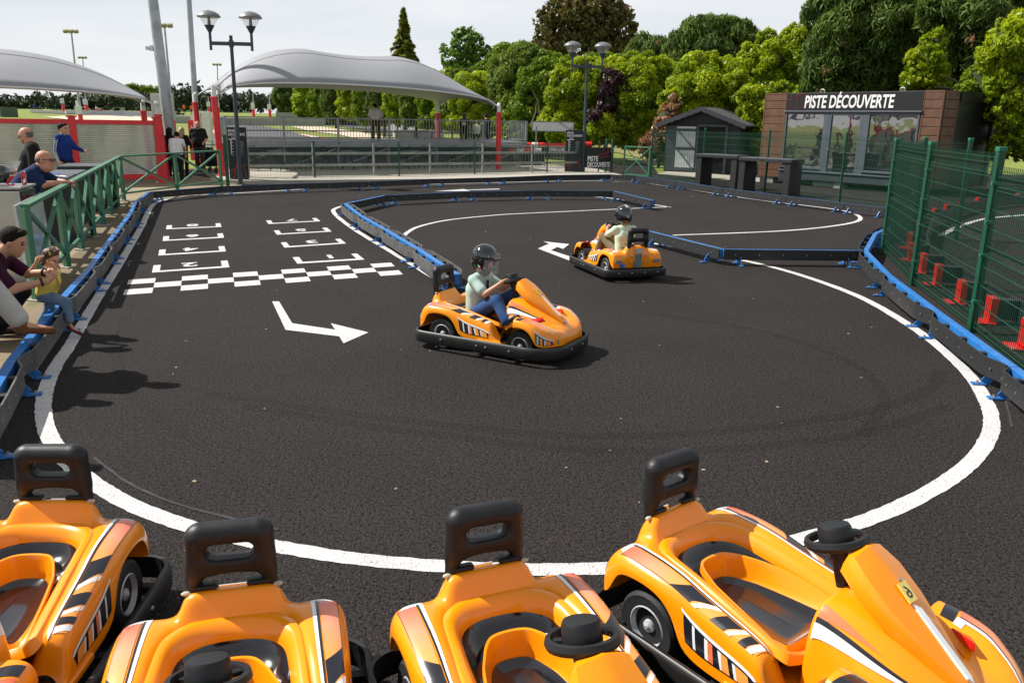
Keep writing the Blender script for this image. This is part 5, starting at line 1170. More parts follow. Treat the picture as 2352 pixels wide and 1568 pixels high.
for i, p in enumerate(BP):
    q = p - lo; d = (BP[min(i + 1, len(BP) - 1)] - BP[max(i - 1, 0)]).normalized(); a = math.atan2(d.y, d.x); n = Vector((d.y, -d.x, 0))
    b = MB(); b.box(q + Vector((0, 0, .165)), (.20, .08, .28), rz=a); b.box(q - n * .06 + Vector((0, 0, .015)), (.30, .20, .02), rz=a); o = b.build('bracket', redp, bb_, bevel=.008)
    b = MB(); b.bar(q + Vector((0, 0, .275)), q + n * .26 + Vector((0, 0, .275)), .16, .02); b.box(q + n * .15 + Vector((0, 0, .16)), (.14, .20, .20), rz=a); b.build('rubber_loop', rubber, o)
line([(2160, 541), (2200, 521), (2250, 505), (2290, 499), (2400, 490)], .12); line([(2360, 560), (2500, 580)], .08)
# ------------------------------------------------------------------ far circuit furniture
jer = mat('concrete_block', (.33, .34, .335), .8, var=.2, vs=1.5); tyb = mat('tyre_wall_black', (.04, .042, .044), .7, var=.4, vs=3)
def wall(name, px, h, th, m, label, cat, n=6, grp=None):
    P = [gt(x, y, -.1) for x, y in px]; o0 = P[0]; r = empty(name, o0, 0, label, cat, grp)
    b = MB()
    for a, c in zip(P, P[1:]):
        L = (c - a).length; k = max(1, int(L / 4))
        for i in range(k): q0 = a.lerp(c, i / k + .004); q1 = a.lerp(c, (i + 1) / k - .004); b.bar(q0 - o0 + Vector((0, 0, h / 2)), q1 - o0 + Vector((0, 0, h / 2)), th, h)
    b.build('blocks', m, r); return r
wall('block_wall', [c4(-420, 214), c4(0, 217), c4(300, 219), c4(640, 222)], 1.0, .5, jer, 'pale concrete block wall across the far circuit under the canopy', 'wall')
wall('block_wall', [(395, 283), (440, 284), (520, 289)], .95, .5, jer, 'grey concrete block wall between the red screens and the stand', 'wall')
wall('tyre_wall', [c4(640, 215), c4(1000, 222), c4(1300, 238), c4(1700, 268), c4(2000, 290), c4(2250, 318)], .8, .4, tyb, 'long dark barrier wall running along the far hedge', 'wall')
wall('block_wall', [c4(220, 155), c4(640, 162), c4(780, 168)], 1.0, .5, jer, 'farthest grey block wall at the foot of the trees under the canopy', 'wall')
wall('tyre_wall', [(0, 269), (40, 269)], 1.4, .6, mat('tyre_green', (.06, .10, .07), .7), 'dark green block at the far left behind the screen', 'wall')
wall('tube_wall', [(150, 262.5), (280, 264), (370, 267)], .7, .5, mat('tube_white', (.62, .63, .62), .6), 'white tube barrier along the far track under the left canopy', 'wall')
wall('tube_wall', [c4(1190, 262), c4(1420, 272)], .9, .6, mat('tube_white', (.62, .63, .62), .6), 'short white tube barrier on the far track below the canopy', 'wall')
p = gt(*c4(1440, 322), 0); r = empty('concrete_ring', p, 0, 'low pale concrete ring on the far track behind the stand', 'ring'); b = MB(); b.lathe([(2.6, 0), (2.6, .7), (2.3, .7), (2.3, .1)], 28, cap=False); b.build('ring_wall', jer, r)
for (x0, x1, y, l) in ((721, 724, 300, 'x'),): pass
r = empty('flag_banner', (at(443, 300, 41).x, 41, 0), 0, 'red upright banner behind the red post left of the stand', 'banner'); b = MB(); b.box((0, 0, .95), (.42, .12, 1.9)); bd = b.build('banner_body', redm, r, bevel=.05); place_text('rkc.fr', (.09, -.062, .75), (0, 0, 1), (-1, 0, 0), .22, sgw, bd, 'lettering', .9)
r = empty('white_cabinet', (at(466, 290, 44).x, 44, 0), 0, 'pale upright cabinet behind the left posts of the stand', 'cabinet'); b = MB(); b.box((0, 0, 1.35), (.9, .4, 1.9)); b.build('cabinet_body', mat('box_white', (.7, .71, .7)), r, bevel=.03); b = MB(); b.box((0, -.21, 1.35), (.03, .02, 1.8)); b.build('door_seam', galr, r)
# ------------------------------------------------------------------ vegetation: leaf sized faces on clumps over limbs
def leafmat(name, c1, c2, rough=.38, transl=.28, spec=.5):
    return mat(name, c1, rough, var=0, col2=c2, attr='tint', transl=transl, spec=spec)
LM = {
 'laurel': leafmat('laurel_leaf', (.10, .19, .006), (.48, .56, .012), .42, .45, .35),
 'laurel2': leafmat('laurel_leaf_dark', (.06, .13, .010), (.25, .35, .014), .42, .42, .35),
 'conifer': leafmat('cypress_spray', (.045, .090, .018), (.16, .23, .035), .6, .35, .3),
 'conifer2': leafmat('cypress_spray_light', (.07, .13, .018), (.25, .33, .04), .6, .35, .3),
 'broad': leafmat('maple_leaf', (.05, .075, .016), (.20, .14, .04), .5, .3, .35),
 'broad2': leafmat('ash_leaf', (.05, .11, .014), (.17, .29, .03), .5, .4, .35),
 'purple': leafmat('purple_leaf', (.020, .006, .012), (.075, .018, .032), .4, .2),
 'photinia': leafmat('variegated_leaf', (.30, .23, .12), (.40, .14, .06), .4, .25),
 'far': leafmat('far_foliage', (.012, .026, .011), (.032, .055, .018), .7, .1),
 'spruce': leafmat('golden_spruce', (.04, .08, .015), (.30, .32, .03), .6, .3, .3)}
corem = mat('backing_green', (.030, .050, .010), .9, var=.5, vs=3)  # dark tone for the filler hulls added inside the crowns
barkm = mat('bark', (.085, .06, .04), .9, var=.5, vs=9)
barkp = mat('bark_pale', (.22, .18, .13), .9, var=.4, vs=9)
def leaves(name, P, Nn, size, asp, droop, m, parent, tint, jit=.8, point=True):
    n = len(P); r = rng
    Nn = Nn + r.normal(size=(n, 3)) * jit; Nn /= np.linalg.norm(Nn, axis=1)[:, None] + 1e-9
    T = r.normal(size=(n, 3)); T[:, 2] -= droop; T += Nn * .25; T -= Nn * (T * Nn).sum(1)[:, None]; T /= np.linalg.norm(T, axis=1)[:, None] + 1e-9
    Bn = np.cross(Nn, T); L = (size * r.uniform(.65, 1.25, n))[:, None]; Wd = L * asp
    base = P - T * L * .5; mid = P + Nn * L * .06
    V = np.stack([base, mid - Bn * Wd * .5, P + T * L * .5 - Nn * L * .05, mid + Bn * Wd * .5], 1).reshape(-1, 3)
    me = bpy.data.meshes.new(name); me.vertices.add(n * 4); me.vertices.foreach_set('co', V.astype(np.float32).ravel()); me.loops.add(n * 4); me.loops.foreach_set('vertex_index', np.arange(n * 4, dtype=np.int32))
    me.polygons.add(n); me.polygons.foreach_set('loop_start', np.arange(0, n * 4, 4, dtype=np.int32)); me.update(calc_edges=True)
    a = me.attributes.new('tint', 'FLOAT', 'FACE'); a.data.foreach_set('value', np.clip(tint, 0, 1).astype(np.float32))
    return link_me(name, me, m, parent)
def fib(n):
    i = np.arange(n) + .5; ph = np.arccos(1 - 2 * i / n); th = math.pi * (1 + 5 ** .5) * i
    return np.stack([np.cos(th) * np.sin(ph), np.sin(th) * np.sin(ph), np.cos(ph)], 1)
STY = {'laurel': (.20, .42, .2, 3.0, .36, 'laurel'), 'laurel2': (.20, .42, .2, 3.0, .36, 'laurel2'), 'conifer': (.42, .20, 1.6, 2.4, .38, 'conifer'), 'conifer2': (.40, .20, 1.6, 2.4, .36, 'conifer2'), 'broad': (.30, .7, .3, 1.15, .26, 'broad'), 'broad2': (.30, .55, .3, 1.2, .26, 'broad2'),
       'purple': (.18, .5, .2, 1.8, .3, 'purple'), 'photinia': (.17, .36, .8, 1.6, .3, 'photinia'), 'far': (1.3, .5, .6, 1.3, .3, 'far')}
def crown(blobs, sty, parent, lo, dens=1., core=True, name='foliage', cull=True, scale=1., ncl=None):
    size, asp, droop, cov, cf, mk = STY[sty]; size *= scale; PP = []; NN = []; TT = []; sz = []
    mb = MB()
    for c, rr in blobs:
        c = np.array(c) - np.array(lo); rr = np.array(rr); rm = rr.prod() ** (1 / 3)
        k = ncl or int(np.clip(34 * rm / 1.2, 20, 80)); D = fib(k); D = D + rng.normal(size=D.shape) * .12; D /= np.linalg.norm(D, axis=1)[:, None]
        cl_t = rng.uniform(0, 1, k)
        for d, ct in zip(D, cl_t):
            if d[2] < -.92: continue
            cc = c + d * rr * rng.uniform(.74, .98); rc = rm * cf * rng.uniform(.45, 1.45)
            area = 2 * math.pi * rc * rc; n = int(cov * dens * area / (size * size * asp * .5))
            v = rng.normal(size=(n, 3)); v /= np.linalg.norm(v, axis=1)[:, None]; v = v + d * .55; v /= np.linalg.norm(v, axis=1)[:, None]
            p = cc + v * rc * rng.uniform(.45, 1.05, (n, 1)) * np.array([1, 1, .9])
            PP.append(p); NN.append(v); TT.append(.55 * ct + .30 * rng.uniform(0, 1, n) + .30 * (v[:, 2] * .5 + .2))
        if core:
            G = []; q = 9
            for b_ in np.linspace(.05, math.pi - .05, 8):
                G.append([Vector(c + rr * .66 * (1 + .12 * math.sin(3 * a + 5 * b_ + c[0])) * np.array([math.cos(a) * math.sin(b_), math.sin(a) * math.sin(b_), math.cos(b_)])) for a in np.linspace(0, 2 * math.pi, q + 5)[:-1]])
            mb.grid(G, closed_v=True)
    P = np.concatenate(PP); Nn = np.concatenate(NN); T = np.concatenate(TT)
    if cull:
        vd = (P + np.array(lo)) - EYE; vd /= np.linalg.norm(vd, axis=1)[:, None]; keep = ((Nn * vd).sum(1) < .35) | (rng.uniform(size=len(P)) < .25); P, Nn, T = P[keep], Nn[keep], T[keep]
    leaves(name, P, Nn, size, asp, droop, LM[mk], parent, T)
    if core: mb.build('crown_backing', corem, parent, smooth=True)  # added dark hull, keeps the sky from showing through the leaves
    return len(P)
def limbs(base, tips, r0, parent, m=None):
    b = MB(); base = Vector(base)
    zt = sum((t[2] for t in tips)) / len(tips); fork = base + Vector((0, 0, (zt - base.z) * .35)) + Vector((.1, .05, 0))
    b.tube([base - Vector((0, 0, .2)), base + Vector((.03, 0, .15)), fork], [r0 * 1.25, r0, r0 * .75], 10)
    for t in tips:
        t = Vector(t); m_ = fork.lerp(t, .5) + Vector((rng.uniform(-.2, .2), rng.uniform(-.2, .2), .12 * (t - fork).length)); b.tube([fork, m_, t], [r0 * .55, r0 * .35, r0 * .08], 7)
        for q in range(3):
            s0 = fork.lerp(t, rng.uniform(.35, .8)); b.tube([s0, s0 + Vector((rng.uniform(-1, 1), rng.uniform(-1, 1), rng.uniform(.2, 1))) * (t - fork).length * .28], [r0 * .2, r0 * .04], 5)
    return b.build('trunk', m or barkm, parent, smooth=True)
def bank(x, y): return TZ(x, y) + (1.0 if y > 36 and x > -3 else .0)
def plant(name, cat, label, sty, Y, ell, dens=1., core=True, grp=None, depth=.8, scale=1., zb=None, bark=None, cull=True, sat=4):
    k = Y / FD / math.cos(PITCH) * 1.0; bl = []
    for e in ell:
        x, y, rx, ry = e[:4]; YY = Y + (e[4] if len(e) > 4 else 0); c = at(x, y, YY); bl.append((np.array(c), np.array([rx * YY / FD, max(rx, ry) * YY / FD * depth, ry * YY / FD])))
        if sat:
            for q in range(sat):
                dv = rng.normal(size=3); dv /= np.linalg.norm(dv); dv[1] = -abs(dv[1]) * .6; f = rng.uniform(.34, .55); bl.append((bl[-1 - q][0] + dv * bl[-1 - q][1] * rng.uniform(.75, 1.0), bl[-1 - q][1] * f * rng.uniform(.75, 1.25, 3)))
    cx = float(np.mean([b_[0][0] for b_ in bl])); z0 = (bank(cx, Y) - .05) if zb is None else zb
    lo = (cx, Y, z0); r = empty(name, lo, 0, label, cat, grp)
    crown(bl, sty, r, lo, dens, core, 'crown' if cat == 'tree' else 'foliage', cull, scale)
    bl_m = bl[::(1 + sat)]
    tips = [tuple(b_[0] - np.array(lo) + np.array([0, 0, b_[1][2] * .3])) for b_ in bl_m]; limbs((0, 0, 0), tips, .16 if cat == 'tree' else .07, r, bark)
    return r
HG = 'laurel bushes of the hedge behind the track'
plant('laurel_bush', 'bush', 'bright laurel bush just right of the grandstand canopy tip', 'laurel', 54, [(1085, 240, 42, 62), (1128, 238, 36, 58), (1105, 275, 50, 35)], grp=HG)
plant('cypress_tree', 'tree', 'drooping mid green cypress left of the right lamp, before the brown tree', 'conifer2', 53, [(1180, 205, 42, 75), (1160, 240, 34, 60), (1205, 160, 34, 55), (1185, 270, 45, 40)])
plant('elder_bush', 'bush', 'straggly bush with bare pale stems left of the right lamp post', 'laurel2', 50, [(1240, 215, 40, 60), (1225, 270, 45, 45), (1265, 180, 30, 35), (1215, 300, 50, 25)], dens=.7, bark=barkp)
plant('laurel_bush', 'bush', 'tall yellow green laurel bush directly behind the right lamp post', 'laurel', 47, [(1330, 225, 58, 65), (1300, 270, 52, 50), (1360, 280, 55, 45), (1320, 305, 60, 25)], grp=HG)
plant('purple_shrub', 'shrub', 'dark purple leaved shrub wedged in the laurel hedge', 'purple', 44.6, [(1405, 195, 20, 34), (1398, 225, 20, 30), (1375, 262, 24, 18)], scale=.9)
plant('laurel_bush', 'bush', 'laurel bush right of the purple shrub, above the gate', 'laurel', 45, [(1450, 215, 45, 60), (1435, 275, 50, 50), (1480, 250, 42, 55), (1400, 300, 50, 28), (1470, 310, 45, 30)], grp=HG)
plant('photinia_bush', 'bush', 'reddish and cream variegated bush left of the black shed', 'photinia', 41.5, [(1520, 325, 38, 42), (1530, 280, 26, 40), (1548, 245, 14, 26), (1500, 350, 30, 22)], zb=0.)
plant('laurel_bush', 'bush', 'large round laurel bush above the black shed', 'laurel', 42.5, [(1625, 205, 78, 60), (1570, 245, 48, 52), (1690, 235, 60, 50), (1565, 320, 30, 50), (1620, 280, 90, 40)], grp=HG)
plant('cypress_tree', 'tree', 'low cypress with a cut stem between brown tree and large cypress', 'conifer', 54, [(1490, 130, 48, 38), (1455, 155, 40, 34), (1525, 145, 34, 36)])
plant('cypress_tree', 'tree', 'broad dark cypress rising behind the round laurel bush', 'conifer', 49, [(1640, 105, 75, 48), (1585, 120, 48, 48), (1705, 110, 45, 40), (1620, 160, 90, 40), (1605, 70, 34, 24), (1680, 75, 40, 26)])
plant('laurel_bush', 'bush', 'laurel mass with thin upright shoots left of the big cypress', 'laurel', 41, [(1775, 150, 72, 50), (1730, 190, 60, 50), (1835, 135, 45, 62), (1860, 190, 55, 45), (1790, 210, 80, 34), (1760, 88, 18, 18), (1838, 72, 26, 16)], grp=HG)
plant('cypress_tree', 'tree', 'huge dark cypress with brown tips above the kiosk sign', 'conifer', 38, [(1985, 95, 100, 85), (1925, 160, 70, 60), (2060, 150, 85, 75), (2100, 50, 80, 60), (1960, 20, 80, 45), (2040, 205, 95, 40), (1930, 215, 60, 30)], core=True)
plant('laurel_bush', 'bush', 'laurel bush between the two big cypresses, above the kiosk right end', 'laurel', 33.5, [(2130, 145, 36, 45), (2120, 190, 48, 34), (2145, 105, 22, 28), (2175, 215, 40, 24)], grp=HG)
plant('cypress_tree', 'tree', 'dark cypress with dead branches behind the kiosk antenna', 'conifer', 35, [(2215, 60, 80, 75), (2270, 130, 75, 70), (2190, 140, 45, 60), (2310, 30, 70, 60), (2250, 205, 70, 40)])
plant('laurel_bush', 'bush', 'nearest laurel bush at the right frame edge above the tall fence', 'laurel', 28.5, [(2310, 110, 45, 60), (2335, 190, 42, 62), (2300, 250, 36, 42), (2345, 280, 45, 50), (2320, 330, 42, 26), (2290, 180, 22, 34)], grp=HG, zb=.0)
plant('maple_tree', 'tree', 'large brownish maple tree towering behind the hedge', 'broad', 72, [(1345, 45, 75, 52), (1285, 75, 52, 46), (1405, 70, 50, 50), (1265, 110, 45, 30), (1340, 110, 70, 38), (1420, 115, 38, 26), (1330, -5, 60, 34), (1390, 10, 40, 34)], dens=.95, core=False, scale=1.25, cull=False)
plant('ash_tree', 'tree', 'round green ash tree standing alone against the sky, right of the canopy ridge', 'broad2', 88, [(1075, 105, 38, 30), (1050, 135, 36, 26), (1105, 135, 34, 30), (1080, 165, 55, 22), (1070, 85, 22, 16)], dens=1.0, core=False, scale=1.5, cull=False)
plant('hedge_tree', 'tree', 'mixed green hedge tree filling the gap below the ash tree', 'laurel2', 66, [(1165, 130, 36, 26), (1130, 175, 45, 26), (1150, 160, 40, 30), (1190, 150, 30, 30)], scale=1.2)
plant('laurel_bush', 'bush', 'low laurel row filling the hedge foot left of the right lamp', 'laurel2', 51, [(1175, 290, 40, 28), (1240, 300, 48, 26), (1300, 285, 40, 34), (1210, 250, 40, 40)], grp=HG)
plant('laurel_bush', 'bush', 'darker laurel filling the hedge between lamp and round bush, behind the others', 'laurel2', 49.5, [(1290, 190, 55, 45), (1375, 180, 50, 48), (1440, 180, 50, 48), (1510, 195, 45, 52), (1540, 250, 50, 60), (1480, 300, 60, 34), (1255, 150, 30, 28)], grp=HG)
plant('laurel_bush', 'bush', 'laurel behind the kiosk, showing between its left edge and the shed roof', 'laurel', 39, [(1735, 245, 40, 40), (1780, 240, 60, 34), (1860, 235, 60, 34), (1740, 300, 30, 50)], grp=HG)
plant('laurel_bush', 'bush', 'dense laurel at the hedge foot right of the kiosk', 'laurel2', 31, [(2290, 250, 40, 60), (2340, 300, 40, 60), (2270, 320, 40, 40), (2350, 200, 36, 60), (2250, 200, 40, 60)], grp=HG, zb=0.)
plant('laurel_bush', 'bush', 'bright laurel bulging over the top of the hedge right of the lamp heads', 'laurel', 46, [(1440, 165, 50, 30), (1480, 175, 44, 34), (1395, 170, 36, 26), (1520, 170, 34, 30)], grp=HG)
# golden spruce above the canopy
def spruce(x, ytop, ybot, Y, w, label):
    t = at(x, ytop, Y); bz = at(x, ybot, Y).z; z0 = TZ(t.x, Y); lo = Vector((t.x, Y, z0)); r = empty('spruce_tree', lo, 0, label, 'tree'); hgt = t.z - z0; W_ = w * Y / FD
    b = MB(); b.tube([(0, 0, 0), (0, 0, hgt * .6), (.1, 0, hgt * .98)], [.3, .16, .03], 8); b.build('trunk', barkm, r, smooth=True)
    P = []; Nn = []; T = []; zb_ = bz - z0
    n = 90
    for i in range(n):
        f = (i + rng.uniform(-.5, .5)) / n; f = min(max(f, 0), 1); z = hgt - (hgt - zb_) * 1.5 * f ** .85; a = i * 2.4 + rng.uniform(-.3, .3); L = W_ * (.06 + .94 * f) * rng.uniform(.7, 1.12); d = np.array([math.cos(a), math.sin(a), 0]); m_ = int(60 + 260 * f)
        s_ = rng.uniform(0, 1, m_) ** .7; sag = L * (.30 * s_ - .42 * s_ ** 2)
        p = d * (s_ * L)[:, None] + np.array([0, 0, z]); p[:, 2] += sag; sd_ = np.array([-d[1], d[0], 0]); wd = (L * .22 * np.sin(np.pi * np.clip(s_, .05, .97)) + .05)
        p += sd_ * (rng.uniform(-1, 1, m_) * wd)[:, None]; p[:, 2] -= np.abs(rng.normal(size=m_)) * .16
        P.append(p); Nn.append(np.tile([0, 0, 1.], (m_, 1)) + d * .4); T.append(.25 + .65 * s_ * rng.uniform(.4, 1, m_) * (rng.uniform() * .5 + .6))
    P = np.concatenate(P); leaves('crown', P, np.concatenate(Nn), .62, .34, 1.4, LM['spruce'], r, np.concatenate(T), .35)
spruce(926, 20, 142, 100, 54, 'golden green spruce rising above the grandstand canopy')
# hedge along the far track, seen under the canopy
specs = [(668, 150, 30, 'conifer'), (705, 132, 26, 'laurel'), (738, 118, 24, 'laurel2'), (772, 106, 28, 'conifer'), (806, 98, 26, 'laurel'), (842, 90, 28, 'laurel2'), (878, 84, 28, 'conifer'), (915, 78, 30, 'laurel'), (955, 73, 32, 'conifer2'), (992, 69, 30, 'laurel2'), (1030, 65, 32, 'laurel'), (1066, 61, 34, 'conifer')]
adj = {'conifer': 'dark cypress of the far hedge', 'conifer2': 'light cypress of the far hedge', 'laurel': 'bright ivy green bush of the far hedge', 'laurel2': 'mid green bush of the far hedge'}
wh = ['at its far left end', 'second from its left end', 'third from its left end', 'behind the fourth stand baluster bay', 'left of the man in the white shirt', 'just left of the white shirted man head', 'right above the man in the white shirt', 'right of the man in the white shirt', 'left of the back red post by some distance', 'just left of the back red post', 'just right of the back red post', 'behind the seated people on the stand']
for (x, Y, w, st_y), l in zip(specs, wh):
    yb = 268 + (x - 650) * .062
    plant('hedge_tree' if 'con' in st_y else 'hedge_bush', 'tree' if 'con' in st_y else 'bush', adj[st_y] + ' ' + l, st_y, Y, [(x, 215, w, 28), (x + 4, yb - 22, w, 24), (x - 6, 235, w * .9, 24), (x, 190, w * .9, 22)], grp='trees and bushes of the hedge along the far track', scale=max(1., Y / 60), dens=.8)
# far woods: one mass behind the circuit, and a hill
bl = []
for x in np.arange(-60, 420, 26): Y = 235 + rng.uniform(-10, 15); bl.append((np.array(at(x, 236 + rng.uniform(-5, 4), Y)), np.array([24 * Y / FD, 4, (14 + rng.uniform(0, 6)) * Y / FD])))
for x in np.arange(388, 660, 17): Y = 215 + rng.uniform(-10, 10); tpy = 196 + rng.uniform(-8, 10) + (14 if x > 470 else 0); bl.append((np.array(at(x, (tpy + 255) / 2, Y)), np.array([14 * Y / FD, 4, (255 - tpy) / 2 * Y / FD])))
r = empty('forest', (0, 220, 0)); r['kind'] = 'stuff'; r['label'] = 'dark wood beyond the far circuit'; crown(bl, 'far', r, (0, 220, 0), .6, True, 'foliage', True, 1.0, 26)
for c in r.children: c['kind'] = 'stuff'
b = MB(); hb = at(330, 215, 700); b.ball((hb.x, 700, 0), 1, 24, (90, 60, hb.z + 2)); tag(b.build('hill', mat('hill_green', (.10, .17, .06), .9, var=.4, vs=.02), smooth=True), kind='structure')
bl = [(np.array(at(x, 214 + rng.uniform(0, 5), 600)), np.array([9, 5, 5.])) for x in np.arange(285, 372, 9)]
r = empty('forest', (0, 600, 0)); r['kind'] = 'stuff'; r['label'] = 'distant wooded hill top left of the thick mast'; crown(bl, 'laurel2', r, (0, 600, 0), .5, True, 'foliage', True, 8.0, 16)
for c in r.children: c['kind'] = 'stuff'
# stray pale branches in the hedge

LM['dead'] = leafmat('dead_spray', (.12, .06, .02), (.24, .12, .045), .8, .2)
STY['dead'] = (.34, .22, 2.2, 1.2, .5, 'dead')
for o_, px_ in (('huge dark cypress', [(1895, 165, 8, 9), (2010, 75, 6, 12), (1880, 215, 9, 6), (2065, 62, 6, 8), (1995, 225, 7, 7), (1930, 95, 6, 6)]), ('dark cypress with dead', [(2228, 95, 6, 18), (2240, 165, 9, 9), (2105, 205, 7, 14)]), ('low cypress with a cut', [(1510, 98, 6, 8), (1528, 128, 7, 9)]), ('large brownish maple', [(1300, 70, 7, 8), (1350, 30, 6, 8), (1395, 55, 6, 7), (1275, 100, 6, 6), (1330, 95, 6, 8), (1420, 90, 5, 7)])):
    r = [o for o in bpy.data.objects if o.get('label', '').startswith(o_)][0]; Y_ = r.location.y - 1.6
    crown([(np.array(at(x, y, Y_)), np.array([rx * .6 * Y_ / FD, .2, ry * .6 * Y_ / FD])) for x, y, rx, ry in px_], 'dead', r, tuple(r.location), 1., False, 'dead_sprays', False, 1., 10)
# bare pale branches leaning out of the straggly bush and the right hedge
r = [o for o in bpy.data.objects if o.get('label', '').startswith('straggly bush')][0]; lo = Vector(r.location); b = MB()
for x0, y0, x1, y1, Y_ in ((1262, 275, 1248, 215, 48.4), (1240, 265, 1222, 205, 48.6), (1275, 240, 1268, 190, 48.3), (1218, 290, 1232, 235, 48.5), (1290, 300, 1262, 265, 48.2)):
    a = at(x0, y0, Y_) - lo; c = at(x1, y1, Y_) - lo; b.tube([a, a.lerp(c, .5) + Vector((.12, 0, .05)), c], [.06, .045, .02], 6)
b.build('bare_branches', barkp, r, smooth=True)
r = [o for o in bpy.data.objects if o.get('label', '').startswith('dark cypress with dead')][0]; lo = Vector(r.location); b = MB()
for x0, y0, x1, y1 in ((2215, 205, 2170, 175), (2205, 215, 2150, 200), (2230, 190, 2205, 150), (2260, 170, 2230, 130), (2240, 225, 2180, 222)):
    a = at(x0, y0, 33.2) - lo; c = at(x1, y1, 32.6) - lo; b.tube([a, a.lerp(c, .5) + Vector((0, 0, .08)), c], [.05, .035, .012], 6)
b.build('bare_branches', barkp, r, smooth=True)
# ------------------------------------------------------------------ people
skin = mat('skin', (.56, .30, .19), .5, var=.10, vs=9, spec=.35); skinr = mat('skin_ruddy', (.56, .26, .165), .5, var=.12, vs=9, spec=.35)
def cloth(name, c, var=.18, vs=7, rough=.85): return mat(name, c, rough, var=var, vs=vs, bump=.35, bs=11, spec=.2)
C_BLACK = cloth('cloth_black', (.012, .012, .014)); C_NAVY = cloth('cloth_navy', (.010, .028, .085)); C_BLUE = cloth('cloth_royal_blue', (.010, .035, .20)); C_DNAVY = cloth('cloth_dark_navy', (.010, .013, .032))
C_JEAN = cloth('cloth_jeans', (.030, .075, .20), .35, 14); C_LJEAN = cloth('cloth_pale_jeans', (.15, .24, .36), .3, 12); C_WHITE = cloth('cloth_white', (.66, .66, .65), .08); C_OFFW = cloth('cloth_off_white', (.78, .76, .70), .12); C_MAROON = cloth('cloth_maroon', (.045, .008, .028)); C_YELLOW = cloth('cloth_yellow', (.80, .62, .13), .1)
C_MINT = cloth('cloth_mint', (.42, .56, .50), .12); C_PALEG = cloth('cloth_pale_green', (.58, .70, .52), .1); C_KHAKI = cloth('cloth_khaki', (.20, .165, .10), .2); C_BROWN = cloth('cloth_brown', (.14, .085, .035)); C_ORANGE = cloth('cloth_orange', (.85, .16, .02)); C_STONE = cloth('cloth_stone', (.48, .47, .43), .12); C_GREYD = cloth('cloth_charcoal', (.035, .036, .042))
H_DARK = mat('hair_dark', (.016, .010, .007), .75, var=.6, vs=30, bump=.4, bs=50, spec=.15); H_BROWN = mat('hair_brown', (.05, .025, .013), .5, var=.5, vs=40); H_GREY = mat('hair_grey', (.20, .17, .14), .8, var=.5, vs=40, spec=.15); H_BLOND = mat('hair_blond', (.42, .29, .14), .5, var=.4, vs=30); H_AUB = mat('hair_auburn', (.09, .038, .018), .5, var=.5, vs=40)
SH_BLK = mat('shoe_black', (.012, .012, .013), .45); SH_WHT = mat('shoe_white', (.62, .62, .61), .5); SH_BRN = mat('suede_brown', (.17, .062, .018), .85, var=.3, vs=20); SH_RED = mat('shoe_burgundy', (.13, .008, .022), .55)
eyem = mat('eye_dark', (.01, .008, .007), .2); lipm = mat('lip_rose', (.40, .13, .11), .5); metalf = mat('glasses_frame', (.03, .03, .035), .3, .5)
def V3(p): return np.array(p, float)
def hand_sd(wr, d, n, s=1., curl=.5, left=True, h=.0055):
    "palm plus five separate fingers; d points from wrist to knuckles, n is the palm normal (towards the palm side)"
    d = V3(d) / np.linalg.norm(d); n = V3(n); n -= d * n.dot(d); n /= np.linalg.norm(n); sd = np.cross(n, d) * (1 if left else -1)   # towards the thumb
    P = V3(wr); H_ = SD(.010 * s)
    H_.cap(P - d * .02 * s, P + d * .02 * s, .026 * s, .027 * s)
    for o in (-.026, -.009, .009, .026): H_.cap(P + d * .015 * s + sd * o * .7 * s, P + d * .082 * s + sd * o * s, .016 * s, .0125 * s, .012 * s)
    for o, L in ((.028, .068), (.0095, .076), (-.0095, .071), (-.028, .056)):
        p = P + d * .086 * s + sd * o * s; dd = d; 
        for q, f in enumerate((.45, .32, .23)):
            a = curl * (.75, 1.05, .8)[q]; dd = dd * math.cos(a) + np.cross(np.cross(dd, n), dd) * math.sin(a); dd /= np.linalg.norm(dd)
            e = p + dd * L * f * s; H_.cap(p, e, (.0095 - q * .0009) * s, (.0088 - q * .0009) * s, .004 * s); p = e
    p = P + d * .025 * s + sd * .024 * s; t = sd * .75 + d * .65 + n * .25 * (1 + curl); t /= np.linalg.norm(t); e = p + t * .045 * s; H_.cap(p, e, .0145 * s, .0105 * s, .008 * s); t2 = t + d * .5 + n * curl * .7; t2 /= np.linalg.norm(t2); H_.cap(e, e + t2 * .032 * s, .0105 * s, .0085 * s, .004 * s)
    return H_.mesh(h)
STAND = dict(pel=(0, 0, .95), chest=(.01, 0, 1.27), neck=(.0, 0, 1.46), head=(.025, 0, 1.61), sL=(0, .185, 1.415), eL=(-.02, .235, 1.13), wL=(.03, .25, .89), sR=(0, -.185, 1.415), eR=(-.02, -.235, 1.13), wR=(.03, -.25, .89),
             hL=(0, .09, .93), kL=(.02, .10, .50), aL=(-.02, .105, .09), tL=(.13, .13, .045), hR=(0, -.09, .93), kR=(.02, -.10, .50), aR=(-.02, -.105, .09), tR=(.13, -.13, .045))
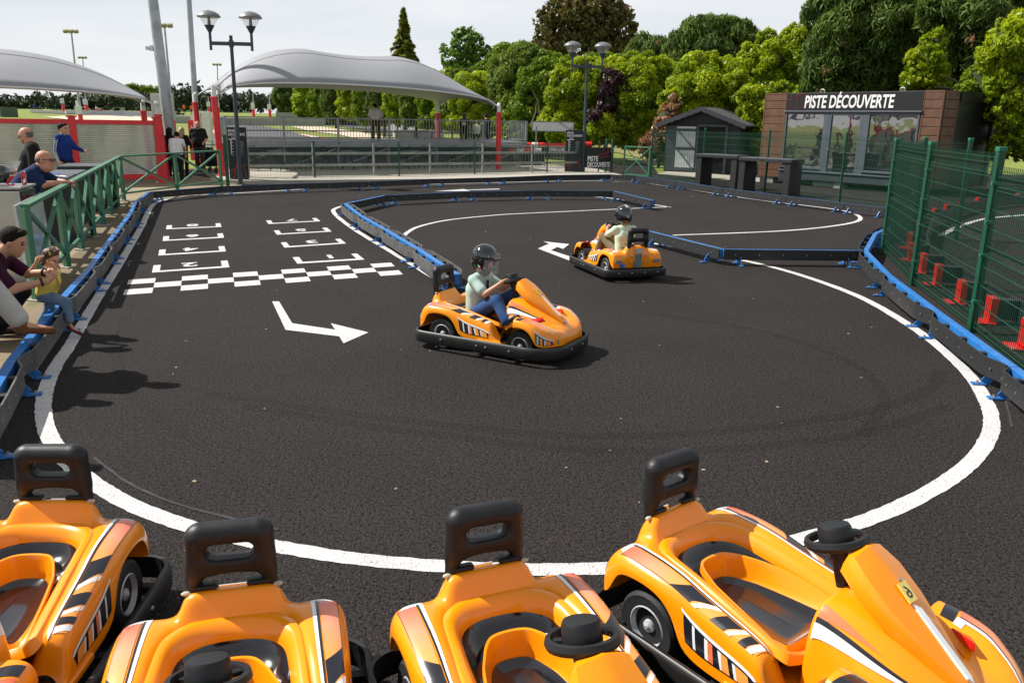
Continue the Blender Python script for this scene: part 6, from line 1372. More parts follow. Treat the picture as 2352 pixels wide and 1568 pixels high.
def person(label, loc, yaw, pose=None, s=1., hs=None, bulk=1., belly=0., look=(0, 0, 0), top=C_BLACK, sleeve=.55, legs=C_JEAN, shoes=SH_BLK, hair='short', hairm=H_DARK, skinm=skin, h=.018, curlL=.4, curlR=.4, nL=None, nR=None, dL=None, dR=None, glasses=False, beard=None, leglen=1., collar=None, hem=.0, group=None, hat=None, loose=.0, name='person', woman=False, cat='person', hh=None, coarse=False, trousers=True):
    J = dict(STAND); pose = pose or {}; J.update(pose); J = {k: V3(v) * s for k, v in J.items()}; hs = s if hs is None else hs
    r = empty(name, loc, yaw, label, cat, group); lat = (J['sL'] - J['sR']); lat /= np.linalg.norm(lat); b_ = bulk * s
    fw = np.cross(lat, J['neck'] - J['pel']); fw /= np.linalg.norm(fw)
    if fw.dot([1, 0, 0]) < 0: fw = -fw
    def torso(S_, e=0.):
        for sg in (1, -1): S_.cap(J['pel'] + lat * .065 * sg * b_, J['chest'] + lat * .075 * sg * b_, .118 * b_ + e, .125 * b_ + e, .05 * s); S_.cap(J['chest'] + lat * .07 * sg * b_, J['neck'] + lat * .06 * sg * b_ - (J['neck'] - J['chest']) * .25, .12 * b_ + e, .07 * b_ + e, .05 * s)
        S_.cap(J['sL'], J['sR'], .062 * b_ + e, .062 * b_ + e, .05 * s)
        if belly: S_.ell(J['pel'] * .62 + J['chest'] * .38 + fw * .06 * s, V3((.17, .19, .20)) * s * (1 + belly) * .9 + e, .06 * s)
        if woman:
            for sg in (1, -1): S_.ell(J['chest'] + fw * .085 * s + lat * sg * .075 * s, V3((.075, .07, .07)) * s + e, .03 * s)
    B_ = SD(.022 * s); torso(B_)
    B_.cap(J['neck'] - (J['head'] - J['neck']) * .25, J['head'] - (J['head'] - J['neck']) * .35, .060 * hs * (1 + .1 * belly), .054 * hs * (1 + .25 * belly))
    for q in 'LR':
        B_.cap(J['s' + q], J['e' + q], .051 * b_, .042 * b_).cap(J['e' + q], J['w' + q], .043 * b_, .027 * s).cap(J['h' + q], J['k' + q], .088 * b_, .056 * b_).cap(J['k' + q], J['a' + q], .058 * b_, .036 * s).cap(J['a' + q], J['t' + q], .036 * s, .030 * s)
        B_.ell(J['k' + q] * .65 + J['a' + q] * .35 - fw * .012 * s, V3((.052, .052, .10)) * b_, .03)
    # head in its own frame (x forward)
    RM = rotm(look[0], look[1], look[2]); hc = J['head']; HP = lambda x, y, z: hc + RM @ (V3((x, y, z)) * hs)
    B_.ell(HP(-.012, 0, .035), V3((.098, .076, .088)) * hs, .02, rot=RM).ell(HP(.022, 0, -.015), V3((.074, .064, .105)) * hs, .03, rot=RM)
    B_.cap(HP(.045, 0, -.085), HP(.055, 0, -.095), .030 * hs, .028 * hs, .03)
    if belly: B_.ell(HP(.015, 0, -.085), V3((.075, .078, .055)) * hs, .03, rot=RM)
    B_.cap(HP(.088, 0, .018), HP(.108, 0, -.026), .009 * hs, .0145 * hs, .012).cap(HP(.082, .03, .036), HP(.082, -.03, .036), .012 * hs, .012 * hs, .014)
    B_.cap(HP(.088, .022, -.062), HP(.088, -.022, -.062), .007 * hs, .007 * hs, .01)
    for sg in (1, -1): B_.ell(HP(-.008, sg * .076, -.004), V3((.022, .010, .033)) * hs, .008, rot=RM); B_.ell(HP(.093, sg * .033, .012), V3((.012, .018, .011)) * hs, .010, True, rot=RM)
    ex = []
    if not coarse:
        for q, lf in (('L', True), ('R', False)):
            w = J['w' + q]; fa = w - J['e' + q]; d = fa if (dL if lf else dR) is None else V3(dL if lf else dR); n = (nL if lf else nR); n = (lat * (-1 if lf else 1)) if n is None else V3(n)
            Vh, Fh = hand_sd(w, d, n, s * (.98 if s > .8 else 1.05), curlL if lf else curlR, lf, hh or max(.0055, h * .38)); ex.append((Vh, Fh, 0))
    else:
        for q in 'LR': B_.ell(J['w' + q] + (J['w' + q] - J['e' + q]) * .25, V3((.05, .04, .06)) * s)
    body = B_.obj('body', [skinm], r, h, ex)
    # face
    if not coarse:
        fb = MB()
        for sg in (1, -1): fb.ball(HP(.082, sg * .033, .013), .0115 * hs, 8)
        fb.build('eyes', eyem, body, smooth=True); fb = MB(); fb.ball(HP(.094, 0, -.062), .008 * hs, 8, (.6, 2.4, .7)); fb.build('mouth', lipm, body, smooth=True)
        fb = MB()
        for sg in (1, -1): fb.tube([HP(.088, sg * .014, .033), HP(.090, sg * .035, .040), HP(.078, sg * .055, .034)], .005 * hs, 5)
        fb.build('eyebrows', hairm if hairm else H_DARK, body, smooth=True)
    # clothing
    up = (J['chest'] - J['pel']); up /= np.linalg.norm(up)
    T_ = SD(.025 * s); torso(T_, .014 * s + loose * .5); T_.plane(J['pel'] - up * (.10 + hem) * s, -up, .012)
    for q in 'LR':
        if sleeve > 0:
            f = min(sleeve, 1.); T_.cap(J['s' + q], J['s' + q] + (J['e' + q] - J['s' + q]) * f, .066 * b_ + loose * .5, .058 * b_ + loose)
            if sleeve > 1: T_.cap(J['e' + q], J['e' + q] + (J['w' + q] - J['e' + q]) * (sleeve - 1), .056 * b_ + loose * .5, .040 * s)
    T_.ell(J['neck'] + (J['head'] - J['neck']) * .5 + fw * .015 * s, V3((.066, .066, .085)) * s * (1 + .12 * belly), .012, True)
    T_.obj('shirt', top, r, h)
    if collar:
        cb = MB(); G = []; ax_ = (J['head'] - J['neck']); ax_ /= np.linalg.norm(ax_); c0 = J['neck'] + ax_ * .01 * s
        for k in range(17): a = 2 * math.pi * k / 16; v = fw * math.cos(a) + lat * math.sin(a); G.append([Vector(c0 + v * q * s * (1 + .12 * belly) + ax_ * z * s) for q, z in ((.098, -.03), (.076, .03), (.068, .03), (.082, -.03))])
        cb.grid(G, closed_v=True); cb.build('collar', collar, r, smooth=True)
    if trousers:
        L_ = SD(.03 * s)
        for sg in (1, -1): L_.cap(J['pel'] + lat * .065 * sg * b_ + up * .02, J['pel'] + lat * .06 * sg * b_ - up * .05 * s, .126 * b_, .12 * b_)
        L_.plane(J['pel'] + up * .06 * s, up, .01)
        for q in 'LR': L_.cap(J['h' + q], J['k' + q], .102 * b_ + loose, .072 * b_ + loose); f = leglen; L_.cap(J['k' + q], J['k' + q] + (J['a' + q] - J['k' + q]) * f, .070 * b_ + loose, (.055 + .01) * s + loose)
        L_.obj('trousers', legs, r, h)
    for q in 'LR':
        S_ = SD(.015 * s); a = J['a' + q]; t = J['t' + q]; d = (t - a); d /= np.linalg.norm(d); S_.cap(a - d * .045 * s - [0, 0, .035 * s], t + d * .035 * s - [0, 0, .002 * s], .042 * s, .036 * s).cap(a + [0, 0, .0], a - [0, 0, .03 * s], .046 * s, .05 * s)
        S_.obj('shoe', shoes, r, max(.008, h * .6) if h < .016 else h)
    # hair
    if hair and hair != 'none':
        Hh = SD(.01); 
        if hair in ('short', 'bun', 'long', 'curly'):
            Hh.ell(HP(-.016, 0, .045), V3((.107, .087, .098)) * hs, rot=RM); nrm = RM @ V3((.80, 0, -.60)); Hh.plane(HP(.030, 0, .040), nrm, .012); Hh.plane(HP(0, 0, -.06), RM @ V3((0, 0, -1)), .012)
        if hair == 'short': Hh.cap(HP(.05, .03, .105), HP(.05, -.03, .105), .030 * hs, .030 * hs)
        if hair == 'long':
            Hh.cap(HP(-.06, .0, .02), HP(-.075, 0, -.18), .085 * hs, .075 * hs); Hh.cap(HP(-.03, .06, 0), HP(-.03, .075, -.17), .04 * hs, .03 * hs).cap(HP(-.03, -.06, 0), HP(-.03, -.075, -.17), .04 * hs, .03 * hs)
        if hair == 'curly':
            for k in range(34):
                a = rng.uniform(1.6, 4.7); z = rng.uniform(-.08, .10); rr_ = .10 * math.sqrt(max(.1, 1 - (z / .15) ** 2)); Hh.ell(HP(rr_ * math.cos(a) - .005, rr_ * .9 * math.sin(a), z), V3((.026, .026, .026)) * hs * rng.uniform(.7, 1.1), .006)
            for k in range(12): Hh.ell(HP(rng.uniform(-.06, .06), rng.uniform(-.06, .06), .125), V3((.022, .022, .016)) * hs, .006)
        if hair == 'fringe':
            Hh.ell(HP(-.016, 0, .02), V3((.1025, .0805, .086)) * hs, rot=RM); Hh.plane(HP(.0, 0, .060), RM @ V3((-.30, 0, 1)), .02); Hh.plane(HP(-.016, 0, 0), RM @ V3((1, 0, .2)), .02); Hh.plane(HP(0, 0, -.06), RM @ V3((0, 0, -1)), .012)
        Hh.obj('hair', hairm, body, min(h, .012) if h < .02 else h)
    if beard:
        Bd = SD(.012); Bd.ell(HP(.03, 0, -.065), V3((.078, .068, .062)) * hs, rot=RM); Bd.plane(HP(0, 0, -.045), RM @ V3((-.3, 0, 1)), .01); Bd.plane(HP(.0, 0, -.0), RM @ V3((-1, 0, 0)), .01); Bd.ell(HP(.10, 0, -.062), V3((.03, .02, .008)) * hs, .004, True); Bd.obj('beard', beard, body, min(h, .012))
    if glasses:
        gb_ = MB()
        for sg in (1, -1): gb_.tube([HP(.105 + .0 * k, sg * (.034 + .026 * math.cos(k)), .010 + .018 * math.sin(k)) for k in np.linspace(0, 2 * math.pi, 12)[:-1]], .0035 * hs, 5, closed=True); gb_.tube([HP(.103, sg * .060, .016), HP(.05, sg * .078, .018), HP(-.01, sg * .082, .016)], .0035 * hs, 5)
        gb_.tube([HP(.106, .009, .014), HP(.106, -.009, .014)], .003, 5); gb_.build('glasses', metalf, body, smooth=True)
    return r, J, HP, RM, body
def helmet(parent, HP, RM, hs, stripes=False, name='helmet'):
    gl = mat('helmet_black', (.006, .007, .010), .10, var=.1, spec=.6, coat=.9); c = HP(0, 0, .03)
    S_ = SD(.012); S_.ell(HP(-.012, 0, .05), V3((.158, .138, .140)) * hs, rot=RM).ell(HP(-.02, 0, -.03), V3((.142, .130, .125)) * hs, .03, rot=RM).cap(HP(.075, .085, -.075), HP(.075, -.085, -.075), .032 * hs, .032 * hs, .03)
    S_.box(HP(.165, 0, -.012), V3((.085, .088, .050)) * hs, .02, .02, True, rot=RM); S_.ell(HP(0, 0, -.11), V3((.10, .085, .10)) * hs, .01, True, rot=RM)
    ho = S_.obj(name, gl, parent, .0095)
    S_ = SD(.01); S_.cap(HP(.11, .085, .085), HP(.11, -.085, .085), .030 * hs, .030 * hs).cap(HP(.165, .06, .072), HP(.165, -.06, .072), .012 * hs, .012 * hs, .03); S_.obj('peak', gl, ho, .009)
    b = MB(); G = []
    for z in np.linspace(.055, -.13, 7): G.append([Vector(HP(.0 + (.168 + .02 * math.sin((.055 - z) * 9)) * math.cos(a) , .140 * math.sin(a), z)) for a in np.linspace(-1.15, 1.15, 15)])
    b.grid(G); b.build('visor', mat('visor_clear', (.75, .78, .82), .05, alpha=.20, spec=.6, var=.02), ho, smooth=True)
    b = MB()
    for sg in (1, -1): b.lathe([(.026 * hs, -.008), (.026 * hs, .010), (.018 * hs, .014)], 14, (0, 0, 0), 'y')
    bb = MB()
    for sg in (1, -1):
        q = HP(.035, sg * .138, .025); V = [Vector(q) + Vector(RM @ V3((math.cos(a) * .028 * hs * f, sg * o, math.sin(a) * .028 * hs * f))) for o, f in ((-.012, 1), (.010, 1), (.013, .6)) for a in np.linspace(0, 2 * math.pi, 13)[:-1]]
        bb.add(V, [(i * 12 + k, i * 12 + (k + 1) % 12, (i + 1) * 12 + (k + 1) % 12, (i + 1) * 12 + k) for i in range(2) for k in range(12)] + [tuple(range(24, 36))])
    bb.build('visor_pivot', blackp, ho, smooth=True)
    S_ = SD(.01); S_.cap(HP(.055, .09, -.09), HP(.06, .03, -.15), .012, .010).cap(HP(.06, .03, -.15), HP(.06, -.03, -.15), .012, .012).cap(HP(.055, -.09, -.09), HP(.06, -.03, -.15), .012, .010); S_.obj('chin_strap', blackp, ho, .008)
    if stripes:
        for y in (.014, -.014):
            b = MB(); G = []
            for a in np.linspace(.5, 2.5, 16): G.append([Vector(HP(-.012 + .1615 * math.cos(a), y + o, .05 + .1425 * math.sin(a))) for o in (-.006, .006)])
            b.grid(G); b.build('white_stripe', whs, ho, smooth=True)
    # rear emblem: a small outlined rounded diamond
    b = MB(); P = []
    for y, z in ((0, .022), (.024, .012), (.018, -.010), (0, -.026), (-.018, -.010), (-.024, .012)): x = -.02 - .142 * math.sqrt(max(0, 1 - ((y - .0) / .13) ** 2 - ((z) / .125) ** 2)); P.append(Vector(HP(x - .005, y, z - .015)))
    b.tube(P, .0032, 5, closed=True); b.tube([P[5].lerp(P[4], .4), P[1].lerp(P[2], .4)], .003, 5); b.build('emblem', whs, ho)
    return ho
def local(k, p):  # kart coordinates to world
    x, y, a, _ = KPOSE[k]; a = R(a); return Vector((x + p[0] * math.cos(a) - p[1] * math.sin(a), y + p[0] * math.sin(a) + p[1] * math.cos(a), p[2]))
DRV = dict(pel=(-.40, 0, .345), chest=(-.385, 0, .55), neck=(-.36, 0, .685), head=(-.315, 0, .835), sL=(-.365, .125, .655), eL=(-.205, .175, .545), wL=(-.06, .115, .665), sR=(-.365, -.125, .655), eR=(-.205, -.175, .545), wR=(-.06, -.115, .665),
           hL=(-.38, .075, .31), kL=(-.09, .15, .49), aL=(.07, .20, .30), tL=(.19, .22, .33), hR=(-.38, -.075, .31), kR=(-.09, -.15, .49), aR=(.06, -.215, .335), tR=(.17, -.24, .385))
def driver(k, label, pose, look, top, legs, shoes, **kw):
    x, y, a, _ = KPOSE[k]; P = dict(DRV); P.update(pose); out_ = person(label, (x, y, 0), R(a), {q: V3(v) / .66 for q, v in P.items()}, .66, .84, 1.0, 0, look, top, kw.pop('sleeve', .7), legs, shoes, 'none', H_BROWN, skin, .011, 1.15, 1.15, (.6, 0, -.8), (.6, 0, -.8), (.35, -.75, .35), (.35, .75, .35), hem=.25, loose=.012, group='children driving karts', **kw); return out_
r, J, HP, RM, bd = driver(0, 'child in black helmet, mint polo and dark blue jeans steering the middle kart', {}, (R(-4), R(14), 0), C_MINT, C_JEAN, SH_BLK, collar=C_MINT)
ho = helmet(r, HP, RM, .84); b = MB(); 
for i_, m_ in enumerate((mat('flag_green', (.05, .35, .12)), sgw, redm)): b.m = i_; q = HP(.01 + .017 * i_, -.137, -.035 - .010 * i_); b.box(q, (.016, .006, .012), ry=.5)
b.build('flag_sticker', [mat('flag_green', (.05, .35, .12)), sgw, redm], ho)
S_ = SD(.008); S_.cap(J['chest'] + [.115, -.02, .09], J['pel'] + [.13, -.03, .06], .014, .012); S_.obj('helmet_strap', blackp, r, .008)
r, J, HP, RM, bd = driver(1, 'child in striped black helmet and pale green shirt in the rear kart', dict(kL=(-.10, .20, .53), kR=(-.10, -.13, .47), neck=(-.365, 0, .70), head=(-.33, 0, .85), sL=(-.37, .14, .665), sR=(-.37, -.14, .665), eL=(-.20, .20, .56), chest=(-.39, 0, .57)), (R(0), R(10), 0), C_PALEG, C_KHAKI, SH_RED)
helmet(r, HP, RM, .84, True)
b = MB()   # printed squiggles on the back of the shirt
for k in range(26): y = rng.uniform(-.085, .085); z = rng.uniform(.40, .62); q = Vector((-.522 + .22 * abs(y) ** 1.2 + .03 * (z - .5), y, z)); b.bar(q, q + Vector((.0, rng.uniform(-.025, .025), rng.uniform(-.022, .022))), .006, .010, (1, 0, 0))
b.build('shirt_print', [bls], r)
# --- left side: crouching father, toddler, stepping man
P4 = dict(pel=(-.22, 0, .38), chest=(.0, 0, .66), neck=(.15, 0, .85), head=(.27, .0, .955), sL=(.10, .19, .80), eL=(.30, .21, .62), wL=(.525, .05, .655), sR=(.10, -.19, .80), eR=(.27, -.19, .55), wR=(.545, -.10, .60),
          hL=(-.20, .10, .36), kL=(.22, .26, .44), aL=(-.02, .24, .09), tL=(.14, .27, .05), hR=(-.20, -.10, .36), kR=(.16, -.16, .30), aR=(-.24, -.20, .10), tR=(-.08, -.22, .05))
CY = Vector((at(21, 542, 7.65).x - .27 * .95, 7.62, 0))
person('crouching man in maroon shirt holding the toddler by the hands', (CY.x, CY.y, 0.01), R(16), P4, 1., 1.06, 1.05, 0, (R(-4), R(20), 0), C_MAROON, .8, C_BLACK, SH_BLK, 'short', H_DARK, skin, .012, .9, .9, (0, -.5, .4), (0, .6, .4), (.6, -.2, .5), (.5, .25, .55))
b = MB()
for w_, e_ in ((P4['wL'], P4['eL']), (P4['wR'], P4['eR'])):
    w_ = Vector(w_); e_ = Vector(e_); d = (w_ - e_).normalized(); c = w_ - d * .055; u = d.cross(Vector((0, 0, 1))).normalized(); v = u.cross(d); b.tube([c + u * math.cos(a) * .034 + v * math.sin(a) * .034 for a in np.linspace(0, 2 * math.pi, 14)[:-1]], .011, 6, closed=True)
o = b.build('wristbands', blackp, None, smooth=True); o.parent = [q for q in bpy.data.objects if q.get('label', '').startswith('crouching man')][0]
TQ = Vector((at(116, 589, 8.0).x, 8.0, 0))
P6 = dict(pel=(-.10, 0, .415), chest=(-.05, 0, .54), neck=(-.025, 0, .635), head=(.0, 0, .755), sL=(-.03, .085, .615), eL=(-.10, .14, .66), wL=(-.11, .10, .75), sR=(-.03, -.085, .615), eR=(-.12, -.14, .66), wR=(-.06, -.13, .745),
          hL=(-.09, .05, .40), kL=(-.14, .06, .23), aL=(-.26, .05, .075), tL=(-.18, .06, .035), hR=(-.09, -.05, .40), kR=(.145, -.05, .345), aR=(.165, -.06, .10), tR=(.265, -.07, .045))
r, J, HP, RM, bd = person('toddler in yellow top and rolled jeans stepping over the left barrier', (TQ.x, TQ.y, 0), R(-8), {k: V3(v) / .52 for k, v in P6.items()}, .52, .80, 1.05, 0, (R(-6), R(24), 0), C_YELLOW, .35, C_LJEAN, SH_RED, 'curly', H_AUB, skin, .009, .8, .8, leglen=.72, hem=.15, loose=.008)
b = MB(); q = HP(.01, -.075, .10); b.lathe([(.0, 0), (.024, .002), (.0, .008)], 5, q, 'y'); b.build('star_clip', yel, bd)
b = MB()
for k in range(5): b.ball(J['chest'] + np.array([.105 - .004 * k, -.02 + .012 * k, .03 - .03 * k]), .014, 6, (.3, 1, 1))
b.build('flower_print', lipm, r)
ft = gp(80, 764, .30)
WL = dict(hL=(-.55, .12, .86), kL=(-.38, .02, .62), aL=(-.05, 0, .12), tL=(.12, .02, .075), hR=(-.60, -.10, .86), kR=(-.50, -.10, .44), aR=(-.62, -.10, -.16), tR=(-.46, -.12, -.20), pel=(-.60, 0, .88), chest=(-.50, 0, 1.18), neck=(-.44, 0, 1.36), head=(-.38, 0, 1.50), sL=(-.46, .18, 1.31), eL=(-.36, .24, 1.04), wL=(-.26, .12, .84), sR=(-.46, -.18, 1.31), eR=(-.5, -.25, 1.02), wR=(-.4, -.27, .80))
person('man in off white trousers resting a brown loafer on the left barrier', (ft.x - .03, ft.y, .245), R(10), WL, 1., 1., 1.06, 0, (0, R(25), 0), C_NAVY, .6, C_STONE, SH_BRN, 'short', H_DARK, skin, .012, leglen=.86, loose=.022)
# --- leaning man, standing men and teenager behind the railing
P2 = dict(pel=(-.12, 0, .90), chest=(.10, 0, 1.16), neck=(.245, 0, 1.335), head=(.345, 0, 1.445), sL=(.19, .21, 1.27), eL=(.40, .26, 1.13), wL=(.62, .06, 1.12), sR=(.19, -.21, 1.27), eR=(.36, -.27, 1.12), wR=(.62, -.06, 1.135), hL=(-.10, .10, .88), kL=(-.04, .12, .48), aL=(-.12, .13, .09), tL=(.04, .15, .045), hR=(-.10, -.10, .88), kR=(-.06, -.12, .47), aR=(-.16, -.13, .09), tR=(.0, -.15, .045))
hp = at(103, 367, 12.5); yw = R(14)
person('bald man with glasses in a navy polo leaning his forearms on the green railing', (hp.x - .345 * math.cos(yw), 12.5 - .345 * math.sin(yw), .008), yw, P2, 1., 1.18, 1.12, .25, (R(-8), R(4), 0), C_NAVY, .9, C_DNAVY, SH_BLK, 'fringe', H_GREY, skinr, .013, .7, .7, (0, -.3, -1), (0, .3, -1), glasses=True, collar=C_DNAVY)
P1 = dict(head=(.075, 0, 1.60), neck=(.01, 0, 1.455), eR=(-.02, -.25, 1.14), wR=(.0, -.27, .90), eL=(.06, .27, 1.12), wL=(.27, .28, 1.02), chest=(.03, 0, 1.27))
hp = at(66, 307, 15.0)
person('bald grey bearded man in black T-shirt and jeans looking down, before the ribbed screen', (hp.x + .04, 15.0, .02), R(206), {**P1, 'eL': (.02, .27, 1.12), 'wL': (.1, .26, .9), 'eR': (.08, -.28, 1.13), 'wR': (.29, -.26, 1.03)}, 1.075, 1.14, 1.10, .22, (R(-14), R(24), 0), C_BLACK, .95, C_LJEAN, SH_BLK, 'fringe', H_GREY, skinr, .015, .9, .9, glasses=True, beard=H_GREY)
P3 = dict(eL=(.16, .20, 1.18), wL=(.40, .16, 1.10), eR=(-.06, -.23, 1.13), wR=(.0, -.24, .88), kL=(.24, .10, .52), aL=(.30, .10, .12), tL=(.45, .12, .07), kR=(-.06, -.10, .50), aR=(-.26, -.10, .14), tR=(-.12, -.12, .05))
hp = at(146, 307, 20.6)
r, J, HP, RM, bd = person('young man in blue striped tracksuit top walking right behind the railing', (hp.x - .03, 20.6, .10), R(-4), P3, 1.03, 1.06, .95, 0, (0, R(4), 0), C_BLUE, 1.9, C_DNAVY, SH_WHT, 'short', H_DARK, skin, .016, .5, .5, loose=.006)
b = MB()
for k in (-1, 0, 1):
    o = np.array([.032 * k, -.066, 0]); b.tube([J['sR'] + o * 1.05 + [0, .012, .03], J['sR'] * .5 + J['eR'] * .5 + o, J['eR'] + o * .93, J['eR'] * .45 + J['wR'] * .55 + o * .75, J['wR'] + o * .6], .0065, 5)
b.build('white_stripes', C_WHITE, r, smooth=True)
# --- group by the stand entrance
g3 = 'people at the terrace exit beside the red post'
hp = at(389, 308, 28.6); person('dark haired woman in black half hidden behind the red post', (hp.x, 28.6, .02), R(80), None, .97, 1.05, .95, 0, (0, R(8), 0), C_BLACK, 1.8, C_DNAVY, SH_WHT, 'long', H_DARK, skin, .022, woman=True, coarse=True)
hp = at(417, 310, 29.4); person('blond woman in black behind the woman in the white top', (hp.x, 29.4, .02), R(75), dict(eR=(.1, -.26, 1.15), wR=(.25, -.2, 1.0)), .97, 1.05, .95, 0, (R(20), R(10), 0), C_BLACK, 1.7, C_BLACK, SH_BLK, 'long', H_BLOND, skin, .022, woman=True, coarse=True)
hp = gp(411, 419); person('short haired woman in white top and black trousers bending forward', (hp.x, hp.y, .01), R(100), dict(chest=(.10, 0, 1.24), neck=(.22, 0, 1.40), head=(.30, 0, 1.52), sL=(.17, .17, 1.36), sR=(.17, -.17, 1.36), eL=(.14, .24, 1.10), wL=(.20, .22, .88), eR=(.16, -.26, 1.12), wR=(.26, -.24, .90)), .96, .98, 1.06, .08, (R(28), R(14), 0), C_WHITE, .6, C_BLACK, SH_BLK, 'short', H_DARK, skinr, .018, coarse=True)
b = MB(); q = [o for o in bpy.data.objects if o.get('label', '').startswith('short haired woman')][0]; b.tube([(.16, -.10, 1.40), (.0, -.2, 1.2), (.05, -.24, .98)], .012, 6); o = b.build('bag_strap', C_BLACK, q)
hp = gp(462, 396, .13); person('grey bearded man in black T-shirt walking towards the camera at the stand', (hp.x, hp.y, .135), R(-72), dict(kL=(.16, .10, .52), aL=(.10, .10, .12), tL=(.25, .12, .08), wL=(.18, .17, 1.02), eL=(-.02, .27, 1.16), eR=(-.03, -.27, 1.16), wR=(.0, -.29, .92)), 1.03, 1.05, 1.10, .10, (R(-4), R(10), 0), C_BLACK, .9, C_GREYD, SH_BLK, 'fringe', H_GREY, skinr, .017, beard=H_GREY, coarse=True)
# --- people on the grandstand
gp_ = lambda x, off: stp(x, off)
q = gp_(866, -.45); person('man in white T-shirt and brown trousers leaning on the grandstand rail, seen from behind', (q[0], q[1], DZ + .03), R(105), dict(chest=(.10, 0, 1.20), neck=(.20, 0, 1.37), head=(.27, .02, 1.48), sL=(.15, .19, 1.32), sR=(.15, -.19, 1.32), eL=(.12, .29, 1.07), wL=(.2, .25, .86), eR=(.08, -.30, 1.06), wR=(.04, -.28, .84), kL=(.14, .14, .52), aL=(.02, .16, .10), kR=(.0, -.11, .49)), .95, .98, 1.05, 0, (R(50), R(10), 0), C_OFFW, .8, C_BROWN, SH_BLK, 'short', H_DARK, skinr, .018, coarse=True, loose=.02)
SIT = dict(pel=(-.05, 0, .50), chest=(-.02, 0, .82), neck=(.03, 0, 1.01), head=(.06, 0, 1.16), sL=(.02, .18, .96), eL=(.12, .24, .72), wL=(.30, .15, .70), sR=(.02, -.18, .96), eR=(.12, -.24, .72), wR=(.30, -.15, .70), hL=(0, .09, .48), kL=(.42, .12, .50), aL=(.44, .12, .09), tL=(.58, .13, .045), hR=(0, -.09, .48), kR=(.42, -.12, .50), aR=(.44, -.12, .09), tR=(.58, -.13, .045))
for x, off, l, kw in ((1066, -.75, 'long haired person in black with a yellow back print sitting on the stand', dict(hair='long', hairm=H_BROWN, top=C_BLACK, sleeve=.7)), (1094, -.75, 'child in black and pale green top sitting between two people on the stand', dict(hair='short', hairm=H_BLOND, top=C_PALEG, sleeve=1.5)), (1116, -.95, 'dark haired adult in black vest sitting at the right end of the stand', dict(hair='short', hairm=H_DARK, top=C_BLACK, sleeve=.2))):
    q = gp_(x, off); sc = .72 if 'child' in l else .95; o = person(l, (q[0], q[1], DZ + .02), R(95), SIT, sc, sc * 1.08, 1., 0, (R(20), R(8), 0), legs=C_DNAVY, coarse=True, h=.022, group='people sitting on the grandstand', **kw)
    if 'print' in l: b = MB(); b.lathe([(.0, 0), (.085, .0), (.085, -.006), (.055, -.007)], 16, (-.165, 0, .82 * sc), 'x'); b.build('back_print', yel, o[0])
# --- far racing karts and marshals
rk_b = mat('race_kart_body', (.05, .05, .06), .4); rk_r = mat('race_kart_red', (.45, .02, .03), .4)
def race_kart(px, y, rz, label, col, suit, dl):
    p = gt(px, y, .05); r = empty('racing_kart', p, rz, label, 'kart', 'racing karts on the far circuit')
    b = MB(); b.box((0, 0, .15), (1.7, .7, .12)); b.box((.75, 0, .25), (.35, 1.1, .22)); b.box((0, .55, .2), (.8, .22, .24)); b.box((0, -.55, .2), (.8, .22, .24)); b.box((-.8, 0, .25), (.2, 1.1, .2)); b.build('body', col, r, bevel=.05)
    for x in (.55, -.6):
        for sy in (-.6, .6): b = MB(); b.lathe([(.14, -.09), (.14, .09)], 12, (x, sy, .14), 'y'); b.build('wheel', tyrem, r)
    person(dl, (p.x, p.y, p.z), rz, dict(pel=(-.3, 0, .3), chest=(-.32, 0, .6), neck=(-.3, 0, .8), head=(-.27, 0, .95), sL=(-.3, .18, .75), eL=(-.08, .22, .6), wL=(.1, .12, .58), sR=(-.3, -.18, .75), eR=(-.08, -.22, .6), wR=(.1, -.12, .58), hL=(-.25, .1, .28), kL=(.2, .16, .42), aL=(.5, .14, .25), tL=(.6, .14, .3), hR=(-.25, -.1, .28), kR=(.2, -.16, .42), aR=(.5, -.14, .25), tR=(.6, -.14, .3)), 1., 1.35, 1.1, 0, (0, 0, 0), suit, 1.8, suit, SH_BLK, 'none', None, blackp if suit is not C_ORANGE else skin, .05, coarse=True, group='drivers of the far racing karts')
race_kart(85, 252.6, .1, 'blue racing kart far left under the shelter roof, the left one of two', rk_b, C_BLUE, 'driver in blue in the far left racing kart')
race_kart(134, 254.2, .1, 'dark racing kart far left under the shelter roof, right of the blue one', rk_b, C_BLACK, 'driver in black in the second racing kart from the left')
race_kart(270, 262.3, .3, 'red racing kart under the right end of the left shelter roof', rk_r, C_BLACK, 'driver in black in the red racing kart')
race_kart(226, 256.6, .2, 'pale racing kart far behind the red sleeved poles', rk_r, C_WHITE, 'driver in white in the pale far racing kart')
race_kart(409, 265.4, 2.6, 'black racing kart between the thick mast and the red post', rk_b, C_BLACK, 'driver of the black racing kart near the red post')
for x, y, l in ((424, 262, 'orange vested marshal left of the red post on the far track'), (441, 264, 'orange vested marshal right beside the red post on the far track')):
    p = gt(x, y, .0); person(l, p, 2.0, None, 1., 1., 1., 0, (0, 0, 0), C_ORANGE, 1.2, C_GREYD, SH_BLK, 'short', H_DARK, skin, .05, coarse=True, group='marshals on the far track')

for x, y, yw, l in ((-4.75, 6.35, .1, 'onlooker in dark clothes just outside the left edge, farther one'), (-4.25, 5.15, .2, 'onlooker in dark clothes just outside the left edge, nearer one')):
    person(l, (x, y, .01), yw, None, .98, 1., 1.1, 0, (0, .2, 0), C_NAVY, .8, C_DNAVY, SH_BLK, 'short', H_DARK, skin, .03, coarse=True, group='onlookers along the left barrier')
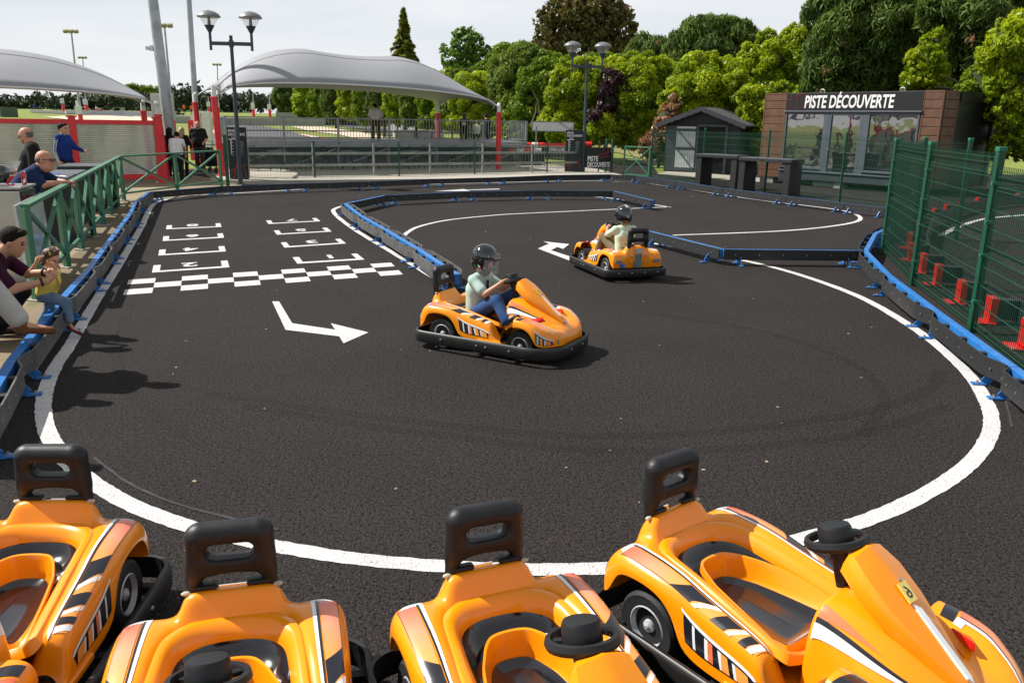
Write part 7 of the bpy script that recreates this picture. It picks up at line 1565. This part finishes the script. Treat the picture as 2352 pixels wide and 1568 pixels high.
# ------------------------------------------------------------------ things on the left terrace
mcab = mat('brushed_metal', (.50, .50, .50), .28, .85, var=.15, vs=3)
c0 = at(43, 431.5, 10.6); zt = c0.z
cnt = empty('reception_counter', (c0.x, c0.y, 0), R(14), 'metal counter with a black lettered banner behind the railing', 'counter')
b = MB(); b.box((-.90, .30, zt / 2 - .02), (1.8, .60, zt - .04)); b.build('cabinet', mcab, cnt, bevel=.015); b = MB(); b.box((-.90, .30, zt - .005), (1.86, .66, .03)); b.build('countertop', mcab, cnt, bevel=.01)
b = MB(); b.box((.012, .30, zt - .22), (.02, .58, .34)); bd = b.build('banner', sgb, cnt); place_text('PISTE ENFANTS', (.024, .06, zt - .26), (0, 1, 0), (0, 0, 1), .085, sgw, bd, 'lettering', .48, .08, .02)
b = MB()
for y, z in ((.05, -.1), (.42, -.3), (.3, -.12)): b.bar((.024, y, zt + z), (.024, y + .15, zt + z - .06), .004, .02)
b.build('red_lines', sgr, bd)
# drinks can on the counter
p = at(56, 420, 11.0); r = empty('drinks_can', (p.x, p.y, zt + .012), R(-60), 'tall red drinks can standing on the metal counter', 'can')
canr = mat('can_red', (.62, .012, .022), .25, .4, coat=.4); k_ = 1.05
b = MB(); b.lathe([(.024, 0), (.030, .008), (.030, .148), (.025, .158)], 20); b.build('can_body', canr, r, smooth=True); b = MB(); b.lathe([(.026, .158), (.026, .163), (.022, .160), (.001, .160)], 20); b.build('lid', steel, r, smooth=True)
b = MB(); G = [[(.0306 * math.cos(a), .0306 * math.sin(a), z + .012 * math.sin(a * 3)) for a in np.linspace(-.5, .7, 8)] for z in (.02, .07, .13)]
b.grid(G[:2]); b.build('white_mark', sgw, r); b = MB(); b.grid([[(.0308 * math.cos(a), .0308 * math.sin(a), z) for a in np.linspace(1.0, 1.6, 5)] for z in (.085, .135)]); b.build('white_panel', sgw, r)
# spare helmet at the frame edge
hc = at(3, 412, 10.9); r = empty('crash_helmet', (hc.x, hc.y, zt + .01), R(15), 'black open crash helmet with raised clear visor on the counter', 'helmet')
S_ = SD(.02); S_.ell((0, 0, .13), (.15, .13, .13)).ell((-.02, 0, .08), (.14, .125, .09), .03); S_.box((.13, 0, .08), (.09, .10, .06), .02, .02, True); S_.ell((0, 0, .02), (.10, .09, .10), .01, True); S_.obj('shell', MATS['helmet_black'], r, .011)
b = MB(); G = [[Vector((.02 + (.17 + .05 * t) * math.cos(a), .14 * math.sin(a), .17 + .10 * t)) for a in np.linspace(-1.1, 1.1, 12)] for t in np.linspace(0, 1.3, 5)]; b.grid(G); b.build('visor', MATS['visor_clear'], r, smooth=True)
b = MB(); b.tube([(.08, -.1, .03), (.13, -.12, .0), (.15, -.08, .0)], .01, 6); b.box((.15, -.08, .01), (.03, .03, .02)); b.build('chin_strap', [redp], r)
# white poster board behind the railing
r = empty('poster_board', (-5.70, 9.62, 0), math.atan2(.94, -.35), 'white framed board on a wheel leaning behind the near railing bay', 'board'); b = MB(); b.box((.85, .06, .60), (1.75, .03, 1.0), rx=-.05); bd = b.build('panel', mat('board_gloss_white', (.62, .65, .68), .15, coat=.4, var=.05), r)
b = MB(); b.box((.85, .05, .07), (1.8, .06, .05)); b.build('frame', rgreen, r); b = MB(); b.lathe([(.055, -.015), (.055, .015)], 14, (1.65, -.03, .055), 'y'); b.build('wheel', tyrem, r)
# black woven boxes
for (x, y, w, d, h, a, l) in ((-8.02, 14.45, .62, 1.5, 1.05, 20, 'black woven planter box right behind the railing, with papers on top'), (-9.75, 19.1, 1.0, 1.3, 1.0, 20, 'black woven planter box near the far railing corner'), (-9.05, 16.9, .62, 1.5, .98, 20, 'black woven planter box between the two others behind the railing')):
    r = empty('woven_box', (x, y, 0), R(a), l, 'planter box', 'black woven boxes behind the railing'); b = MB(); b.box((0, 0, h / 2), (w, d, h)); bx = b.build('box_body', rat, r, bevel=.012); b = MB(); b.box((0, 0, h + .008), (w - .05, d - .05, .014)); b.build('grey_top', rtop, bx); b = MB(); b.box((0, 0, h * .86), (w + .01, d + .01, .012)); b.build('band', mat('groove_black', (.004, .004, .004), .8), bx)
    if 'papers' in l:
        pr = empty('paper_pile', (x + .12, y - .1, h + .016), 0, 'crumpled white and blue papers on the nearest woven box', 'papers'); b = MB()
        for k in range(9): b.box((rng.uniform(-.2, .2), rng.uniform(-.12, .12), .012 + .006 * k), (.20, .14, .004), rz=rng.uniform(0, 3), rx=rng.uniform(-.15, .15), ry=rng.uniform(-.12, .12))
        b.m = 1
        for k in range(5): b.box((rng.uniform(-.15, .15), rng.uniform(-.1, .1), .07 + .004 * k), (.10, .05, .003), rz=rng.uniform(0, 3), rx=.1)
        b.build('sheets', [sgw, blp], pr)
# folding trolleys beside the exit
def trolley(p, rz, label):
    r = empty('folding_trolley', p, rz, label, 'trolley'); b = MB()
    for y in (-.28, .28): b.bar((-.25, y, .12), (.10, y, .98), .025, .025); b.bar((.30, y, .12), (-.12, y, .75), .02, .02)
    b.bar((.10, -.28, .98), (.10, .28, .98), .025, .025); b.bar((-.12, -.28, .75), (-.12, .28, .75), .02, .02); b.bar((-.25, -.28, .12), (.30, .28, .12), .02, .02); b.build('frame', wire, r)
    S_ = SD(.02); S_.box((0, 0, .48), (.16, .24, .26), .04); S_.obj('cloth_bag', C_BLACK, r, .03)
    for x in (-.25, .30):
        for y in (-.28, .28): b = MB(); b.lathe([(.10, -.025), (.10, .025)], 14, (x, y, .10), 'y'); b.build('wheel', tyrem, r)
p = gp(489, 396, .13); trolley((p.x, p.y, .13), R(80), 'black folding trolley with four wheels at the stand corner')
p = gp(470, 385, .13); trolley((p.x - .3, p.y + 1.2, .13), R(60), 'second dark trolley behind the man in the black T-shirt')
# litter: dry leaves and pebbles on the asphalt
b = MB(); rl_ = random.Random(5)
for k in range(90):
    y = rl_.uniform(2.6, 24); x = rl_.uniform(-.42 * y - .3, .5 * y); s_ = rl_.uniform(.006, .016) * (1.4 if rl_.random() < .1 else 1); b.box((x, y, .004), (s_ * 1.6, s_, .004), rz=rl_.uniform(0, 3), rx=rl_.uniform(-.3, .3))
o = b.build('gravel_litter', mat('litter_straw', (.36, .28, .17), .9, var=.5, vs=30)); o['kind'] = 'stuff'; o['label'] = 'small stones and dry leaf bits on the asphalt'
